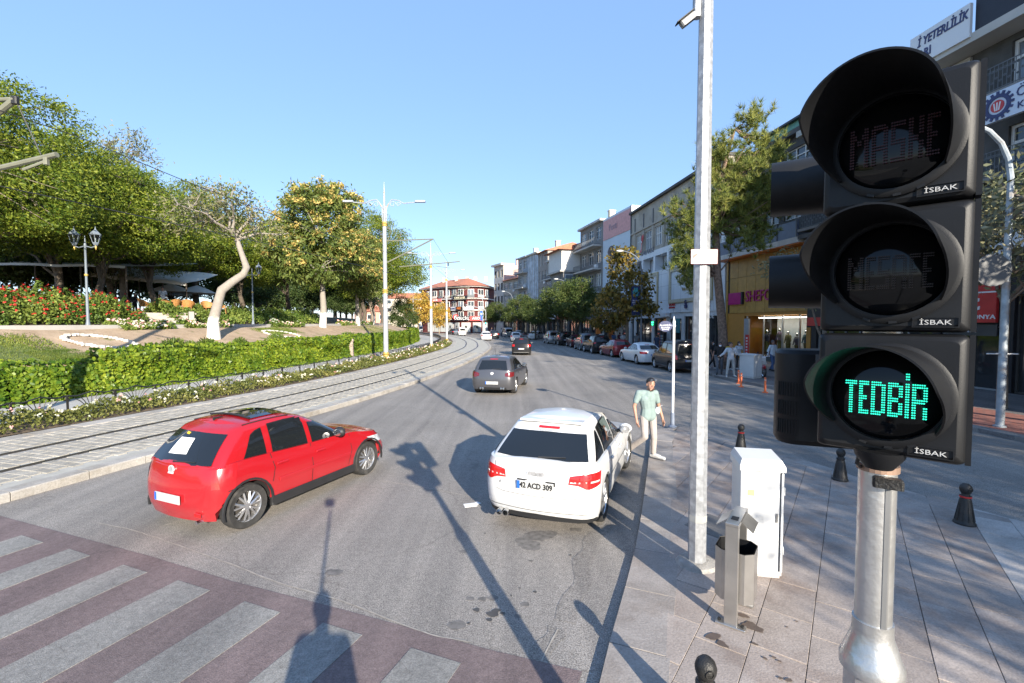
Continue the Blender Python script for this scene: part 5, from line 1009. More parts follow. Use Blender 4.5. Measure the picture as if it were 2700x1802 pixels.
# ------------------------------------------------------------------ buildings along the right side
def fac(u):
    k = (u - 1350) / F
    for a, b_ in zip(FAC, FAC[1:]):
        ka, kb = a.x - k * a.y, b_.x - k * b_.y
        if ka * kb <= 0 and b_.y > 5: t = ka / (ka - kb); return a + (b_ - a) * t
    return FAC[-1]
def facY(Y):
    for a, b_ in zip(FAC, FAC[1:]):
        if a.y <= Y <= b_.y: return a + (b_ - a) * ((Y - a.y) / (b_.y - a.y))
def zz(Y, v): return H + (851 - v) / F * Y
class Bld:
    """a building whose local x runs along its facade from its far to its near end, y goes inwards"""
    def __init__(s, name, label, far, near, cat='building', depth=11, group=None):
        s.far, s.near = Vector(far), Vector(near); d = s.near - s.far; s.L = d.length; s.d = depth; s.dir = d / s.L; s.t = thing(name, label, cat, (s.far.x, s.far.y, .0), math.atan2(d.y, d.x), group); s.ops = []
    def x(s, u):
        k = (u - 1350) / F; a, d = s.far, s.dir; return (k * a.y - a.x) / (d.x - k * d.y)
    def z(s, u, v): p = s.far + s.dir * s.x(u); return H + (851 - v) / F * p.y
    def wall(s, z0, z1, mat, ops=(), y=0.0, x0=0, x1=None, name='wall', rev=.22, depth=None):
        """storeys z0..z1 with real openings (x0, x1, z0, z1)"""
        x1 = s.L if x1 is None else x1; depth = s.d if depth is None else depth; ops = [o for o in ops if o[1] > o[0]]
        xs = sorted({x0, x1, *[min(max(o[0], x0), x1) for o in ops], *[min(max(o[1], x0), x1) for o in ops]}); zs = sorted({z0, z1, *[o[2] for o in ops], *[o[3] for o in ops]}); mb = MB()
        for a, b_ in zip(xs, xs[1:]):
            for c, d in zip(zs, zs[1:]):
                mx_, mz = (a + b_) / 2, (c + d) / 2
                if any(o[0] < mx_ < o[1] and o[2] < mz < o[3] for o in ops): continue
                mb.add([(a, y, c), (b_, y, c), (b_, y, d), (a, y, d)], [(0, 1, 2, 3)])
        for o in ops:
            a, b_, c, d = o; r = y + rev; mb.add([(a, y, c), (a, r, c), (a, r, d), (a, y, d)], [(0, 3, 2, 1)]); mb.add([(b_, y, c), (b_, r, c), (b_, r, d), (b_, y, d)], [(0, 1, 2, 3)]); mb.add([(a, y, d), (a, r, d), (b_, r, d), (b_, y, d)], [(0, 3, 2, 1)]); mb.add([(a, y, c), (a, r, c), (b_, r, c), (b_, y, c)], [(0, 1, 2, 3)])
        D = y + depth; mb.add([(x1, y, z0), (x1, D, z0), (x1, D, z1), (x1, y, z1)], [(0, 1, 2, 3)]); mb.add([(x0, y, z0), (x0, D, z0), (x0, D, z1), (x0, y, z1)], [(0, 3, 2, 1)]); mb.add([(x0, D, z0), (x1, D, z0), (x1, D, z1), (x0, D, z1)], [(0, 3, 2, 1)]); mb.add([(x0, y, z1), (x1, y, z1), (x1, D, z1), (x0, D, z1)], [(0, 1, 2, 3)]); mb.add([(x0, y, z0), (x1, y, z0), (x1, D, z0), (x0, D, z0)], [(0, 3, 2, 1)])
        return mb.build(name, mat, s.t)
    def box(s, name, x0, x1, y0, y1, z0, z1, mat, parent=None): return MB().box(((x0 + x1) / 2, (y0 + y1) / 2, (z0 + z1) / 2), (x1 - x0, y1 - y0, z1 - z0)).build(name, mat, parent or s.t)
    def window(s, o, y, nx=2, nz=1, frame=None, glass=None, name='window', w=.07, trans=.0, curtain=False):
        a, b_, c, d = o; mb = MB(); fr = frame or B_wf
        for i in range(nx + 1): x = lerp(a + w / 2, b_ - w / 2, i / nx); mb.box((x, y, (c + d) / 2), (w, .07, d - c))
        for q in [c + w / 2, d - w / 2] + ([lerp(c, d, trans)] if trans else [lerp(c, d, k / nz) for k in range(1, nz)]): mb.box(((a + b_) / 2, y + .003, q), (b_ - a - w, .062, w))
        f_ = mb.build(name, fr, s.t); MB().box(((a + b_) / 2, y + .05, (c + d) / 2), (b_ - a, .012, d - c)).build('pane', glass or B_glass, f_)
        if curtain: MB().box((lerp(a, b_, .28), y + .042, (c + d) / 2), ((b_ - a) * .4, .004, d - c - .1)).build('curtain', B_curt, f_)
        return f_
    def rail(s, x0, x1, z0, h, y0=-.9, ornate=False, mat=None, closed=True):
        mb = MB(); n = int((x1 - x0) / .14)
        for q in (z0 + .06, z0 + h): mb.box(((x0 + x1) / 2, y0, q), (x1 - x0, .03, .03)); [mb.box((x, y0 / 2, q), (.03, -y0, .03)) for x in (x0, x1) if closed]
        for i in range(n + 1):
            x = lerp(x0, x1, i / n); mb.box((x, y0, z0 + h / 2), (.016, .016, h))
            if ornate and i < n: mb.lathe([(.05, -.006), (.05, .006), (.036, .006), (.036, -.006)], 8, (x + .07, y0, z0 + h * (.5 if i % 2 else .35)), Matrix.Rotation(math.pi / 2, 3, 'X')); mb.lathe([(.06, -.006), (.06, .006), (.045, .006), (.045, -.006)], 8, (x + .07, y0, z0 + h * .8), Matrix.Rotation(math.pi / 2, 3, 'X'))
        return mb.build('balcony_rail', mat or B_iron, s.t)
    def sign(s, x0, x1, z0, z1, mat, lines, name='sign', y=-.18, th=.16, edge=None):
        o = MB().bbox(((x0 + x1) / 2, y + th / 2, (z0 + z1) / 2), (x1 - x0, th, z1 - z0), .02).build(name, mat, s.t)
        for ln_ in lines:
            txt, size, mt, tx, tz = ln_[:5]; k = ln_[5] if len(ln_) > 5 else {}
            text('lettering', txt, size, mt, o, (tx, y - .012, tz), depth=.012, **k)
        return o
B_wf = pm('white_window_frame', (.72, .72, .7), .5, var=.06); B_df = pm('dark_window_frame', (.06, .055, .05), .5); B_glass = glassm('window_glass', (.035, .045, .055), .05); B_glass2 = glassm('pale_window_glass', (.16, .19, .22), .06); B_curt = pm('net_curtain', (.55, .53, .48), .9, var=.2, scale=3); B_iron = pm('wrought_iron', (.13, .14, .15), .6)
B_grey = pm('grey_render', (.23, .22, .21), .9, var=.18, scale=.8, bump=.4, dirt=(.15, .14, .13)); B_dgrey = pm('dark_render', (.085, .083, .08), .9, var=.25, scale=1.5, bump=.5); B_pale = pm('pale_render', (.5, .48, .44), .9, var=.12, scale=.7, bump=.3, dirt=(.36, .33, .3)); B_white = pm('white_cladding', (.66, .68, .70), .45, var=.05, scale=.5, dirt=(.56, .57, .58)); B_beige = pm('stained_concrete', (.40, .36, .30), .9, var=.16, scale=.8, bump=.4, dirt=(.25, .21, .17)); B_och = randcol('ochre_panel', (.36, .20, .035), (.43, .24, .05), .5, 3, .1, 40); B_black = pm('black_fascia', (.014, .014, .018), .5); B_sgn = pm('white_sign', (.72, .72, .72), .4, var=.04, scale=.5); B_navy = pm('navy_letters', (.03, .035, .12), .4); B_red = pm('red_sign', (.5, .03, .03), .4); B_mag = pm('magenta_letters', (.36, .012, .14), .35); B_gold = pm('gold_letters', (.4, .32, .18), .4, .4); B_tile = pm('red_roof_tile', (.42, .16, .09), .85, var=.25, scale=4, bump=.6); B_pink = pm('pink_render', (.62, .44, .38), .9, var=.08, scale=.6, dirt=(.5, .35, .3)); B_blue = pm('blue_grey_panel', (.075, .095, .15), .4); B_green = pm('green_cladding', (.12, .3, .23), .6, var=.1); B_shop = glassm('shop_glass', (.03, .032, .034), .04); B_lit = emit('shop_light', (1.0, .85, .6), 1.6); B_orange = pm('orange_column', (.6, .17, .03), .5); B_stone = pm('frieze_stone', (.5, .44, .32), .7, var=.35, scale=14, bump=.8, bscale=30); B_cream = pm('cream_render', (.6, .54, .42), .9, var=.1, scale=.8); B_skin = pm('window_interior', (.05, .045, .04), .9)
m, nt, b = newmat('clear_shop_glass'); gl = nt.nodes.new('ShaderNodeBsdfGlossy'); gl.inputs['Roughness'].default_value = .02; tr = nt.nodes.new('ShaderNodeBsdfTransparent'); tr.inputs['Color'].default_value = (.75, .8, .8, 1); mx = nt.nodes.new('ShaderNodeMixShader'); fr = nt.nodes.new('ShaderNodeFresnel'); fr.inputs['IOR'].default_value = 1.5; nt.links.new(fr.outputs[0], mx.inputs[0]); nt.links.new(tr.outputs[0], mx.inputs[1]); nt.links.new(gl.outputs[0], mx.inputs[2]); nt.links.new(mx.outputs[0], nt.nodes['Material Output'].inputs['Surface']); B_clear = m
# --- grey building with the signs, at the right edge
L = Bld('office_building', 'grey four storey building hung with signs at the right edge of the picture', facY(28.2), facY(-1.0))
xL = lambda Y: L.L - (Y + 1.0) * (L.L / 29.2)
ops = []; wins_ = []
for Y0 in (18.35, 22.6, 26.8, 14.1, 9.9, 5.6, 1.4):
    a = xL(Y0); b_ = a + 2.2
    for z0, z1 in ((11.85, 13.85), (8.6, 10.6), (6.2, 7.8)): ops.append((a, min(b_, L.L - .3), z0, z1))
shop = [(xL(20.6), xL(18.25), .12, 2.75), (xL(17.9), xL(12), .12, 4.0), (xL(27.8), xL(24), .12, 3.6), (xL(23.5), xL(21), .12, 2.75), (xL(11), xL(1), .12, 3.8)]
L.wall(4.75, 14.1, B_dgrey, ops); L.wall(.0, 4.75, B_black, shop, name='ground_floor')
for o in ops: L.window(o, .16, 2, 1, B_wf, B_glass2 if o[2] > 9 else B_glass, trans=.66, w=.11)
for o in shop: L.window(o, .2, 2 if o[1] - o[0] < 3 else 4, 1, B_df if o[0] > xL(18) else pm('grey_frame', (.3, .3, .3), .4), B_shop, 'shop_window')
for x0 in (xL(20.55), xL(25.1)): L.box('pilaster', x0 - .8, x0 + .8, -.12, 0, 4.76, 14.05, B_pale)
L.box('eaves_slab', -.3, L.L + .2, -1.1, L.d, 14.1, 14.45, B_pale); L.box('parapet_board', xL(18.9), L.L + .2, -1.0, -.7, 14.45, 16.4, pm('navy_black_board', (.016, .016, .024), .5))
for z0 in (11.8, 8.55): L.box('balcony_slab', -.1, L.L, -1.0, -.002, z0 - .16, z0, B_grey); L.rail(.1, L.L - .1, z0, .95, -.95, True)
L.box('balcony_slab', -.1, L.L, -1.0, -.002, 7.95, 8.2, B_dgrey)
sg = L.sign(xL(21.4), xL(18.95), 14.3, 15.65, B_sgn, [('İ YETERLİLİK', .5, B_navy, (xL(21.4) + xL(18.95)) / 2 + .15, 15.22, dict(sx=.68, bold=.02, shear=.15)), ('LARI', .5, B_navy, xL(20.8), 14.68, dict(sx=.75, bold=.02))], y=-1.2)
sx0 = xL(18.35); sg = L.sign(sx0, sx0 + 8, 10.5, 11.6, pm('pale_blue_sign', (.6, .66, .75), .4, var=.03), [('ÖZÇELİK', .52, B_navy, sx0 + 1.15, 11.24, dict(align='LEFT', sx=.86)), ('KONYA BÖ', .34, B_navy, sx0 + 1.2, 10.77, dict(align='LEFT'))], y=-1.3)
ge = MB()
for k in range(16): a = 2 * math.pi * k / 16; ge.box((sx0 + .58 + .47 * math.cos(a), -1.315, 11.04 + .47 * math.sin(a)), (.12, .03, .09), 0, -a)
ge.lathe([(.30, -.015), (.43, -.015), (.43, .015), (.30, .015)], 24, (sx0 + .58, -1.315, 11.04), Matrix.Rotation(math.pi / 2, 3, 'X'), cap=False); ge.build('gear_emblem', B_navy, sg); MB().lathe([(.001, -.012), (.22, -.012), (.22, .012), (.001, .012)], 20, (sx0 + .58, -1.315, 11.04), Matrix.Rotation(math.pi / 2, 3, 'X')).build('red_disc', B_red, sg); [MB().box((sx0 + .58 + dx, -1.332, 11.02), (.04, .01, .3), 0, .2 * dx * 10).build('white_flame', B_sgn, sg) for dx in (-.08, 0, .08)]
L.sign(xL(20.6), xL(20.6) + 6, 5.55, 6.4, B_sgn, [('KARİYER', .36, pm('purple_letters', (.09, .03, .16), .4), xL(20.1), 6.2, dict(align='LEFT', sx=1.25, bold=.02)), ('GÜVENLİK', .3, B_navy, xL(20.1), 5.92, dict(align='LEFT', sx=1.2, bold=.02)), ('352 35 4 00', .2, B_navy, xL(19.9), 5.67, dict(align='LEFT', sx=1.3))], y=-.6)
L.sign(xL(20.9), xL(18.3), 2.9, 4.72, B_red, [('iyet', .95, B_sgn, xL(20.2), 3.72, dict(align='LEFT', bold=.03, sx=.95)), ('KONYA', .24, B_sgn, xL(19.3), 3.12, dict(align='LEFT', bold=.02, sx=1.2))], y=-.3); L.box('white_stripe', xL(20.9), xL(18.3), -.32, -.302, 4.1, 4.16, B_sgn)
L.sign(xL(20.45), xL(18.4), 2.35, 2.84, pm('dark_slate_sign', (.05, .055, .06), .4), [('ERHAN', .34, pm('grey_letters', (.5, .5, .52), .4), xL(20.3), 2.6, dict(align='LEFT', bold=.02, sx=1.1))], y=-.1, th=.1)
vs = L.sign(xL(20.72), xL(20.5), .7, 2.3, B_sgn, [(c, .13, B_navy, xL(20.61), 2.2 - k * .105, {}) for k, c in enumerate('KARİYERGÜVENLİK')], 'hanging_sign', y=-.2, th=.05)
ps = L.sign(xL(28.1), xL(26.4), 2.6, 5.4, B_black, [], 'pizza_sign', y=-.4); MB().lathe([(.001, -.02), (.55, -.02), (.55, .02), (.001, .02)], 24, (xL(27.3), -.43, 4.4), Matrix.Rotation(math.pi / 2, 3, 'X')).build('round_logo', B_sgn, ps); [MB().box((xL(27.3) + dx, -.46, 4.45), (.1, .02, .7), 0, dx * .5).build('red_stripe', B_red, ps) for dx in (-.3, -.1, .1, .3)]; MB().box((xL(27.3), -.44, 2.95), (1.4, .03, .5)).build('red_band', B_red, ps); MB().box((xL(27.3), -.47, 4.0), (.7, .02, .22)).build('red_label', B_red, ps)
# --- ochre clad shop
K = Bld('ochre_shop_building', 'building with ochre clad shop front and magenta lettering behind the pine', facY(37.3), facY(28.25))
xK = lambda u: K.x(u); x_l, x_r = xK(1924), K.L; zf0, zf1 = 3.62, 7.75
kops = []
for z0, z1 in ((9.6, 11.2), (12.4, 14.1)):
    for k in range(3): kops.append((.5 + k * 3.0, 3.0 + k * 3.0, z0, z1))
K.wall(7.9, 14.8, B_dgrey, kops); [K.window(o, .16, 3, 1, B_wf, B_glass, trans=.7) for o in kops]
K.wall(zf0, 7.9, pm('dark_joint', (.05, .035, .02), .9), name='fascia'); K.wall(0, zf0, pm('orange_wall', (.42, .19, .03), .6, var=.06), [(xK(1962), K.L - .35, .12, 3.4)], name='shop_wall', rev=1.6)
ncol, pz = 8, [zf0 + .0, 4.7, 6.35, zf1]
for i in range(ncol):
    for j in range(3):
        a, b_ = lerp(x_l, x_r, i / ncol) + .012, lerp(x_l, x_r, (i + 1) / ncol) - .012; MB().bbox(((a + b_) / 2, -.03, (pz[j] + pz[j + 1]) / 2), (b_ - a, .06, pz[j + 1] - pz[j] - .024), .008).build('cladding_panel', B_och, K.t)
for j in range(5): MB().bbox((x_l / 2 - .1, .0 - .03, .2 + j * 1.5 + .75), (x_l - .35, .06, 1.47), .008).build('cladding_panel', B_och, K.t)
K.box('canopy', -.2, K.L, -1.0, 0, 7.8, 8.15, B_pale); K.box('soffit', -.1, K.L, -.9, -.1, 7.74, 7.798, B_orange)
for z0 in (8.16, 11.4): K.box('balcony_panel', .1, K.L - .1, -.95, -.88, z0, z0 + 1.0, B_blue); [K.box('balcony_post', x - .03, x + .03, -1.0, -.86, z0, z0 + 1.1, B_iron) for x in np.linspace(.2, K.L - .2, 6)]
K.box('balcony_slab', 0, K.L, -1.0, -.002, 11.2, 11.39, B_pale); K.box('cornice', -.2, K.L + .1, -.5, K.d, 14.8, 15.1, B_dgrey); K.wall(15.1, 17.3, B_green, y=2.5, depth=6, name='green_roof_room'); K.box('roof_room_eaves', -.2, K.L, 2.2, 8.8, 17.3, 17.45, B_black)
ky = 4.66; mb_ = K.box('magenta_box', x_l + .05, xK(1958), -.2, -.06, 4.3, 5.2, B_mag); text('lettering', 'SHEFOOCH', 1.15, B_mag, K.t, (xK(1967), -.12, 4.8), align='LEFT', depth=.03, sx=.86, spacing=1.0); K.box('black_bar', xK(1958), xK(1962), -.22, -.06, 4.28, 5.22, B_black)
MB().add([(xK(1966), .1, .15), (K.L - .4, .1, .15), (K.L - .4, .1, 3.35), (xK(1966), .1, 3.35)], [(0, 1, 2, 3)]).build('glazing', B_clear, K.t); [K.box('mullion', x - .03, x + .03, .06, .16, .12, 3.4, pm('steel_mullion', (.4, .4, .4), .35, .7)) for x in (xK(1966), xK(2010), xK(2060), xK(2105))]; K.box('display_wall', xK(2005), K.L - .4, 1.3, 1.4, .15, 3.3, pm('pale_display_wall', (.5, .56, .58), .6, var=.08)); K.box('display_floor', xK(1966), K.L - .4, .12, 1.4, .12, .5, pm('display_floor', (.35, .35, .34), .5)); K.box('door_frame', xK(1962), xK(1974), -.02, .1, .12, 3.2, pm('grey_frame', (.3, .3, .3), .4))
rs = K.box('red_banner', xK(1975), xK(1984), -.3, -.26, .4, 2.0, B_red); [MB().box((xK(1979.5), -.305, .65 + .22 * k), (.18, .004, .1)).build('white_print', B_sgn, rs) for k in range(6)]
lt = K.box('strip_light', xK(1990), K.L - .6, .3, .5, 3.22, 3.27, emit('display_light', (1.0, .94, .85), 6.0))
for k, (u, cb, hz) in enumerate([(1998, (.03, .03, .05), .5), (2030, (.14, .1, .16), .75), (2052, (.1, .1, .04), .4), (2075, (.06, .06, .08), .2), (2098, (.05, .1, .12), .55), (2120, (.12, .11, .2), .25)]):
    t = thing('mannequin', ['mannequin in black with olive trousers at the left of the shop window', 'mannequin with dark striped jumper, tallest in the shop window', 'mannequin in a jacket beside the striped jumper in the shop window', 'low mannequin with grey top in the shop window', 'mannequin with a teal printed jacket in the shop window', 'mannequin with lilac jacket at the right end of the shop window'][k], 'mannequin'); x = xK(u); q = K.far + K.dir * x + Vector((-K.dir.y, K.dir.x)) * .75; t.location = (q.x, q.y, .5); t.rotation_euler.z = K.t.rotation_euler.z
    MB().lathe([(.02, 0), (.13, .05), (.14, .5), (.17, .8)], 10, (0, 0, hz * .5)).build('trousers', pm('mannequin_trousers', (.09, .1, .03), .8, var=.5, scale=9), t); MB().lathe([(.16, .0), (.15, .2), (.2, .45), (.17, .58), (.06, .64)], 12, (0, 0, .75 + hz * .5), Matrix.Diagonal((1.15, .7, 1))).tube([(.2, 0, 1.28 + hz * .5), (.27, -.03, 1.0 + hz * .5), (.25, -.1, .8 + hz * .5)], [.06, .05, .04], 6).tube([(-.2, 0, 1.28 + hz * .5), (-.27, -.03, 1.0 + hz * .5), (-.25, -.1, .8 + hz * .5)], [.06, .05, .04], 6).build('jacket', pm('mannequin_top_%d' % k, cb, .8, var=.5, scale=7), t); MB().ball((0, 0, 1.52 + hz * .5), .1, 10, 8, (.85, 1, 1.25)).build('head', pm('silver_head', (.7, .7, .7), .15, 1), t, True)
# --- white building with framed panels
J = Bld('white_building', 'white clad building with gold framed panels and beige concrete top storey', facY(58), facY(37.35)); xJ = J.x
jt = [(lerp(1.2, J.L - 1, k / 7) + .35, lerp(1.2, J.L - 1, (k + 1) / 7) - .35, 11.3, 13.4) for k in range(7)]
J.wall(10.9, 16.3, B_beige, jt); [J.window(o, .16, 4, 1, B_wf, B_glass2, trans=.62, curtain=k % 2 == 0) for k, o in enumerate(jt)]
for k in range(8): x = lerp(1.2, J.L - 1, k / 7); J.box('drain_pipe', x - .05, x + .05, -.1, -.002, 14.0, 15.6, B_iron); J.box('panel_rib', x - .22, x + .22, -.1, -.002, 10.95, 13.7, B_beige)
J.box('ledge', -.05, J.L + .05, -.14, -.002, 13.75, 13.95, B_beige); J.box('coping', -.1, J.L + .1, -.35, J.d, 16.3, 16.55, B_dgrey)
lg = [(lerp(.4, J.L - .4, k / 6) + .22, lerp(.4, J.L - .4, (k + 1) / 6) - .22, 8.5, 10.2) for k in range(6)]
J.wall(3.9, 10.85, B_white, lg, y=-.1, rev=.9, name='white_cladding', depth=1.0)
for o in lg: J.window((o[1] - 1.5, o[1] - .25, o[2] + .02, o[3]), .78, 2, 1, B_wf, B_glass)
text('lettering', 'GALAKSİ', .75, B_blue, J.t, (J.x(1706), -.12, 10.95), depth=.02, sx=1.2)
for k in range(14): x = lerp(.1, J.L - .1, k / 14); J.box('cladding_joint', x - .012, x + .012, -.106, -.1, 3.95, 8.3, pm('joint_grey', (.3, .31, .33), .8))
for z0 in (5.2, 6.7, 8.0): J.box('cladding_joint', .1, J.L - .1, -.107, -.1, z0, z0 + .02, MATS['joint_grey'])
for u0, u1 in ((1690, 1736), (1767, 1880)):
    a, b_ = J.x(u0), J.x(u1); g_ = bpy.data.objects.new('frieze_frame', None); C.objects.link(g_); g_.parent = J.t
    for x0, x1, z0, z1 in ((a, b_, 8.0, 8.3), (a, b_, 4.9, 5.2), (a, a + .3, 5.2, 8.0), (b_ - .3, b_, 5.2, 8.0)): J.box('frame_side', x0, x1, -.2, -.105, z0, z1, B_stone, g_); 
    for x0, x1, z0, z1 in ((a - .08, b_ + .08, 8.3, 8.38), (a - .08, b_ + .08, 4.82, 4.9), (a - .08, a, 4.9, 8.3), (b_, b_ + .08, 4.9, 8.3)): J.box('gold_edge', x0, x1, -.21, -.105, z0, z1, B_gold, g_)
text('lettering', 'Sebr-i', 1.15, B_gold, J.t, (J.x(1788), -.16, 7.15), align='LEFT', depth=.05, shear=.35, bold=.01); text('lettering', 'Takı & Gümüş', .42, B_gold, J.t, (J.x(1800), -.16, 6.1), align='LEFT', depth=.03)
text('lettering', 'GALAKSİ', .42, B_red, J.t, (J.x(1766), -.14, 4.72), align='LEFT', depth=.02, bold=.02, sx=.8); text('lettering', 'SÜRÜCÜ KURSU', .24, B_red, J.t, (J.x(1766), -.14, 4.4), align='LEFT', depth=.02, sx=.75); text('lettering', 'S', 1.05, B_navy, J.t, (J.x(1808), -.16, 4.6), align='LEFT', depth=.05, bold=.05); text('lettering', 'E', 1.0, B_navy, J.t, (J.x(1866), -.16, 4.6), align='LEFT', depth=.05, bold=.05); text('lettering', 'DE', .6, B_sgn, J.t, (J.x(1871), -.06, 3.45), align='LEFT', depth=.02)
jsh = [(J.x(a), J.x(b_), .12, z1) for a, b_, z1 in ((1650, 1672, 3.4), (1676, 1718, 3.4), (1724, 1756, 3.4), (1766, 1796, 3.3), (1803, 1855, 3.5), (1862, 1902, 3.5))]
J.wall(0, 3.9, B_white, jsh, name='ground_floor'); [J.window(o, .18, 2, 1, B_df, B_shop, 'shop_window') for o in jsh]
J.box('warm_strip', J.x(1676), J.x(1760), .3, .34, 3.1, 3.2, B_lit); sg = J.sign(J.x(1722), J.x(1737), 2.55, 3.05, pm('dark_green_sign', (.0, .08, .04), .4), [], 'lit_sign', y=-.4, th=.15); text('lettering', 'KREDİ', .22, emit('green_letters', (.05, 1.0, .4), 2.2), sg, (J.x(1729.5), -.42, 2.9), depth=.01, sx=.8); text('lettering', 'CAFE', .22, MATS['green_letters'], sg, (J.x(1729.5), -.42, 2.67), depth=.01, sx=.8)
J.box('teal_banner', J.x(1785), J.x(1796), -.2, -.12, 1.9, 3.3, pm('teal_sign', (.03, .22, .26), .5)); J.box('white_board', J.x(1746), J.x(1768), -.5, -.1, 3.5, 3.9, B_sgn)
rk = J.box('goods_rack', J.x(1757), J.x(1768), -.7, -.4, .15, 1.9, B_black); [MB().box((lerp(J.x(1758), J.x(1767), (k % 4) / 3.2), -.72, .4 + .28 * (k // 4)), (.16, .04, .18)).build('packet', pm('packet_%d' % (k % 4), [(.5, .1, .1), (.1, .3, .5), (.6, .55, .4), (.1, .1, .12)][k % 4], .5), rk) for k in range(20)]
fl = MB(); fl.grid([[(J.x(1690) + .25 * math.sin(k * .8) * .3 + .5 - k * .06, -.25 - .05 * math.sin(k), 13.0 - k * .28), (J.x(1690) + .9 + .25 * math.sin(k * .8) * .3 - k * .06, -.22 + .05 * math.sin(k), 13.2 - k * .28)] for k in range(8)]); o = fl.build('flag', B_red, J.t); MB().ball((J.x(1690) + .55, -.3, 12.3), .13, 8, 6, (1, .1, 1)).build('crescent', B_sgn, o)
# --- building with the poster
I = Bld('poster_building', 'building with a huge pink and pale blue fashion poster over its front', fac(1588), facY(58.05)); I.wall(3.9, 17.6, pm('poster_pale_blue', (.55, .62, .68), .6, var=.08, scale=.3), name='poster_front'); I.box('pink_band', .2, I.L - .1, -.06, -.002, 14.6, 17.3, pm('poster_pink', (.62, .3, .28), .6)); I.box('side_edge', I.L - .12, I.L, -.1, -.002, 4, 17.6, B_black)
for dx, z0, rx_, rz_ in ((.33, 11.6, 1.0, 1.5), (.56, 11.3, .9, 1.4)):
    MB().lathe([(.001, -.02), (1, -.02), (1, .02), (.001, .02)], 24, (I.L * dx, -.03, z0), Matrix.Rotation(math.pi / 2, 3, 'X') @ Matrix.Diagonal((rx_, rz_, 1))).build('poster_face', pm('poster_face', (.42, .28, .24), .6, var=.1), I.t); MB().lathe([(.001, -.02), (1, -.02), (1, .02), (.001, .02)], 24, (I.L * dx, -.04, z0 + rz_ * .75), Matrix.Rotation(math.pi / 2, 3, 'X') @ Matrix.Diagonal((rx_ * 1.05, rz_ * .5, 1))).build('poster_hair', pm('poster_hair', (.09, .06, .06), .6), I.t)
text('lettering', 'Penti', 1.3, pm('poster_grey', (.3, .2, .24), .5), I.t, (I.L * .4, -.08, 16.0), depth=.01)
ish = [(I.L * a, I.L * b_, .12, 3.3) for a, b_ in ((.05, .3), (.36, .62), (.68, .95))]; I.wall(0, 3.9, B_white, ish, name='ground_floor'); [I.window(o, .15, 2, 1, B_df, B_shop, 'shop_window') for o in ish]
for k, u in enumerate((1578, 1611, 1632)): b_ = thing('pillar', ['orange ringed shop pillar, leftmost on the far pavement', 'orange ringed shop pillar, right of the leftmost one', 'white square shop pillar nearest the banner lamp post'][k], 'pillar'); p = atY(u, 900, 54 - k * 3); b_.location = (p.x, p.y, .12); MB().bbox((0, 0, 1.7), (.6, .6, 3.4), .05).build('shaft', B_white if k == 2 else B_orange, b_); k < 2 and [MB().box((0, 0, z), (.63, .63, .08)).build('black_ring', B_black, b_) for z in (1.2, 1.4, 2.4, 2.6)]
# --- the curving row beyond
def ordinary(name, label, u0, u1, floors, z_g, hz, mat, nb, frame=None, near=None, far=None, roof='flat', balcony=(), wfrac=.6, glass=None, hw=.55, shopm=None, nx=2, signs=()):
    b = Bld(name, label, far or fac(u0), near or fac(u1)); ops = []; top = z_g + floors * hz
    for f in range(floors):
        for k in range(nb): a = b.L * (k + .5 - wfrac / 2) / nb; ops.append((a, a + b.L * wfrac / nb, z_g + f * hz + hz * (1 - hw) * .6, z_g + f * hz + hz * ((1 - hw) * .6 + hw)))
    b.wall(z_g, top, mat, ops)
    for k, o in enumerate(ops): b.window(o, .15, nx, 1, frame or B_wf, glass or (B_glass2 if k % 3 == 0 else B_glass), trans=.7, curtain=k % 4 == 1)
    sh = [(b.L * (k + .1) / 2, b.L * (k + .9) / 2, .12, z_g - .7) for k in range(2)]; b.wall(0, z_g, shopm or B_dgrey, sh, name='ground_floor'); [b.window(o, .15, 3, 1, B_df, B_shop, 'shop_window') for o in sh]
    b.box('shop_sign', .1, b.L - .1, -.4, -.01, z_g - .65, z_g - .05, random.choice([B_white, B_red, B_black, B_blue]))
    for k in range(3): b.box('air_conditioner', b.L * (.08 + .33 * k), b.L * (.08 + .33 * k) + .8, -.38, -.02, z_g + hz * (k % floors) + .15, z_g + hz * (k % floors) + .7, B_sgn)
    if roof == 'flat': b.box('cornice', -.1, b.L + .1, -.5, b.d, top, top + .3, B_pale)
    else:
        MB().add([(-.3, -.7, top), (b.L + .3, -.7, top), (b.L + .3, b.d, top), (-.3, b.d, top), (.6, b.d / 2, top + 1.9), (b.L - .6, b.d / 2, top + 1.9)], [(0, 1, 5, 4), (2, 3, 4, 5), (1, 2, 5), (3, 0, 4), (3, 2, 1, 0)]).build('roof', B_tile, b.t)
    c = MB(); c.box((b.L * .6, 3, top + 1.2), (.7, .9, 2.2)); c.box((b.L * .6, 3, top + 2.35), (.85, 1.05, .12)); c.build('chimney', B_pink if roof != 'flat' else B_cream, b.t)
    for f, x0, x1 in balcony:
        z0 = z_g + f * hz + .05; b.box('balcony_slab', b.L * x0, b.L * x1, -1.3, -.002, z0 - .22, z0, B_pale); b.rail(b.L * x0 + .05, b.L * x1 - .05, z0, .95, -1.25)
    return b
ordinary('balcony_building', 'grey building with deep projecting balcony slabs left of the poster', 1529, 1587, 4, 4.0, 3.4, B_grey, 3, balcony=((1, .0, .95), (2, 0, .95), (3, .0, .95)), wfrac=.66)
Gb = ordinary('corner_building', 'building with white blank side wall and overhanging tiled roof in the right row', 1471, 1528.5, 3, 4.2, 3.5, pm('taupe_render', (.24, .22, .2), .9, var=.1), 2, roof='hip', balcony=((2, .0, 1.0),), wfrac=.62, hw=.6, nx=3)
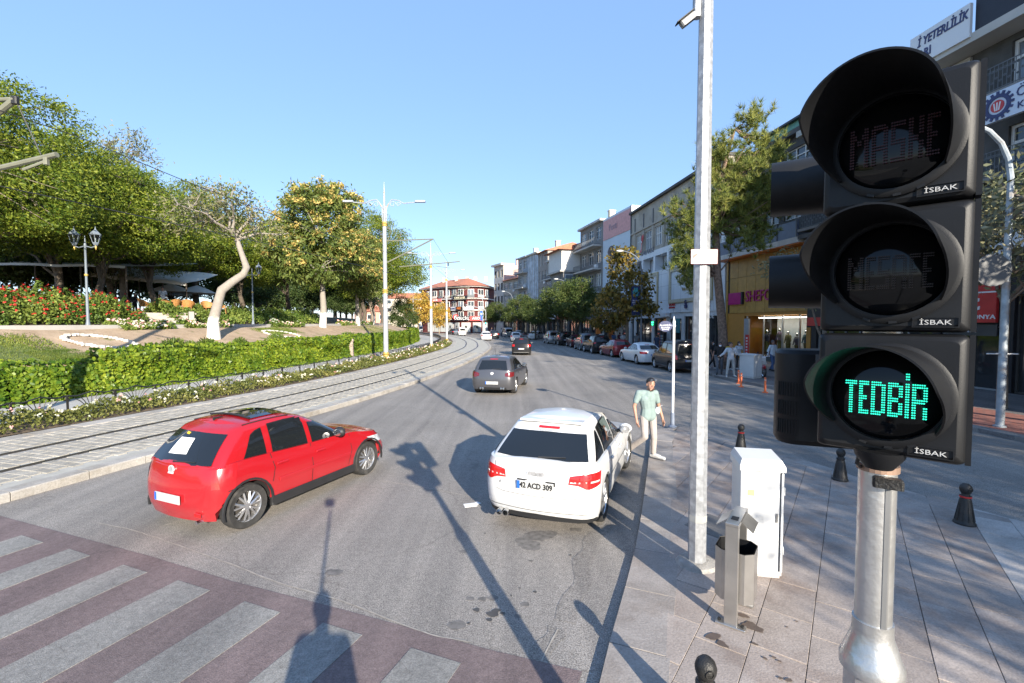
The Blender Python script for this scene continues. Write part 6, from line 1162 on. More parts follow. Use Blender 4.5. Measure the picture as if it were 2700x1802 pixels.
z0 = 4.2 + 7.0; Gb.box('white_bay', Gb.L * .4, Gb.L, -3.2, -.005, z0 + .2, z0 + 3.45, pm('white_render', (.66, .64, .6), .9, var=.05)); Gb.box('white_bay_balcony', -.1, Gb.L * .4, -1.3, -.05, z0 + .05, z0 + .95, B_pale); Gb.box('bay_slab', Gb.L * .35, Gb.L + .15, -3.5, -.005, z0 - .1, z0 + .19, B_pale); Gb.box('glazed_bay', Gb.L * .4, Gb.L, -2.9, -.005, z0 - 3.4, z0 - .11, B_grey); MB().box((Gb.L + .03, -1.5, z0 - 1.6), (.06, 2.3, 2.2)).build('window', B_wf, Gb.t); MB().box((Gb.L + .07, -1.5, z0 - 1.6), (.04, 2.1, 2.0)).build('pane', B_glass2, Gb.t.children[-1]); MB().add([(Gb.L * .3, -4, z0 + 3.46), (Gb.L + .6, -4, z0 + 3.46), (Gb.L + .6, .5, z0 + 3.46), (Gb.L * .3, .5, z0 + 3.46), (Gb.L * .5, .5, z0 + 4.8), (Gb.L + .1, .5, z0 + 4.8)], [(0, 1, 5, 4), (1, 2, 5), (3, 0, 4), (3, 2, 1, 0)]).build('bay_roof', B_tile, Gb.t)
Fb = ordinary('banner_building', 'narrow building with a dark shop banner wrapped round its front', 1444, 1470.5, 3, 4.2, 3.5, B_pale, 2, balcony=((2, .0, 1.0),)); o = Fb.box('dark_banner', .1, Fb.L - .1, -.5, -.06, 9.2, 11.8, pm('slate_banner', (.05, .06, .085), .5)); text('lettering', 'iStore', 1.2, B_sgn, o, (Fb.L / 2, -.53, 10.6), depth=.02); Fb.box('grey_banner', .1, Fb.L - .1, -.5, -.06, 5.6, 9.15, pm('grey_banner', (.32, .28, .28), .5))
ordinary('slim_window_building', 'grey brown building with slim tall windows and a thin tiled roof edge', 1419, 1443.5, 4, 4.0, 3.3, pm('brown_grey_render', (.3, .27, .24), .9, var=.1), 3, roof='hip', wfrac=.4, hw=.65)
Db = Bld('screened_building', 'building behind a pale blue patterned screen in the right row', fac(1391), fac(1418.5)); Db.wall(4, 17.6, pm('patterned_screen', (.42, .47, .52), .6, var=.5, scale=.8), name='screen'); Db.wall(0, 4, B_dgrey, [(.5, Db.L - .5, .12, 3.2)], name='ground_floor'); Db.window((.5, Db.L - .5, .12, 3.2), .15, 4, 1, B_df, B_shop, 'shop_window'); [Db.box('screen_rib', Db.L * k / 6 - .04, Db.L * k / 6 + .04, -.06, -.002, 4, 17.6, B_pale) for k in range(1, 6)]; Db.box('cornice', -.1, Db.L + .1, -.4, Db.d, 17.6, 17.9, B_cream)
Cb = ordinary('balcony_block', 'narrow building with stacked balconies and a tall pale chimney', 1366, 1390.5, 4, 4.0, 3.4, pm('grey_blue_render', (.34, .36, .38), .9, var=.1), 2, balcony=((1, 0, 1), (2, 0, 1), (3, 0, 1)), glass=B_glass)
ordinary('glazed_building', 'lower building with red tiled roof and broad glazed storeys in the far row', 1328, 1365.5, 3, 4.0, 3.1, B_beige, 3, roof='hip', wfrac=.8, glass=B_glass2, nx=3)
Ab = Bld('end_building', 'last grey building of the far right row with a pink sunlit side wall', fac(1303), fac(1327.5), depth=16); aops = [(Ab.L * (k + .25) / 3, Ab.L * (k + .75) / 3, 4.6 + f * 3.3, 6.4 + f * 3.3) for f in range(4) for k in range(3)]; Ab.wall(0, 17.4, B_pale, aops); [Ab.window(o, .15, 2, 1, B_df, B_glass) for o in aops]; MB().box((Ab.L + .03, 8, 9), (.05, 15.9, 17)).build('side_wall', B_pink, Ab.t); Ab.box('eaves', -.3, Ab.L + .2, -.8, 3, 17.4, 17.9, B_pale); [Ab.box('chimney', Ab.L - 1.2, Ab.L - .5, y, y + .9, 17.4, 19.4, B_pink) for y in (4, 6.4, 10)]
# --- red corner building at the bend
Rb = thing('red_corner_building', 'red four storey corner building with tiled roof and shop signs at the bend', 'building', (0, 0, 0)); fp = [Vector(p) for p in [(-26, 134), (-15.2, 124.2)]] + [Vector((-11.6 + 4.9 * math.sin(a), 127.2 - 4.9 * math.cos(a))) for a in [R(-38 + 16 * k) for k in range(9)]] + [Vector(p) for p in [(-5.2, 132), (-4.0, 138), (-14, 146), (-28, 142)]]
R_red = pm('red_render', (.105, .024, .022), .85, var=.1, scale=.6); R_band = pm('pale_band', (.55, .52, .5), .8)
MB().prism([(p.x, p.y) for p in fp], 0, 12.4).build('wall', R_red, Rb)
def grow(P, d): c = sum(P, Vector((0, 0))) / len(P); return [p + (p - c).normalized() * d for p in P]
for z in (3.5, 6.1, 9.2): MB().prism([(p.x, p.y) for p in grow(fp, .45)], z, z + .3).build('floor_band', R_band, Rb)
MB().prism([(p.x, p.y) for p in grow(fp, .9)], 12.4, 12.65).build('eaves', R_band, Rb); ev = grow(fp, 1.3); n = len(ev); ap = [(-12.5, 132, 15.6), (-20, 138, 15.4)]
MB().add([(p.x, p.y, 12.65) for p in ev] + ap, [(i, i + 1, n) for i in range(1, n - 3)] + [(0, 1, n, n + 1), (n - 3, n - 2, n), (n - 2, n - 1, n + 1, n), (n - 1, 0, n + 1)]).build('roof', B_tile, Rb); [MB().box((x, y, 15.3), (.8, 1.2, 1.5)).build('chimney', B_cream, Rb) for x, y in ((-20, 136), (-16, 133), (-13, 134), (-10.5, 133), (-7.5, 133))]
def along(d):
    for a, b_ in zip(fp, fp[1:]):
        l = (b_ - a).length
        if d <= l: t = (b_ - a) / l; return a + t * d, math.atan2(t.y, t.x)
        d -= l
def rb_box(name, d0, d1, z0, z1, out, mat, parent=None, th=.2):
    p, a = along((d0 + d1) / 2); nrm = Vector((math.sin(a), -math.cos(a))); c = p + nrm * out; return MB().box((c.x, c.y, (z0 + z1) / 2), (d1 - d0, th, z1 - z0), a).build(name, mat, parent or Rb)
for f, (z0, z1) in enumerate(((10.0, 11.8), (6.9, 8.6), (4.2, 5.8))):
    for k in range(9):
        d0 = 2.2 + k * 2.75; w = rb_box('window', d0, d0 + 1.7, z0, z1, .06, B_wf); rb_box('pane', d0 + .1, d0 + 1.6, z0 + .1, z1 - .1, .13, B_glass if (k + f) % 3 else B_glass2, w, .1); rb_box('mullion', d0 + .8, d0 + .9, z0 + .1, z1 - .1, .2, B_wf, w, .06); f < 2 and rb_box('balcony_rail', d0 - .1, d0 + 1.8, z0 - .35, z0 + .3, .3, R_band if k % 2 else B_iron, None, .08)
for k in range(8): w = rb_box('shop_window', 2.5 + k * 2.9, 5.0 + k * 2.9, .3, 2.9, .06, pm('shop_poster_pale', (.5, .52, .5), .5)); rb_box('round_print', 3.4 + k * 2.9, 4.1 + k * 2.9, 1.4, 2.1, .14, B_dgrey, w, .1)
def rb_sign(d0, d1, z0, z1, mat, txt, size, tm, sx=1.0, out=.6):
    o = rb_box('sign', d0, d1, z0, z1, out, mat, None, .3); p, a = along((d0 + d1) / 2); nrm = Vector((math.sin(a), -math.cos(a))); c = p + nrm * (out + .2); text('lettering', txt, size, tm, o, (c.x, c.y, (z0 + z1) / 2), Matrix.Rotation(a, 3, 'Z'), depth=.04, sx=sx, bold=.015)
rb_sign(8.0, 14.4, 3.55, 5.0 - .9, B_black, 'ÖZEL ÇİĞKÖFTECİ', .55, B_sgn); rb_sign(15.4, 19.0, 3.4, 4.6, B_black, 'ÖZELÇİG', 1.0, B_sgn, .95); rb_sign(19.05, 22.4, 3.4, 4.6, B_red, 'ARO', 1.0, B_sgn); rb_sign(6.5, 11.5, 6.15, 7.0, B_black, 'KEBAPÇI', .6, B_sgn); rb_sign(11.6, 13.3, 6.15, 7.1, B_black, 'GİZ', .75, B_orange); rb_sign(13.35, 15.4, 6.15, 7.1, B_sgn, 'KAFE', .75, B_navy); rb_sign(15.6, 17.6, 6.15, 7.15, B_black, 'GİZ', .75, B_orange); rb_sign(17.65, 20.2, 6.15, 7.15, B_sgn, 'KAFE', .75, B_navy); rb_sign(14.6, 19.2, 8.9, 10.0, B_black, 'CAFE LOSS', .72, pm('cream_letters', (.7, .64, .45), .5)); rb_sign(4.5, 9.2, 8.7, 9.5, pm('rose_sign', (.6, .2, .2), .5), 'OPTİK', .6, B_sgn)
p, a = along(14.9); o = MB().lathe([(.001, -.1), (.8, -.1), (.8, .1), (.001, .1)], 20, (p.x, p.y - .9, 4.3), Matrix.Rotation(math.pi / 2, 3, 'X')).build('round_sign', B_red, Rb); MB().lathe([(.001, -.1), (.45, -.1), (.45, .1), (.001, .1)], 16, (p.x, p.y - .98, 4.3), Matrix.Rotation(math.pi / 2, 3, 'X')).build('round_emblem', B_sgn, o)
# --- pale flats far behind, seen left of the red building
def flats(label, x, y, w, h, mat, rz=0.0):
    t = thing('apartment_block', label, 'building', (x, y, 0), rz); MB().box((0, 0, h / 2), (w, 10, h)).build('wall', mat, t); MB().add([(-w / 2 - .5, -5.6, h), (w / 2 + .5, -5.6, h), (w / 2 + .5, 5.6, h), (-w / 2 - .5, 5.6, h), (-w / 2 + 3, 0, h + 2.4), (w / 2 - 3, 0, h + 2.4)], [(0, 1, 5, 4), (2, 3, 4, 5), (1, 2, 5), (3, 0, 4), (3, 2, 1, 0)]).build('roof', B_tile, t)
    n = int(w / 3.2)
    for f in range(int(h / 3)):
        for k in range(n): wi = MB().box((-w / 2 + (k + .5) * w / n, -5.02, 1.7 + f * 3), (1.5, .12, 1.5)).build('window', B_wf, t); MB().box((-w / 2 + (k + .5) * w / n, -5.09, 1.7 + f * 3), (1.3, .06, 1.3)).build('pane', B_glass, wi)
flats('pale yellow flats with tiled roof far behind the golden trees', -38, 180, 22, 12, B_cream, .15); flats('pale flats with tiled roof left of the golden trees at the hill end', -48, 192, 18, 10.5, pm('pink_cream_render', (.6, .5, .44), .9), .2); flats('low pink flats glimpsed between the park tree trunks', -47, 153, 8, 6.5, pm('salmon_render', (.6, .3, .23), .9), .6); flats('cream flats behind the red corner building', -22, 200, 24, 14, B_pale, .1)
# ------------------------------------------------------------------ street furniture
S_galv = pm('galvanised_steel', (.36, .37, .385), .5, .45, var=.28, scale=16, bump=.1, dirt=(.27, .28, .29)); S_tube = pm('grey_green_tube', (.2, .2, .15), .6, .2); S_alu = pm('brushed_aluminium', (.62, .61, .59), .34, .8, var=.14, scale=7, bump=.12, bscale=40, dirt=(.45, .44, .42)); S_inox = pm('stainless_steel', (.5, .48, .45), .3, .85, var=.12, scale=5, bump=.08); S_blk = pm('signal_black', (.0065, .007, .0085), .5, spec=.32, var=.35, scale=6, bump=.04, bscale=260, dirt=(.015, .0145, .0135)); S_cab = pm('cabinet_white', (.58, .58, .57), .5, var=.04, scale=3, dirt=(.52, .51, .49)); S_iron = pm('cast_iron', (.028, .027, .026), .45, .3, var=.3, scale=14, bump=.3); S_grey = pm('lamp_grey_paint', (.36, .38, .40), .45, .2, var=.08); S_gold = pm('gold_paint', (.55, .38, .1), .4, .4); S_lens = pm('signal_lens', (.004, .004, .0045), .07, spec=.3, var=.2); S_letters = pm('raised_white_letters', (.45, .45, .45), .5)
def bitmap(ch):
    Hh = 14; g = set()
    def col(c, r0=0, r1=13): g.update((c, r) for r in range(r0, r1 + 1))
    def row(r, c0, c1): g.update((c, r) for c in range(c0, c1 + 1))
    def v(c, a=0, b_=13): col(c, a, b_); col(c + 1, a, b_)
    def h(r, a, b_): row(r, a, b_); row(r + 1, a, b_)
    w = 6
    if ch == 'T': h(0, 0, 5); v(2)
    elif ch == 'E': v(0); h(0, 0, 4); h(6, 0, 3); h(12, 0, 4); w = 5
    elif ch == 'D': v(0); h(0, 0, 4); h(12, 0, 4); v(5, 1, 12); w = 7
    elif ch == 'B': v(0); h(0, 0, 4); h(6, 0, 4); h(12, 0, 4); v(5, 1, 5); v(5, 8, 12); w = 7
    elif ch == 'İ': v(0); g.update((c, r) for c in (0, 1) for r in (-4, -3, -2)); w = 2
    elif ch == 'R': v(0); h(0, 0, 5); h(6, 0, 5); v(5, 1, 6); v(5, 9, 13); w = 7
    elif ch == 'M': v(0); v(6); g.update([(2, 2), (2, 3), (3, 4), (4, 4), (3, 5), (4, 5), (5, 2), (5, 3)]); w = 8
    elif ch == 'A': v(0, 1); v(5, 1); h(0, 1, 5); h(7, 0, 6); w = 7
    elif ch == 'S': h(0, 0, 5); h(6, 0, 5); h(12, 0, 5); v(0, 0, 6); v(4, 7, 13)
    elif ch == 'K': v(0); v(4, 0, 5); v(4, 8, 13); h(6, 2, 3)
    elif ch == 'F': v(0); h(0, 0, 4); h(6, 0, 3); w = 5
    return g, w
def led_word(word, pitch, rad, mat, parent, z, y, zp=1.5):
    mb = MB(); cx = 0; pts = []
    for ch in word:
        g, w = bitmap(ch); pts += [(cx + c, r) for c, r in g]; cx += w + 1
    cx -= 1; M = Matrix.Rotation(math.pi / 2, 3, 'X')
    for c, r in pts: mb.lathe([(rad, -.002), (rad * .8, .003)], 6, ((c - cx / 2 + .5) * pitch, y, z + (6.5 - r) * pitch * zp), M)
    return mb.build('led_letters', mat, parent)
def signal_module(t, z, word, pitch, mat, lens_r=.131, brand=True, visor=.20, tubev=False, w=.337):
    m_ = bpy.data.objects.new('signal_module', None); C.objects.link(m_); m_.parent = t; m_.location = (0, 0, z)
    mb = MB(); h_ = .354; rows = []
    for y, ins in ((.10, .0), (.02, .0), (.006, .006), (0, .018)):
        P = []
        for sx, sz in ((1, -1), (1, 1), (-1, 1), (-1, -1)):
            for k in range(5): a = math.pi / 2 * k / 4 + {(1, -1): -math.pi / 2, (1, 1): 0, (-1, 1): math.pi / 2, (-1, -1): math.pi}[(sx, sz)]; r_ = .022; P.append((sx * (w / 2 - r_ - ins) + r_ * math.cos(a), y, sz * (h_ / 2 - r_ * .5 - ins) + r_ * .5 * math.sin(a)))
        rows.append(P)
    mb.grid(rows[::-1], True); n = len(rows[0]); b_ = len(mb.v); mb.add(rows[-1], [tuple(range(n))[::-1]]); mb.build('housing', S_blk, m_, 40); MB().box((w / 2 + .006, .07, 0), (.012, .1, h_ - .004)).build('door_edge', S_blk, m_)
    M = Matrix.Rotation(math.pi / 2, 3, 'X')
    MB().lathe([(lens_r + .022, -.004), (lens_r + .022, .010), (lens_r + .012, .016), (lens_r, .016), (lens_r, -.004)], 40, (0, 0, 0), M, cap=False).build('lens_ring', S_blk, m_, 40)
    MB().lathe([(lens_r * math.sin(q), .034 * math.cos(q) - .004) for q in [.01, .2, .4, .6, .8, 1.0, 1.2, 1.4, 1.57]], 40, (0, .0, 0), M, cap=False).build('lens', S_lens, m_, 60)
    if word: led_word(word, pitch, pitch * .47, mat, m_, -.008, -.0325)
    rows = []; nA = 44
    for k in range(nA + 1):
        q = R(-128 + 0) + 2 * math.pi * k / nA * 0 + (R(256) * k / nA); a = q + math.pi / 2; s_ = math.sin(a); ln_ = .02 + (visor - .02) * min(1, max(0, (s_ + .68) / .95)) ** .8
        ro = [(lens_r + .012 + .008 * t_) for t_ in (0, .35, .7, 1)]; r = [(math.cos(a) * rr, -ln_ * t_, math.sin(a) * rr) for rr, t_ in zip(ro, (0, .35, .7, 1))]; r += [(math.cos(a) * (rr - .005), -ln_ * t_, math.sin(a) * (rr - .005)) for rr, t_ in zip(ro[::-1], (1, .7, .35, 0))]; rows.append(r)
    (MB().lathe([(lens_r + .012, 0), (lens_r + .004, visor), (lens_r, visor), (lens_r + .006, 0)], 32, (0, 0, 0), M, cap=False) if tubev else MB().grid(rows)).build('visor', S_blk, m_, 40).rotation_euler.z = 0 if tubev else -R(8)
    if brand:
        bp_ = MB(); bx, bz = .1, -h_ / 2 + .028
        for x0, x1, z0, z1 in ((-.048, .048, .012, .0145), (-.048, .048, -.0145, -.012), (-.048, -.0455, -.012, .012), (.0455, .048, -.012, .012)): bp_.box((bx + (x0 + x1) / 2, -.002, bz + (z0 + z1) / 2), (x1 - x0, .004, z1 - z0))
        o = bp_.build('brand_plate', S_blk, m_); text('lettering', 'İSBAK', .0185, S_letters, m_, (bx, -.002, bz - .001), depth=.0015, sx=1.3, bold=0)
    for q in (-1.9, -1.5, -1.15): MB().box((math.cos(q) * (lens_r + .016), -.006, math.sin(q) * (lens_r + .016)), (.018, .016, .012), 0, -q - math.pi / 2).build('lens_clip', S_blk, m_)
    return m_
TLt = thing('traffic_light', 'large black traffic light with glowing green LED word on a round steel pole', 'traffic light', (1.17, 1.41, .12)); AL = R(44)
px, py = .0, .04
sl = [(.078, -.06), (.075, 1.66)]; MB().lathe(sl, 8, (px, py, 0), rot=.35).build('base_sleeve', S_alu, TLt, 20); MB().lathe([(.077, 1.65), (.087, 1.655), (.087, 1.685), (.080, 1.70), (.066, 1.745), (.057, 1.77), (.055, 1.79), (.055, 1.82), (.04, 1.82)], 28, (px, py, 0)).build('collar', S_alu, TLt, 40)
MB().lathe([(.050, 1.78), (.050, 3.42), (.02, 3.43)], 28, (px, py, 0)).build('pole', S_alu, TLt, 40); MB().bbox((px - .005, py - .047, 2.05), (.02, .014, .46), .004, -.5).build('pole_groove', pm('groove_shadow_steel', (.25, .25, .25), .5, .6), TLt)
MB().lathe([(.051, 2.31), (.056, 2.31), (.056, 2.33), (.051, 2.33)], 24, (px, py, 0), cap=False).build('clamp_band', pm('rusty_band', (.3, .2, .15), .6, .5), TLt); MB().bbox((px - .02, py - .065, 2.29), (.075, .04, .03), .006, -.6).build('clamp', S_iron, TLt); MB().tube([(px - .05, py - .02, 2.44), (px - .085, py - .04, 2.40), (px - .09, py - .03, 2.34), (px - .055, py, 2.32)], .006, 6).build('cable', S_iron, TLt)
hd = bpy.data.objects.new('signal_head', None); C.objects.link(hd); hd.parent = TLt; hd.location = (1.085 - 1.17, 1.325 - 1.41, 0); hd.rotation_euler.z = -AL
Lm = emit('green_led', (.03, .85, .55), .8); Lr = pm('unlit_red_led', (.06, .006, .005), .4); Lo = pm('unlit_amber_led', (.03, .01, .003), .4)
# the head is one level of parts: its modules hang directly under the light
for k, (wd, pt, mt) in enumerate([('TEDBİR', .0047, Lm), ('MESAFE', .0046, Lo), ('MASKE', .0054, Lr)]):
    m_ = signal_module(TLt, 0, wd, pt, mt, visor=(.2, .25, .28)[k]); m_.location = (1.085 - 1.17, 1.325 - 1.41, 2.57 + .36 * k); m_.rotation_euler.z = -AL
bpy.data.objects.remove(hd)
MB().lathe([(.015, .0), (.035, .0), (.06, .035), (.066, .055)], 16, (1.1 - 1.17, 1.36 - 1.41, 2.345)).build('head_bracket', S_blk, TLt, 40)
for k in (0, 1): m_ = signal_module(TLt, 0, None, .006, None, .098, False, .34, w=.26, tubev=True); m_.location = (.15, .26, 3.0 + .36 * k - .06); m_.rotation_euler.z = -R(119)
bx_ = thing('sounder_box', 'black ribbed box fixed behind the traffic light, lowest at its left', 'signal box', (1.12 - 1.17, 1.70 - 1.41, 2.335), -R(20), None, .92); bx_.parent = TLt; [bx_.pop(k_) for k_ in ('label', 'category')]; rows = []
for z in (0, .02, .36, .375):
    i = .012 if z in (0, .375) else 0; rows.append([(.14 - i, -.09 + i, z), (.14 - i, .09 - i, z)] + [((-.06) - (.085 - i) * math.sin(q) * .9, (.09 - i) * math.cos(q), z) for q in [math.pi * k / 10 for k in range(11)]])
mb = MB(); mb.grid(rows, True); n = len(rows[0]); mb.add(rows[-1], [tuple(range(n))]); mb.add(rows[0], [tuple(range(n))[::-1]]); mb.build('casing', S_blk, bx_, 30)
for j in range(3):
    for k in range(9): q = R(118 + k * 7); MB().box((-.06 - .0865 * math.sin(q) * .9, .0905 * math.cos(q), .07 + .075 * j), (.004, .004, .055), -q * 0).build('rib', pm('rib_black', (.004, .004, .004), .7), bx_)
MB().box((.0, -.092, .33), (.03, .006, .06)).build('latch', pm('grey_latch', (.12, .12, .12), .4), bx_)
# --- galvanised camera pole
pp = at(1837, 1486, ZP); GP = thing('camera_pole', 'tall eight sided galvanised pole with warning plate and camera', 'pole', pp); MB().lathe([(.103, 0), (.068, 8.4), (.01, 8.42)], 8, rot=.2).build('shaft', S_galv, GP, 20); MB().lathe([(.24, 0), (.21, .035), (.13, .05)], 14).build('concrete_foot', pm('rough_concrete', (.36, .34, .31), .95, var=.25, scale=14, bump=.9), GP); MB().lathe([(.104, .52), (.104, .60)], 8, rot=.2, cap=False).build('worn_band', pm('tape_mark', (.36, .36, .34), .6), GP)
cp = MB().bbox((-.02, -.112, 3.58), (.30, .006, .165), .002).build('warning_plate', pm('plate_enamel', (.46, .45, .445), .4, var=.02), GP); E_r = pm('sign_red', (.4, .05, .04), .4)
for x0, x1, z0, z1 in ((-.15, .15, .078, .082), (-.15, .15, -.082, -.078), (-.15, -.147, -.078, .078), (.147, .15, -.078, .078), (-.058, -.056, -.078, .078)): MB().box((-.02 + (x0 + x1) / 2, -.116, 3.58 + (z0 + z1) / 2), (x1 - x0, .002, z1 - z0)).build('red_edge', E_r, cp)
MB().prism([(-.135, -.01), (-.115, -.02), (-.075, .015), (-.08, .03), (-.12, .02)], 0, .002, Matrix.Rotation(math.pi / 2, 3, 'X')).build('camera_icon', E_r, cp).location = (-.02, -.117, 3.585); [MB().box((.03, -.116, 3.62 - .035 * k), (.15 - .012 * k, .002, .008)).build('small_print', pm('faint_red', (.42, .2, .19), .4), cp) for k in range(3)]
MB().bbox((-.105, 0, 6.38), (.07, .08, .24), .01).build('bracket_box', S_galv, GP); cc = MB().bbox((0, 0, 0), (.2, .075, .07), .012).build('bullet_camera', pm('camera_grey', (.22, .22, .22), .5), GP); cc.location = (-.2, 0, 6.24); cc.rotation_euler = (0, R(-38), 0); o = MB().box((-.015, 0, .045), (.23, .09, .01)).build('sun_shield', S_blk, cc)
MB().tube([(-.9, 0, 7.9), (.9, 0, 7.9)], .035, 8).build('cross_arm', S_galv, GP); [MB().bbox((x, -.05, 7.75), (.16, .34, .16), .02).build('bullet_camera', MATS['camera_grey'], GP) for x in (-.8, .8)]; MB().tube([(.11, .0, 6.6), (.2, 0, 6.7), (.2, 0, 6.9)], .008, 5).build('cable', S_iron, GP)
# --- white cabinet and steel litter bin on the plaza
cb = thing('utility_cabinet', 'white street cabinet with sloping lid behind the steel bin', 'cabinet', (2.81, 5.2, ZP), R(-12)); cb.scale = (.78, .85, 1.1); MB().bbox((0, 0, .56), (.56, .44, 1.06), .008).build('body', S_cab, cb); MB().bbox((0, 0, .04), (.52, .42, .08), .01).build('plinth', pm('plinth_grey', (.5, .48, .45), .9, var=.2, scale=12), cb)
MB().add([(-.3, -.25, 1.09), (.3, -.25, 1.09), (.3, .25, 1.09), (-.3, .25, 1.09), (-.3, -.25, 1.14), (.3, -.25, 1.14), (.3, .25, 1.16), (-.3, .25, 1.16), (-.26, -.2, 1.2), (.26, -.2, 1.2), (.26, .22, 1.23), (-.26, .22, 1.23)], [(3, 2, 1, 0), (0, 1, 5, 4), (1, 2, 6, 5), (2, 3, 7, 6), (3, 0, 4, 7), (4, 5, 9, 8), (5, 6, 10, 9), (6, 7, 11, 10), (7, 4, 8, 11), (8, 9, 10, 11)]).build('lid', S_cab, cb); dr = MB().bbox((.262, -.232, .58), (.03, .03, 1.0), .004).build('door_edge', S_cab, cb); MB().box((.242, -.2215, .58), (.008, .006, 1.0)).build('door_gap', K_seam, cb); [MB().bbox((.285, -.236, z), (.012, .03, .08), .003).build('hinge', S_cab, cb) for z in (.3, .9)]
MB().bbox((.2, -.226, .62), (.03, .012, .09), .004).build('lock', pm('lock_grey', (.2, .2, .2), .4, .5), cb); MB().box((-.14, -.2222, .86), (.09, .003, .06)).build('label_plate', pm('faded_label', (.5, .42, .2), .6), cb)
for k in range(16): MB().box((-.02, -.2225, .2 + .012 * k + (.25 if k > 7 else 0)), (.1, .004, .004)).build('vent_slot', pm('vent_grey', (.5, .5, .5), .6), cb)
bn = thing('litter_bin', 'stainless steel litter bin hung in a square post frame', 'litter bin', (2.05, 4.19, ZP), R(-36)); 
MB().bbox((0, 0, .48), (.115, .05, .96), .004).build('post', S_inox, bn); MB().bbox((0, .44, .48), (.115, .05, .96), .004).build('post', S_inox, bn); MB().bbox((0, .22, .965), (.115, .49, .03), .004).build('top_bar', S_inox, bn); oc = [(-.1, .05), (.1, .05), (.17, .12), (.17, .33), (.1, .4), (-.1, .4), (-.17, .33), (-.17, .12)]
mb = MB(); V = [(x, y, z) for z in (.2, .68) for x, y in oc]; mb.add(V, [tuple(range(7, -1, -1))] + [(i, (i + 1) % 8, 8 + (i + 1) % 8, 8 + i) for i in range(8)]); Vi = [(x * .93, .22 + (y - .22) * .93, z) for z in (.3, .68) for x, y in oc]; mb.build('container', S_inox, bn); mb = MB(); mb.add(Vi, [tuple(range(8))] + [(8 + i, 8 + (i + 1) % 8, (i + 1) % 8, i) for i in range(8)]); mb.build('liner', S_blk, bn)
for sg in (1, -1): f_ = MB().box((0, 0, 0), (.13, .28, .008)).build('flap', S_inox, bn); f_.location = (sg * .11, .23, .93); f_.rotation_euler = (0, sg * R(38), 0)
MB().box((0, .12, .983), (.06, .08, .006)).build('ash_plate', S_blk, bn); [MB().bbox((0, y, .012), (.26, .09, .016), .004).build('foot_plate', S_inox, bn) for y in (0, .44)]; [MB().lathe([(.016, .018), (.016, .04)], 6, (x, 0, 0)).build('bolt', S_iron, bn) for x in (-.1, .1)]
# --- bollards
def bollard(pos, label, red=False):
    t = thing('bollard', label, 'bollard', (pos.x, pos.y, ZP), 0, 'cast iron bollards round the plaza edge'); MB().lathe([(.125, 0), (.125, .02), (.115, .035), (.105, .06), (.062, .36), (.058, .37), (.066, .38), (.066, .4), (.05, .41), (.045, .44)], 18).build('shaft', S_iron, t, 30)
    if red: MB().lathe([(.0675, .378), (.0675, .402)], 18, cap=False).build('red_band', B_red, t)
    MB().lathe([(.045, .43), (.058, .445), (.07, .48), (.072, .51), (.06, .545), (.035, .57), (.002, .578)], 18).build('ball_top', S_iron, t, 50); MB().lathe([(.03, -.004), (.03, .008), (.022, .008), (.022, -.004)], 12, (0, -.066, .5), Matrix.Rotation(math.pi / 2, 3, 'X'), cap=False).build('ring_relief', S_iron, t); [MB().box((.085 * math.cos(q), .085 * math.sin(q), .2), (.008, .008, .3), q, -.16).build('fluting', S_iron, t) for q in [math.pi * 2 * k / 10 for k in range(10)]]
bollard(Vector((1.315, 3.02)), 'nearest bollard, its round head just showing at the bottom of the picture')
for u, v, lb, rd_ in [(1953, 1186, 'farthest bollard on the plaza edge, with a thin red neck band', True), (2215, 1266, 'bollard between the farthest one and the traffic light pole', False), (2543, 1381, 'bollard with a bright red neck band right of the traffic light pole', True)]: bollard(at(u, v, ZP), lb, rd_)
# --- street name sign at the tip of the plaza
q = at(1773, 1126, ZP); t = thing('street_sign', 'blue round street name plate on a slim white pole with grey foot', 'street sign', q); MB().lathe([(.11, 0), (.11, .02), (.055, .06), (.05, .38), (.045, .4)], 14).build('foot', pm('blue_grey_paint', (.2, .23, .29), .5), t, 40); MB().lathe([(.036, .4), (.036, 2.72), (.05, 2.74), (.05, 2.77), (.034, 2.79), (.045, 2.84), (.03, 2.9), (.008, 3.0), (.001, 3.02)], 12).build('pole', pm('white_pole_paint', (.72, .72, .72), .45), t, 40)
sg = MB().lathe([(.001, -.012), (.175, -.012), (.175, .012), (.001, .012)], 28, (-.23, 0, 2.74), Matrix.Rotation(math.pi / 2, 3, 'X') @ Matrix.Diagonal((1.05, .82, 1))).build('name_plate', pm('street_blue', (.006, .016, .085), .5), t); W_l = pm('sign_letter_white', (.75, .75, .75), .4)
text('lettering', 'ALAADDİN', .064, W_l, sg, (-.23, -.014, 2.765), depth=.002, bold=.0, sx=.95); text('lettering', 'BULVARI', .064, W_l, sg, (-.23, -.014, 2.70), depth=.002, bold=.0, sx=.95); MB().box((-.23, -.014, 2.65), (.12, .004, .01)).build('arrow', W_l, sg); [MB().box((-.23 + x, -.014, 2.65), (.025, .004, .03)).build('arrow_end', W_l, sg) for x in (-.075, .075)]; MB().tube([(-.06, 0, 2.74), (0, 0, 2.74)], .012, 6).build('arm', S_galv, t)
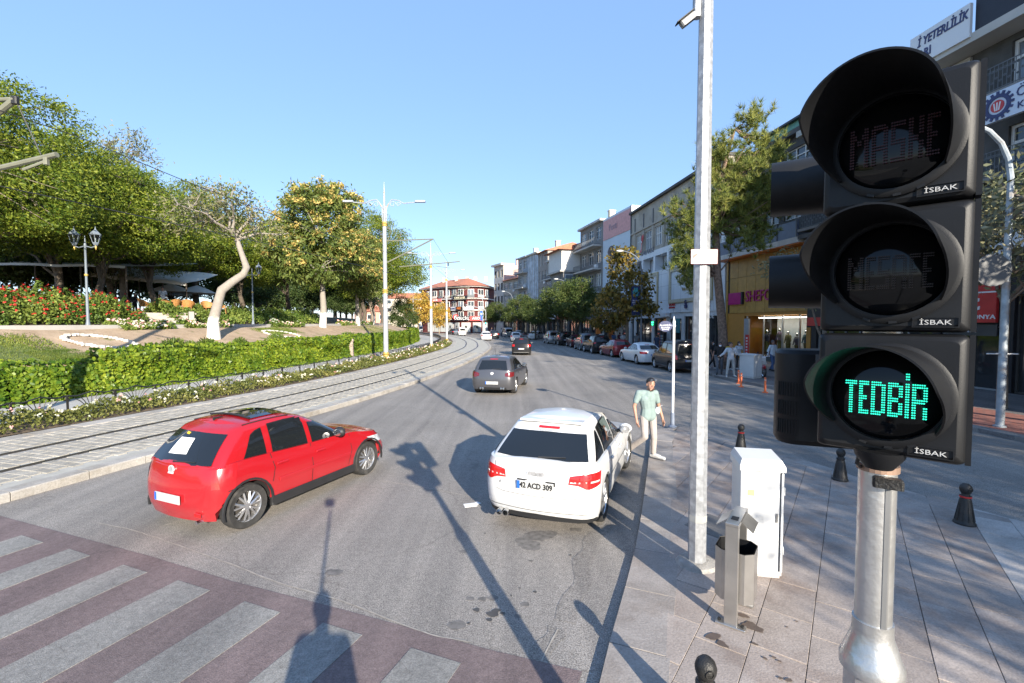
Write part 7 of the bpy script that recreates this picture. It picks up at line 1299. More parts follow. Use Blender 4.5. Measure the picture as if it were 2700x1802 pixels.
# --- tram poles with decorated lamp arms, wires and cantilevers
def lamp_pole(label, u, v, s=1.0, d=None, arms=True, rz=0.0):
    p_ = PT(u, -3.3) if d is None else d; t = thing('tram_pole', label, 'lamp post', (p_.x, p_.y, .15), rz, 'pale decorated tram poles', s); sh = MB().lathe([(.16, 0), (.16, .35), (.15, .4), (.145, 4.2), (.12, 4.3), (.118, 8.2), (.07, 8.3), (.06, 9.9), (.04, 10.1), (.01, 10.75)], 14).build('shaft', S_grey, t, 40)
    for z, r in ((.45, .19), (4.25, .17), (8.25, .15)): MB().lathe([(r * .9, -.14), (r * 1.05, -.1), (r * .9, -.03), (r * 1.12, .02), (r * .9, .08), (r * .8, .14)], 14, (0, 0, z), cap=False).build('gold_collar', S_gold, t, 40)
    MB().lathe([(.3, 0), (.3, .08), (.22, .2), (.17, .3)], 8).build('gold_foot', S_gold, t); MB().lathe([(.001, .2), (.05, .14), (.02, 0), (.06, -.06)], 10, (0, 0, 10.0)).build('finial', S_gold, t)
    for k in range(4): q_ = math.pi / 4 + math.pi / 2 * k; MB().tube([(.1 * math.cos(q_), .1 * math.sin(q_), 8.35), (.15 * math.cos(q_), .15 * math.sin(q_), 8.6), (.15 * math.cos(q_), .15 * math.sin(q_), 9.3)], .022, 6).build('lantern_rod', S_grey, t)
    for sg in (1, -1):
        a = MB(); a.tube([(sg * .1, 0, 8.9), (sg * .16, 0, 9.35), (sg * .45, 0, 9.7), (sg * .85, 0, 9.65), (sg * 1.15, 0, 9.48), (sg * 1.9, 0, 9.55)], .032, 6); a.tube([(sg * (.5 + .2 * math.cos(k * .7) * (1 - k * .07)), 0, 9.42 + .2 * math.sin(k * .7) * (1 - k * .07)) for k in range(11)], .022, 5); a.tube([(sg * (.85 + .14 * math.cos(k * .7) * (1 - k * .07)), 0, 9.42 + .14 * math.sin(k * .7) * (1 - k * .07)) for k in range(11)], .02, 5); ar = a.build('lamp_arm', S_grey, t); MB().bbox((0, 0, 0), (.62, .24, .11), .03).build('lamp_head', S_grey, ar).location = (sg * 2.15, 0, 9.6); MB().tube([(sg * .14, 0, 9.2), (sg * .3, 0, 9.5)], .018, 5).build('gold_scroll', S_gold, ar)
    return t, p_
t1, p1 = lamp_pole('large pale tram pole with gold collars between the roses and the yellow trees', 1017, 965, 1.16)
t2, p2 = lamp_pole('second pale tram pole standing in the bend before the red corner building', 1178, 905, 1.02)
t3, p3 = lamp_pole('third pale tram pole, slim, half hidden left of the red corner building', 1137, 882, 1.0, PT(1137, -3.3))
t4, p4 = lamp_pole('pale lamp post far left in front of the golden tree', 1090, 878, .95, atY(1090, 878, 125).xy)
def cantilever(t, p_, reach, z=5.6, hi=7.3):
    """bracket that holds the contact wire over the track, in its pole's frame"""
    q_ = TRAM[min(range(len(TRAM)), key=lambda k: (TRAM[k] - p_).length)]; d = (q_ - p_).normalized(); f = lambda l, zz: (d.x * l, d.y * l, zz)
    c_ = MB().tube([f(.1, hi - .05), f(reach, hi)], .034, 6).tube([f(.1, z + .35), f(reach, hi)], .04, 6).build('bracket', S_tube, t); MB().tube([f(reach * .3, z + .1), f(reach + 1.6, z + .35)], .034, 6).tube([f(reach + .1, z + .12), f(reach + 1.0, z - .02)], .02, 5).build('steady_arm', S_tube, c_); MB().tube([f(reach, hi), f(reach + .9, z + .3)], .008, 4).build('stay_wire', S_iron, c_); MB().bbox(Vector(f(reach + .9, z + .2)), (.07, .07, .2), .01).build('insulator', S_iron, c_)
for t_, p_ in ((t1, p1), (t2, p2)): cantilever(t_, p_, 3.0)
p0 = PT(-260, -3.3); t0 = thing('catenary_pole', 'tram pole outside the left edge whose bracket arms reach into the picture', 'pole', (p0.x, p0.y, .15)); MB().lathe([(.16, 0), (.13, 9.5), (.01, 9.6)], 12).build('shaft', S_grey, t0); 
g = S_galv; w0, w1 = atY(40, 262, 9.6) - t0.location, atY(150, 408, 9.7) - t0.location
br = MB().tube([(0, 0, w0.z + .05), w0], .045, 8).tube([(0, 0, w1.z - .75), w0], .06, 8).build('bracket', S_tube, t0); MB().tube([(0, 0, w1.z - .72), w1], .055, 8).build('steady_arm', S_tube, br); a_ = atY(122, 425, 9.7) - t0.location; MB().bbox(a_, (.08, .08, .16), .01).tube([a_, atY(60, 448, 9.6) - t0.location], .028, 6).build('registration_arm', S_tube, br); MB().tube([w0, atY(108, 408, 9.7) - t0.location], .012, 5).build('stay_wire', S_iron, br); MB().bbox(w0 + Vector((0, 0, -.02)), (.12, .1, .16), .02).build('clamp', S_iron, br)
def wire(name, label, zf, sag, r, dd=0.0):
    pts = []
    cv = offs(TRAM, dd); acc = 0
    for i in range(0, len(cv), 4):
        if cv[i].y > 100: break
        acc = (cv[i].y - 9.6) / 22.0; fr_ = acc - math.floor(acc); pts.append((cv[i].x, cv[i].y, zf - sag * 4 * fr_ * (1 - fr_)))
    o = MB().tube(pts, r, 4).build(name, pm('copper_wire_dark', (.03, .03, .032), .6), None); return tag(o, label, 'wire')
wire('contact_wire', 'lower contact wire hanging over the tram track', 5.75, .05, .011, -.75); wire('messenger_wire', 'upper carrying wire sagging above the tram contact wire', 7.35, .75, .011, -.45)
# --- lamps in the park and on the right
def lantern(u, d, label, s=1.0):
    p_ = PT(u, d); t = thing('park_lamp', label, 'street lamp', (p_.x, p_.y, bank_z(d) - .02), 0, 'twin lantern park lamps', s); MB().lathe([(.14, 0), (.12, .1), (.075, .35), (.065, .5), (.05, 2.6), (.045, 4.0), (.06, 4.02), (.03, 4.2), (.02, 4.35), (.005, 4.5)], 12).build('post', pm('slate_paint', (.16, .19, .22), .5), t, 40); MB().lathe([(.07, -.05), (.08, 0), (.07, .05)], 12, (0, 0, 2.6), cap=False).build('gold_ring', S_gold, t)
    MB().tube([(-.55, 0, 4.0), (-.3, 0, 3.92), (0, 0, 4.0), (.3, 0, 3.92), (.55, 0, 4.0)], .025, 6).build('cross_arm', MATS['slate_paint'], t)
    for x in (-.52, .52):
        l_ = bpy.data.objects.new('lantern', None); C.objects.link(l_); l_.parent = t; l_.location = (x, 0, 4.02); fr_ = MB(); fr_.lathe([(.07, 0), (.13, .1), (.13, .14), (.11, .14)], 6)
        for k in range(6): q_ = 2 * math.pi * k / 6; fr_.tube([(.12 * math.cos(q_), .12 * math.sin(q_), .12), (.22 * math.cos(q_), .22 * math.sin(q_), .5)], .014, 4)
        fr_.lathe([(.24, .5), (.25, .53), (.07, .72), (.05, .74), (.03, .8), (.005, .92)], 6); fr_.build('lantern_frame', MATS['slate_paint'], l_); MB().lathe([(.11, .14), (.2, .5)], 6, cap=False).build('lantern_glass', B_clear, l_); MB().lathe([(.03, .12), (.04, .3), (.01, .36)], 8).build('bulb', S_cab, l_); MB().lathe([(.005, -.22), (.04, -.12), (.03, 0), (.05, .02)], 8).build('drop', S_gold, l_)
lantern(233, -13.6, 'twin lantern lamp in front of the red rose bank', 1.0); lantern(668, -15.0, 'twin lantern lamp right of the bent limewashed tree', 1.0)
def arm_lamp(pos, label, h, reach, rz, mat, name='street_lamp', th=.09):
    t = thing(name, label, 'street lamp', (pos[0], pos[1], .12), rz); MB().lathe([(th * 1.5, 0), (th * 1.5, .04), (th, .06), (th * .8, h * .72)], 12).build('post', mat, t, 40); MB().tube([(0, 0, h * .7), (.0, 0, h * .8), (reach * .05, 0, h * .86), (reach * .16, 0, h * .91), (reach * .34, 0, h * .95), (reach * .6, 0, h * .98), (reach, 0, h)], [th * .8, th * .78, th * .75, th * .7, th * .65, th * .55, th * .5], 8).build('curved_arm', mat, t, True); MB().ball((reach + math.copysign(.28, reach), 0, h + .0), .3, 12, 8, (1.15, .5, .34)).build('lamp_head', pm('lamp_head_pale', (.6, .6, .58), .35), t, True); MB().ball((reach + math.copysign(.3, reach), 0, h - .05), .22, 10, 6, (1.1, .5, .3)).build('lamp_glass', S_cab, t); return t
S_old = pm('patchy_grey_post', (.33, .37, .4), .5, .3, var=.25, scale=5, dirt=(.3, .2, .13))
q = at(2636, 1126, .12); rl = arm_lamp((q.x, q.y), 'curved grey lamp post with rust stained arm at the right edge of the picture', 8.2, 1.5, R(168), S_old); bb = MB().bbox((-.02, -.1, 4.35), (.07, .05, .95), .01).build('white_sign_edge', S_cab, rl); MB().lathe([(.001, -.02), (.42, -.02), (.42, .02), (.001, .02)], 18, (.38, .1, 4.15), Matrix.Rotation(math.pi / 2, 3, 'X')).build('round_sign', pm('sign_back_grey', (.13, .13, .13), .6), rl); MB().tube([(-.35, -.02, 1.95), (.35, -.02, 1.95)], .02, 6).build('short_arm', S_cab, rl)
q = atY(1690, 905, 41.5); bl = arm_lamp((q.x, q.y), 'lamp post carrying a dark blue banner among the parked cars', 9.2, -1.7, 0, pm('slate_post', (.13, .15, .18), .5)); bn_ = MB().bbox((-.52, 0, 4.75), (.76, .03, 2.6), .01).build('banner', pm('banner_blue', (.015, .03, .14), .55), bl); E_t = pm('banner_teal', (.06, .32, .36), .5)
MB().ball((-.52, -.03, 5.5), .1, 8, 6, (.8, .15, 2.2)).build('eagle_body', E_t, bn_); [MB().ball((-.52 + x, -.03, 5.5 + z), .12, 8, 6, (.7, .12, 1.5)).build('eagle_wing', E_t, bn_) for x, z in ((-.2, .02), (.2, .02), (-.1, .25), (.1, .25), (-.12, -.25), (.12, -.25))]; [text('lettering', tx, .15, W_l, bn_, (-.52, -.024, z), depth=.004, bold=.01, sx=.8) for tx, z in (('SELÇUKLU', 4.75), ('BELEDİYESİ', 4.57), ('KONYA', 4.37))]; MB().box((-.6, -.02, 3.85), (.2, .01, .18)).build('white_patch', W_l, bn_); MB().box((-.38, -.02, 3.85), (.16, .01, .18)).build('yellow_patch', pm('patch_yellow', (.6, .45, .03), .5), bn_); [MB().tube([(-.9, 0, z), (0, 0, z)], .02, 5).build('banner_rod', S_galv, bl) for z in (3.42, 6.08)]
for u, Y, lb, hh in [(1500, 66, 'lamp post rising from the paired street trees', 9.0), (1352, 92, 'lamp post over the far parked vans', 9.0)]: q = atY(u, 900, Y); arm_lamp((q.x, q.y), lb, hh, 1.6, math.pi, MATS['slate_post'])
q = atY(1273, 880, 104); a_ = arm_lamp((q.x, q.y), 'pale mast with curved lamp and blue sign in front of the red corner building', 9.4, -1.6, 0, S_grey); MB().bbox((-.3, -.15, 4.3), (.55, .06, 2.1), .02).build('blue_sign', pm('traffic_blue', (.03, .12, .4), .4), a_); MB().box((-.3, -.19, 4.7), (.3, .01, .4)).build('white_arrow', W_l, a_)
q = atY(1281, 880, 98); t = thing('signal_mast', 'bent signal mast with a small green light at the far crossing', 'traffic light', (q.x, q.y, 0)); MB().tube([(0, 0, 0), (0, 0, 5.2), (-.25, 0, 5.75), (-1.2, 0, 6.0), (-4.4, 0, 6.7)], .08, 8).build('mast', S_grey, t); h_ = MB().bbox((-.02, -.2, 3.0), (.3, .2, .9), .02).build('signal_head', S_blk, t); MB().ball((-.02, -.32, 2.75), .11, 8, 6, (1, .4, 1)).build('green_lamp', emit('green_lamp', (.05, 1, .55), 3.0), h_); MB().lathe([(.001, -.02), (.3, -.02), (.3, .02), (.001, .02)], 16, (.0, -.25, 1.9), Matrix.Rotation(math.pi / 2, 3, 'X')).build('round_sign', B_sgn, t); MB().bbox((-4.4, 0, 6.6), (.3, .25, .8), .02).build('signal_head', S_blk, t)
# --- on the far pavement: cabinets, posts, motorcycle
def grey_cab(pos, label, w, d, h, rz): t = thing('utility_cabinet', label, 'cabinet', (pos.x, pos.y, .12), rz); MB().bbox((0, 0, h / 2 + .05), (w, d, h - .1), .01).build('body', S_cab, t); MB().bbox((0, 0, .05), (w * 1.02, d * 1.02, .1), .01).build('plinth', pm('plinth_grey', (.5, .48, .45), .9), t); MB().add([(-w * .54, -d * .55, h), (w * .54, -d * .55, h), (w * .54, d * .55, h), (-w * .54, d * .55, h), (-w * .54, -d * .55, h + .05), (w * .54, -d * .55, h + .05), (w * .54, d * .55, h + .05), (-w * .54, d * .55, h + .05), (0, -d * .55, h + .1), (0, d * .55, h + .1)], [(0, 1, 5, 8, 4), (2, 3, 7, 9, 6), (1, 2, 6, 5), (3, 0, 4, 7), (4, 8, 9, 7), (8, 5, 6, 9)]).build('lid', S_cab, t); MB().box((-w * .1, -d / 2 - .002, h / 2), (.008, .004, h * .8)).build('door_gap', K_seam, t); MB().box((w * .5 + .002, -d * .2, h * .78), (.004, .12, .25)).build('warning_sticker', pm('sticker_yellow', (.8, .5, .03), .5), t); return t
grey_cab(at(1978, 996, .12), 'pale double cabinet on the far pavement beside the red motorcycle', .62, .8, 1.12, R(26))
for u, v, lb in [(1947, 1012, 'orange flexible post, left and farther one of the close pair'), (1954, 1021, 'orange flexible post, nearer one of the close pair'), (2017, 1036, 'orange flexible post standing alone right of the pair')]:
    q = at(u, v); t = thing('delineator_post', lb, 'post', q, 0, 'orange flexible posts along the kerb'); MB().lathe([(.12, 0), (.11, .03), (.05, .05)], 12).build('foot', pm('orange_rubber', (.75, .16, .05), .6), t); MB().lathe([(.042, .04), (.042, .62), (.03, .64)], 12).build('post', MATS['orange_rubber'], t, 40); MB().lathe([(.0435, .5), (.0435, .56)], 12, cap=False).build('pale_band', pm('orange_pale', (.8, .4, .28), .5), t)
q = at(2016, 996, .12); mc = thing('motorcycle', 'red motorcycle parked with its front wheel towards the road', 'motorcycle', (q.x, q.y + .1, .12), R(-100)); Mx = Matrix.Rotation(math.pi / 2, 3, 'X')
for x in (0, -1.25):
    wh = bpy.data.objects.new('wheel', None); C.objects.link(wh); wh.parent = mc; wh.location = (x, 0, .3); MB().lathe([(.25, -.04), (.29, -.045), (.305, 0), (.29, .045), (.25, .04)], 24, M=Mx, cap=False).build('tyre', K_tyre, wh, 50); r_ = MB().lathe([(.25, -.03), (.22, 0), (.25, .03)], 24, M=Mx, cap=False); [r_.tube([(0, 0, 0), (.24 * math.cos(k * math.pi / 3), 0, .24 * math.sin(k * math.pi / 3))], .018, 5) for k in range(6)]; r_.lathe([(.05, -.05), (.05, .05)], 10, M=Mx); r_.build('rim', K_chrome, wh)
R_mc = paint('motorcycle_red', (.55, .02, .03)); [MB().tube([(0, y, .3), (-.18, y, .85), (-.24, y, 1.02)], .025, 6).build('fork', K_chrome, mc) for y in (-.07, .07)]; MB().ball((.0, 0, .5), .3, 10, 8, (.9, .25, .45)).build('front_mudguard', R_mc, mc, True); MB().ball((-.48, 0, .82), .24, 12, 8, (1.1, .6, .62)).build('fuel_tank', R_mc, mc, True); MB().ball((-.95, 0, .82), .36, 12, 8, (1.1, .36, .26)).build('saddle', K_black, mc, True); MB().ball((-.55, 0, .45), .22, 10, 8, (1.1, .7, .9)).build('engine', pm('engine_grey', (.12, .12, .12), .5, .5), mc, True); MB().tube([(-.2, -.34, 1.08), (-.26, -.15, 1.02), (-.26, .15, 1.02), (-.2, .34, 1.08)], .018, 6).build('handlebar', K_chrome, mc); MB().bbox((-.1, 0, .92), (.12, .24, .22), .03).build('headlight', S_cab, mc); MB().bbox((-.04, 0, .73), (.02, .3, .14), .01).build('number_plate', K_plate, mc); MB().tube([(-.5, -.16, .3), (-1.3, -.18, .38)], [.03, .05], 8).build('exhaust', K_chrome, mc); MB().tube([(-.2, 0, .8), (-.6, 0, .35), (-1.25, 0, .3)], .03, 6).build('frame', K_black, mc); [MB().tube([(-.26, y * .6, 1.03), (-.22, y, 1.22)], .008, 4).ball((-.22, y, 1.25), .05, 8, 6, (.4, 1, .7)).build('mirror', K_black, mc) for y in (-.22, .22)]
# --- ornamental low fence between roses and path
fn = thing('path_fence', 'low black wrought iron fence of scrolled panels along the path edge', 'fence'); cv = catmull([Vector((p.x, p.y)) for p in offs(TRAM, -4.32)], .1); acc = 0; last = 0; cnt = 0; pan = {}; far_ = MB()
def fence_panel(mb, L_, o=Vector((0, 0)), a=0.0):
    M = Matrix.Rotation(a, 3, 'Z'); f = lambda x, z: M @ Vector((x, 0, z)) + Vector((o.x, o.y, .15))
    mb.tube([f(-.06 + .08 * math.cos(q), .5 + .07 * math.sin(q)) for q in [-2 + .8 * k for k in range(6)]] + [f(L_ * .2, .53), f(L_ * .5, .62), f(L_ * .8, .53)] + [f(L_ + .06 - .08 * math.cos(q), .5 + .07 * math.sin(q)) for q in [2.0 - .8 * k for k in range(6)]], .022, 4, False)
    for k in range(7): q = (k - 3) / 3; mb.tube([f(L_ * .5 + q * .1, .12), f(L_ * .5 + q * .3, .36), f(L_ * .5 + q * .46, .56 - .08 * abs(q))], .012, 4, False)
    mb.tube([f(.02, .1), f(L_ - .02, .1)], .014, 4, False); mb.box(f(0, .28), (.045, .045, .56), a)
for i in range(1, len(cv)):
    if (cv[i] - cv[last]).length >= 1.25:
        a, b_ = cv[last], cv[i]; last = i
        if a.y < 5 or a.y > 104: continue
        d = b_ - a; an = math.atan2(d.y, d.x)
        if cnt < 60:
            if 'p' not in pan: mb = MB(); fence_panel(mb, 1.25); pan['p'] = mb.mesh('fence_panel', S_iron)
            o = link('fence_panel', pan['p'], fn); o.location = (a.x, a.y, 0); o.rotation_euler.z = an; cnt += 1
        else: fence_panel(far_, 1.25, a, an)
if far_.v: tag(far_.build('far_fence_panels', S_iron, fn), kind='stuff')
q = PT(922, -8.0); t = thing('wall_pillar', 'rough stone pier where the ivy wall breaks', 'pillar', (q.x, q.y, .14), .2)
for k in range(7): MB().bbox((random.uniform(-.03, .03), random.uniform(-.03, .03), .1 + .205 * k), (.56, .5, .2), .03, random.uniform(-.06, .06)).build('stone', pm('pier_stone', (.34, .27, .22), .95, var=.25, scale=5, bump=.7), t)
# --- the park terrace: steps, chairs, awnings, parasols
sp_ = PT(432, -15.9); st_ = thing('stone_steps', 'broad stone steps between the red roses and the green bushes', 'steps', (sp_.x, sp_.y, 2.68), math.atan2(sp_.y, sp_.x) - math.pi / 2)
for k in range(5): MB().bbox((0, .36 * k, .085 + .17 * k), (2.6, .44, .17), .015).build('step', pm('step_stone', (.36, .32, .28), .9, var=.15, scale=3), st_)
for x in (-1.45, 1.45): MB().bbox((x, .8, .45), (.28, 2.2, .95), .02).build('cheek_wall', MATS['step_stone'], st_)
MB().box((0, 3.4, .80), (3.6, 3.4, .12)).build('landing', MATS['step_stone'], st_)
W_cane = pm('wicker_cane', (.42, .2, .06), .6, var=.3, scale=18, bump=.5)
def chair():
    t = thing('wicker_chair', 'x', 'chair', (0, 0, 0), 0, 'wicker chairs on the park terrace'); MB().lathe([(.28, .4), (.3, .43), (.28, .46)], 14).build('seat', W_cane, t); rows = [[(.3 * math.cos(q) * (1 + .12 * k), .3 * math.sin(q) * (1 + .12 * k), .44 + .12 * k * (.35 + .65 * max(0, math.sin(q)))) for k in range(5)] for q in [R(-20 + 220 * j / 12) for j in range(13)]]; MB().grid(rows).build('backrest', W_cane, t); MB().tube([r[-1] for r in rows], .022, 5).build('rim', W_cane, t); [MB().tube([(.22 * sx, .2 * sy, .42), (.26 * sx, .24 * sy, 0)], .018, 5).build('leg', W_cane, t) for sx in (1, -1) for sy in (1, -1)]; return t
ch0 = chair(); base_ = st_.matrix_basis
for k, (x, y, r_, lb) in enumerate([(-.9, 2.6, 2.6, 'wicker chair at the head of the stone steps, leftmost'), (-.1, 3.2, .4, 'wicker chair at the head of the stone steps, second from left'), (.55, 2.5, -1.9, 'wicker chair at the head of the stone steps, second from right'), (1.35, 2.9, -2.6, 'wicker chair at the head of the stone steps, rightmost'), (2.6, 3.6, 1.0, 'wicker chair right of the steps behind the green bushes'), (3.5, 3.9, 2.0, 'wicker chair farthest right behind the green bushes')]):
    o = ch0 if k == 0 else copy_tree(ch0); o['label'] = lb; w_ = Matrix.Rotation(st_.rotation_euler.z, 3, 'Z') @ Vector((x, y, .87)); o.location = Vector((sp_.x, sp_.y, 2.68)) + w_; o.rotation_euler.z = r_
tb = thing('wicker_table', 'round wicker table between the chairs at the head of the steps', 'table', Vector((sp_.x, sp_.y, 2.68)) + Matrix.Rotation(st_.rotation_euler.z, 3, 'Z') @ Vector((.25, 2.75, .87))); MB().lathe([(.4, .68), (.4, .72), (.001, .72)], 16).build('top', W_cane, tb); MB().lathe([(.2, 0), (.08, .3), (.12, .68)], 10).build('leg', W_cane, tb)
nb_ = thing('notice_board', 'tilted dark notice board on a post left of the steps', 'notice board', Vector((sp_.x, sp_.y, 2.68)) + Matrix.Rotation(st_.rotation_euler.z, 3, 'Z') @ Vector((-1.75, 1.4, .4))); MB().tube([(0, 0, 0), (0, 0, 1.1)], .03, 6).build('post', S_galv, nb_); MB().box((0, 0, 1.15), (.7, .45, .03), 0, 0, .4).build('board', B_black, nb_)
def awning(label, u0, u1, v0, v1, Y, dep, name='awning', drop=.16):
    a, b_ = atY(u0, v0, Y), atY(u1, v1, Y); d = (b_ - a); L_ = d.xy.length; t = thing(name, label, 'awning', (a.x, a.y, 0), math.atan2(d.y, d.x)); n = 8; rows = [[(L_ * i / n, dep * j / 3, lerp(a.z, b_.z, i / n) + .35 * j - .1 * math.sin(math.pi * j / 3) + .05 * math.sin(i * 2.2)) for j in range(4)] for i in range(n + 1)]
    cl = pm('awning_canvas', (.62, .6, .55), .8, var=.1, scale=.5); MB().grid(rows).grid([[(r[0][0], r[0][1], r[0][2]), (r[0][0], -.03, r[0][2] - drop)] for r in rows]).build('canopy', cl, t, True)
    for i in range(0, n + 1, 2): MB().tube([(L_ * i / n, 0.05, 3.2), (L_ * i / n, .05, rows[i][0][2])], .05, 6).build('post', BARKD, t)
awning('long pale canvas roof in the shade at the left edge of the park', -150, 330, 690, 700, 30, 7); awning('white roofed terrace awning behind the tree trunks above the steps', 240, 490, 722, 745, 36, 4, drop=.25)
for u, v, Y, lb in [(452, 772, 40, 'white market parasol left of the bent tree, deep in the shade'), (520, 775, 42, 'white market parasol just left of the bent trunk'), (482, 768, 46, 'reddish parasol top between the two white ones')]:
    p_ = atY(u, v, Y); t = thing('parasol', lb, 'parasol', (p_.x, p_.y, 3.8)); MB().lathe([(1.7, 1.75), (.9, 2.15), (.02, 2.5)], 8).build('canopy', B_sgn if 'white' in lb else B_tile, t); MB().tube([(0, 0, -.2), (0, 0, 2.5)], .03, 6).build('pole', BARKD, t)
# ------------------------------------------------------------------ people
def capsule(mb, a, b_, ra, rb, n=10):
    a, b_ = Vector(a), Vector(b_); mb.ball(a, ra, n, 7); mb.ball(b_, rb, n, 7); mb.tube([a, b_], [ra, rb], n)
def fuse(name, mb, mat, parent, vox, sm=4):
    """one continuous surface from overlapping volumes"""
    o = link(name, mb.mesh(name, mat), None); r = o.modifiers.new('r', 'REMESH'); r.mode = 'VOXEL'; r.voxel_size = vox; s = o.modifiers.new('s', 'SMOOTH'); s.factor = .5; s.iterations = sm
    dg = bpy.context.evaluated_depsgraph_get(); me = bpy.data.meshes.new_from_object(o.evaluated_get(dg)); bpy.data.objects.remove(o); me.name = name; me.materials.clear(); me.materials.append(mat); me.polygons.foreach_set('use_smooth', [True] * len(me.polygons)); me.polygons.foreach_set('material_index', [0] * len(me.polygons)); return link(name, me, parent)
SKIN = pm('skin', (.4, .22, .15), .55, var=.08, scale=20); SKIN2 = pm('skin_tan', (.27, .14, .095), .55, var=.08, scale=20); HAIR = pm('black_hair', (.012, .01, .009), .5, var=.3, scale=40, bump=.5); SHOE = pm('white_shoe', (.5, .5, .49), .6, var=.05); SHOEB = pm('black_shoe', (.02, .02, .02), .5); MASK = pm('face_mask', (.62, .7, .78), .8)
def cloth(name, c): return pm(name, c, .9, 0, .1, 9, bump=.35, bscale=18)
BASE = dict(hipL=(-.095, 0, .93), hipR=(.095, 0, .93), kneeL=(-.1, -.02, .5), kneeR=(.1, -.02, .5), ankL=(-.1, .02, .085), ankR=(.1, .02, .085), toeL=(-.11, -.15, .045), toeR=(.11, -.15, .045), pel=(0, 0, .98), waist=(0, 0, 1.12), chest=(0, 0, 1.32), shL=(-.185, 0, 1.44), shR=(.185, 0, 1.44), elL=(-.235, .03, 1.15), elR=(.235, .03, 1.15), wrL=(-.25, -.06, .9), wrR=(.25, -.06, .9), tipL=(-.25, -.1, .73), tipR=(.25, -.1, .73), neck=(0, 0, 1.5), head=(0, -.02, 1.635))
def person(label, pos, rz, top, bottom, pose=None, skin=SKIN, hair=HAIR, sleeve='short', shoes=SHOE, vox=.016, long_hair=False, mask=None, woman=False, skirt=False, scale=1.0, face=(0, -1), z=None, shoes2=None, tilt=0.0):
    J = {k: Vector(v) for k, v in {**BASE, **(pose or {})}.items()}; t = thing('person', label, 'person', (pos[0], pos[1], pos[2] if len(pos) > 2 else .12), rz, None, scale); s = .9 if woman else 1.0
    f = Vector((face[0], face[1], 0)).normalized(); r_ = Vector((-f.y, f.x, 0)); up = Vector((r_.x * tilt, r_.y * tilt, 1)).normalized(); hd = J['head']
    b_ = MB(); capsule(b_, J['pel'], J['chest'], .08 * s, .085 * s); capsule(b_, J['shL'] * 1.0, J['shR'], .06 * s, .06 * s); capsule(b_, J['chest'] + Vector((0, 0, .06)), J['neck'], .07, .052); capsule(b_, J['neck'], hd - up * .03, .052, .055)
    b_.ball(hd + up * .03, .098, 14, 10, (.84, 1.0, 1.0)); capsule(b_, hd + up * .0 + f * .02, hd - up * .085 + f * .045, .075, .045, 12); capsule(b_, hd + f * .095 + up * .01, hd + f * .112 - up * .025, .008, .014, 8)
    for q in (1, -1): b_.ball(hd + r_ * .083 * q - f * .005 - up * .005, .022, 8, 6, (.5, 1, 1.4)); b_.ball(hd + r_ * .035 * q + f * .075 + up * .028, .018, 8, 6)
    for S in 'LR':
        q = 1 if S == 'R' else -1; capsule(b_, J['sh' + S], J['el' + S], .05 * s, .04 * s); capsule(b_, J['el' + S], J['wr' + S], .04 * s, .027 * s); d = (J['tip' + S] - J['wr' + S]); dn = d.normalized(); side = dn.cross(Vector((q, 0, 0))); side = side.normalized() if side.length > .1 else Vector((0, 1, 0)); palm = J['wr' + S] + d * .45; capsule(b_, J['wr' + S], palm, .026, .03)
        if vox < .012:
            for k in range(4): o = side * (.027 - .018 * k); capsule(b_, palm + o * .9, palm + o * 1.1 + dn * (.052, .06, .056, .042)[k] + Vector((-q * .004, 0, 0)), .0105, .0095, 8); capsule(b_, palm + o * 1.1 + dn * (.052, .06, .056, .042)[k], palm + o * 1.1 + dn * (.09, .1, .094, .075)[k] + Vector((-q * .018, -.004, 0)), .0098, .0088, 8)
            capsule(b_, J['wr' + S] + d * .2 + side * .02, J['wr' + S] + d * .5 + side * .055, .013, .011, 8); capsule(b_, J['wr' + S] + d * .5 + side * .055, J['wr' + S] + d * .68 + side * .056, .011, .0095, 8)
        else: capsule(b_, palm, J['tip' + S], .028, .015); capsule(b_, J['wr' + S] + d * .25, J['wr' + S] + d * .55 + side * .045, .014, .011)
        capsule(b_, J['hip' + S], J['knee' + S], .08 * s, .055 * s); capsule(b_, J['knee' + S], J['ank' + S], .052 * s, .036); capsule(b_, J['ank' + S], J['toe' + S], .036, .03)
    fuse('body', b_, skin, t, vox)
    u = MB(); w_ = 1.12
    for dx in (-.045, .045): capsule(u, J['pel'] + Vector((dx * 1.25, 0, -.03)), J['waist'] + Vector((dx, 0, 0)), .116 * s, .105 * s); capsule(u, J['waist'] + Vector((dx, 0, 0)), J['chest'] + Vector((dx * 1.3, 0, 0)), .103 * s, .118 * s)
    if woman: capsule(u, J['chest'] + Vector((-.07, -.06, -.02)), J['chest'] + Vector((.07, -.06, -.02)), .075, .075)
    capsule(u, J['shL'], J['shR'], .072 * s, .072 * s); capsule(u, J['chest'] + Vector((0, 0, .05)), J['chest'].lerp(J['neck'], .75), .12 * s, .075)
    for S in 'LR':
        k = {'short': .62, 'long': 1.0, 'none': .15}[sleeve]; e = J['sh' + S].lerp(J['el' + S], min(1, k)); capsule(u, J['sh' + S], e, .07 * s, .062 * s)
        if sleeve == 'long': capsule(u, J['el' + S], J['el' + S].lerp(J['wr' + S], .95), .058 * s, .045 * s)
    fuse('shirt', u, top, t, vox)
    l_ = MB(); capsule(l_, J['hipL'] * .85 + J['hipR'] * .15 + Vector((0, 0, .04)), J['hipR'] * .85 + J['hipL'] * .15 + Vector((0, 0, .04)), .1 * s, .1 * s)
    for S in 'LR': capsule(l_, J['hip' + S], J['knee' + S], .09 * s, .068 * s); capsule(l_, J['knee' + S], J['ank' + S].lerp(J['knee' + S], .12), .07 * s, .055)
    if skirt: l_.lathe([(.13, .98), (.2, .7), (.26, .3), (.28, .12)], 14)
    fuse('trousers', l_, bottom, t, vox)
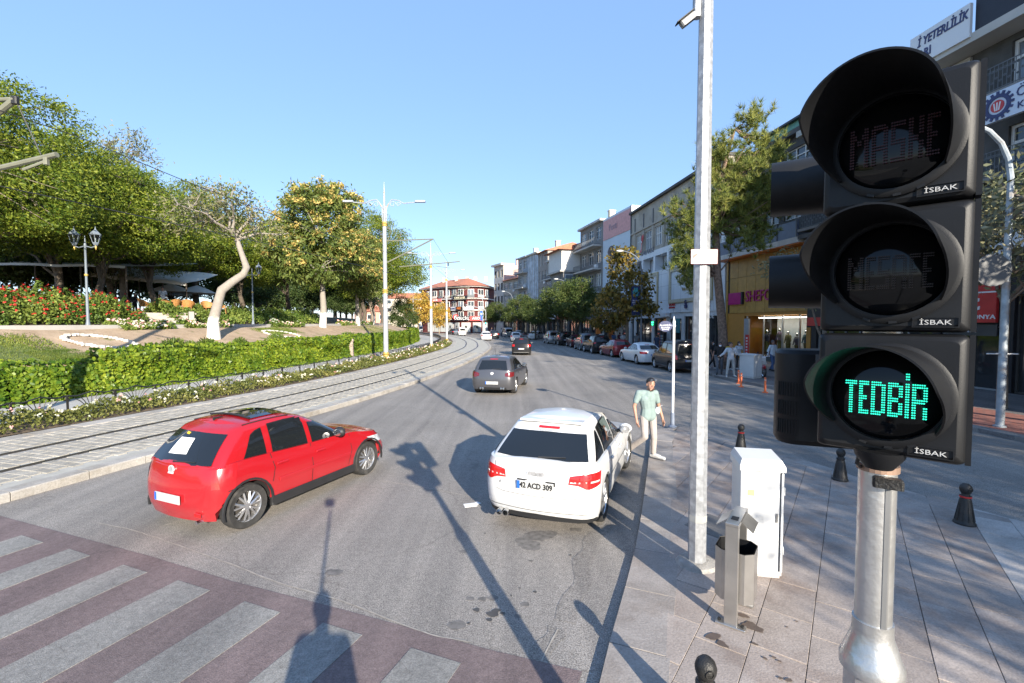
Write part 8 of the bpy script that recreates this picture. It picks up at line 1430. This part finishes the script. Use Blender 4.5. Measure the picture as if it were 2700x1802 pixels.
    for S in 'LR':
        d = (J['toe' + S] - J['ank' + S]); sh = MB(); hl = J['ank' + S] - Vector((d.x, d.y, 0)).normalized() * .05; hl = hl + Vector((0, 0, d.z * .75)); capsule(sh, hl, J['toe' + S] + d * .12, .043, .04); capsule(sh, J['ank' + S] + Vector((0, 0, -.01)), J['toe' + S].lerp(J['ank' + S], .4), .047, .045); fuse('shoe', sh, shoes, t, max(.012, vox * .8), 2)
    h_ = MB(); h_.ball(hd + up * .05 - f * .018, .104, 14, 10, (.86, 1.0, .96))
    if long_hair: capsule(h_, hd + up * .02 - f * .05, J['neck'] - f * .08 - up * .1, .09, .07)
    hm = h_; fuse('hair', hm, hair, t, max(.012, vox * .8), 2)
    for q in (1, -1): MB().ball(hd + r_ * .034 * q + f * .094 + up * .028, .011, 8, 6, (1.2, .6, .8)).build('eye', pm('eye_dark', (.03, .02, .018), .3), t); MB().tube([hd + r_ * .018 * q + f * .099 + up * .049, hd + r_ * .052 * q + f * .088 + up * .05], .006, 5).build('eyebrow', HAIR, t)
    MB().tube([hd - r_ * .024 + f * .092 - up * .055, hd + f * .1 - up * .057, hd + r_ * .024 + f * .092 - up * .055], .006, 5).build('mouth', pm('lips', (.38, .14, .12), .5), t)
    if mask: MB().ball(hd + f * .062 - up * .045, .062, 10, 8, (1.0, .8, .95)).build('face_mask', mask, t, True)
    return t, J
# the man stepping off the plaza kerb
q = at(1727, 1213, ZP); P_man, J_ = person('bearded man in mint t-shirt and pale trousers stepping along the plaza kerb', (q.x - .12, q.y + .05, ZP), R(12), cloth('mint_cotton', (.215, .28, .268)), cloth('off_white_cotton', (.37, .33, .305)), dict(pel=(-.02, 0, .93), hipL=(-.115, 0, .88), hipR=(.075, 0, .88), kneeL=(-.14, -.1, .5), kneeR=(.10, -.03, .47), ankL=(-.36, .30, .10), ankR=(.12, .02, .09), toeL=(-.38, .14, -.03), toeR=(.24, -.15, .05), waist=(-.02, 0, 1.06), chest=(-.05, -.01, 1.27), shL=(-.24, 0, 1.385), shR=(.135, 0, 1.375), neck=(-.03, -.02, 1.44), head=(.0, -.05, 1.565), elL=(-.325, .02, 1.12), wrL=(-.315, -.06, .87), tipL=(-.29, -.1, .70), elR=(.235, .03, 1.1), wrR=(.29, -.03, .86), tipR=(.30, -.08, .69)), vox=.009, face=(-.1, -1), tilt=.16)
hd = J_['head']; bd = MB(); capsule(bd, hd + Vector((-.045, -.045, -.085)), hd + Vector((.045, -.045, -.085)), .03, .03); capsule(bd, hd + Vector((0, -.075, -.105)), hd + Vector((0, -.068, -.108)), .026, .026); fuse('beard', bd, pm('short_beard', (.05, .032, .025), .8), P_man, .009, 2)
for q_ in (-.04, .045): MB().ball(hd + Vector((q_ + .02, -.088, .092)), .034, 10, 8, (1.1, .4, .7)).build('sunglass_lens', pm('mirror_lens', (.35, .36, .38), .08, .8), P_man, True)
MB().tube([hd + Vector((-.09, -.02, .075)), hd + Vector((-.06, -.09, .1)), hd + Vector((.02, -.108, .1)), hd + Vector((.1, -.08, .095)), hd + Vector((.108, -.02, .07))], .007, 5).build('sunglass_frame', K_black, P_man)
e = J_['elR'].lerp(J_['wrR'], .15); mk = MB(); mk.ball(e + Vector((-.06, -.04, -.05)), .075, 10, 8, (.75, .5, 1.0)); mk.build('face_mask', pm('mask_white_blue', (.62, .68, .75), .8), P_man, True); MB().tube([e + Vector((-.06, -.05, .02)), e + Vector((.05, -.045, .06)), e + Vector((.05, .04, .05)), e + Vector((-.04, .04, .02))], .004, 4).build('mask_loop', SHOE, P_man)
# people on the far pavement
def pav(u, v, z=.12): q = at(u, v, z); return (q.x, q.y, z)
wh_ = cloth('white_cotton', (.5, .52, .55)); bk_ = cloth('black_cotton', (.02, .02, .022)); jn_ = cloth('blue_denim', (.06, .1, .2)); gy_ = cloth('grey_trousers', (.4, .4, .38)); nv_ = cloth('navy_cotton', (.035, .05, .09))
person('man in white shirt holding a hand to his chin on the kerb by the cabinet', pav(1926, 995), R(-10), wh_, gy_, dict(ankL=(-.2, -.05, .085), toeL=(-.24, -.2, .045), kneeL=(-.16, -.05, .5), ankR=(.2, .08, .085), toeR=(.24, -.07, .045), kneeR=(.15, .03, .5), elR=(.24, -.06, 1.18), wrR=(.06, -.2, 1.38), tipR=(.0, -.15, 1.52), elL=(-.36, -.06, 1.2), wrL=(-.56, -.16, 1.08), tipL=(-.7, -.22, 1.06)), sleeve='long')
person('man in black shirt and grey trousers walking head down with a lowered mask', pav(1897, 988), R(-25), bk_, cloth('dark_grey_trousers', (.1, .11, .13)), dict(kneeL=(-.1, -.14, .52), ankL=(-.12, -.2, .09), toeL=(-.13, -.37, .05), kneeR=(.1, .05, .5), ankR=(.1, .25, .11), toeR=(.1, .1, .04), head=(.02, -.09, 1.6), elL=(-.3, 0, 1.18), wrL=(-.36, -.08, .93), tipL=(-.38, -.1, .76)), mask=MASK, skin=SKIN2, shoes=SHOEB)
person('woman in black walking past the shop behind the galvanised pole', pav(1876, 973), R(60), bk_, bk_, dict(kneeL=(-.1, -.14, .52), ankL=(-.1, -.22, .09), toeL=(-.11, -.38, .05), ankR=(.1, .25, .11), toeR=(.1, .1, .05)), woman=True, long_hair=True, mask=MASK, scale=.95)
person('woman in white t-shirt and face mask standing behind the white shirted man', pav(1947, 975), R(5), wh_, bk_, dict(elR=(.25, 0, 1.18), wrR=(.2, -.2, 1.1), tipR=(.12, -.28, 1.12)), woman=True, long_hair=True, mask=MASK, scale=.94)
person('woman in mustard yellow top half hidden behind the white shirted man', pav(1922, 976), R(10), cloth('mustard_cotton', (.45, .3, .03)), bk_, None, woman=True, long_hair=True, mask=MASK, scale=.93, hair=pm('dark_brown_hair', (.03, .018, .012), .6))
person('older man in white shirt and blue jeans walking right of the motorcycle', pav(2036, 979), R(20), cloth('pale_shirt', (.58, .62, .66)), jn_, dict(kneeL=(-.1, -.1, .51), ankL=(-.12, -.12, .09), toeL=(-.13, -.29, .05), ankR=(.1, .22, .1), toeR=(.1, .06, .05), elL=(-.28, .06, 1.16), wrL=(-.34, .02, .93), tipL=(-.35, -.02, .76), elR=(.28, .0, 1.17), wrR=(.36, -.12, .98), tipR=(.4, -.17, .84)), sleeve='long', skin=SKIN2, shoes=SHOEB, hair=pm('grey_hair', (.12, .11, .1), .8))
person('man in white t-shirt seen from behind over the dark red hatchback', pav(1585, 917), R(185), wh_, nv_, vox=.022); person('man in white shirt seen from behind beside the banner lamp post', pav(1642, 925), R(170), wh_, bk_, vox=.022); person('person in dark red top beside the white shirted man by the banner post', pav(1634, 922), R(180), cloth('wine_cotton', (.12, .03, .04)), bk_, vox=.022); person('man in blue shirt seen from behind left of the banner lamp post', pav(1618, 923), R(200), cloth('blue_cotton', (.06, .12, .26)), nv_, vox=.022); person('man in navy top walking away behind the white sedan roof', pav(1731, 936), R(180), nv_, jn_, vox=.022); person('person in grey top walking by the shop windows right of the banner post', pav(1678, 926), R(150), cloth('grey_cotton', (.2, .22, .25)), bk_, vox=.022)
person('waiter in white shirt standing under the terrace awning', (*atY(430, 800, 34).xy, 3.75), R(30), wh_, bk_, vox=.022)
for k, (u, Y, lb) in enumerate([(262, 34, 'guest with dark clothes seated in the shade, leftmost'), (300, 35, 'guest with dark clothes in the shade under the awning, second from left'), (355, 34.5, 'guest in the shade nearest the straight tree trunk')]): person(lb, (*atY(u, 800, Y).xy, 3.35), R(40 * k), bk_, bk_, vox=.03)
person('person in dark jacket at the far crossing near the red corner building', pav(1296, 885, 0), R(90), nv_, bk_, vox=.03); person('person in pale shirt at the far crossing beside parked vans', pav(1322, 889, 0), R(120), wh_, nv_, vox=.03)
# the photographer under the camera, known only by the shadow on the crossing
ph, Jp = person('photographer standing at the kerb with the camera held high on a pole', (-.16, .10, ZP), R(0), cloth('grey_hoodie', (.16, .17, .19)), jn_, dict(elL=(-.27, -.0, 1.18), wrL=(-.16, -.14, 1.32), tipL=(-.08, -.17, 1.42), elR=(.26, -.02, 1.17), wrR=(.05, -.17, 1.2), tipR=(-.06, -.17, 1.26)), vox=.02, sleeve='long', face=(0, 1))
mp_ = thing('camera_on_pole', 'black camera on a slim pole held above the photographer', 'camera', (-.02, -.05, 0)); MB().tube([(-.13, -.01, 1.25), (-.13, -.01, 1.7), (0, -.02, 2.72)], .018, 8).build('pole', K_black, mp_); MB().bbox((0, -.05, 2.84), (.14, .06, .11), .01).build('camera_body', K_black, mp_); MB().lathe([(.03, -.02), (.03, .0)], 12, (0, -.02, 2.84), Matrix.Rotation(math.pi / 2, 3, 'X')).build('lens_mount', K_black, mp_)
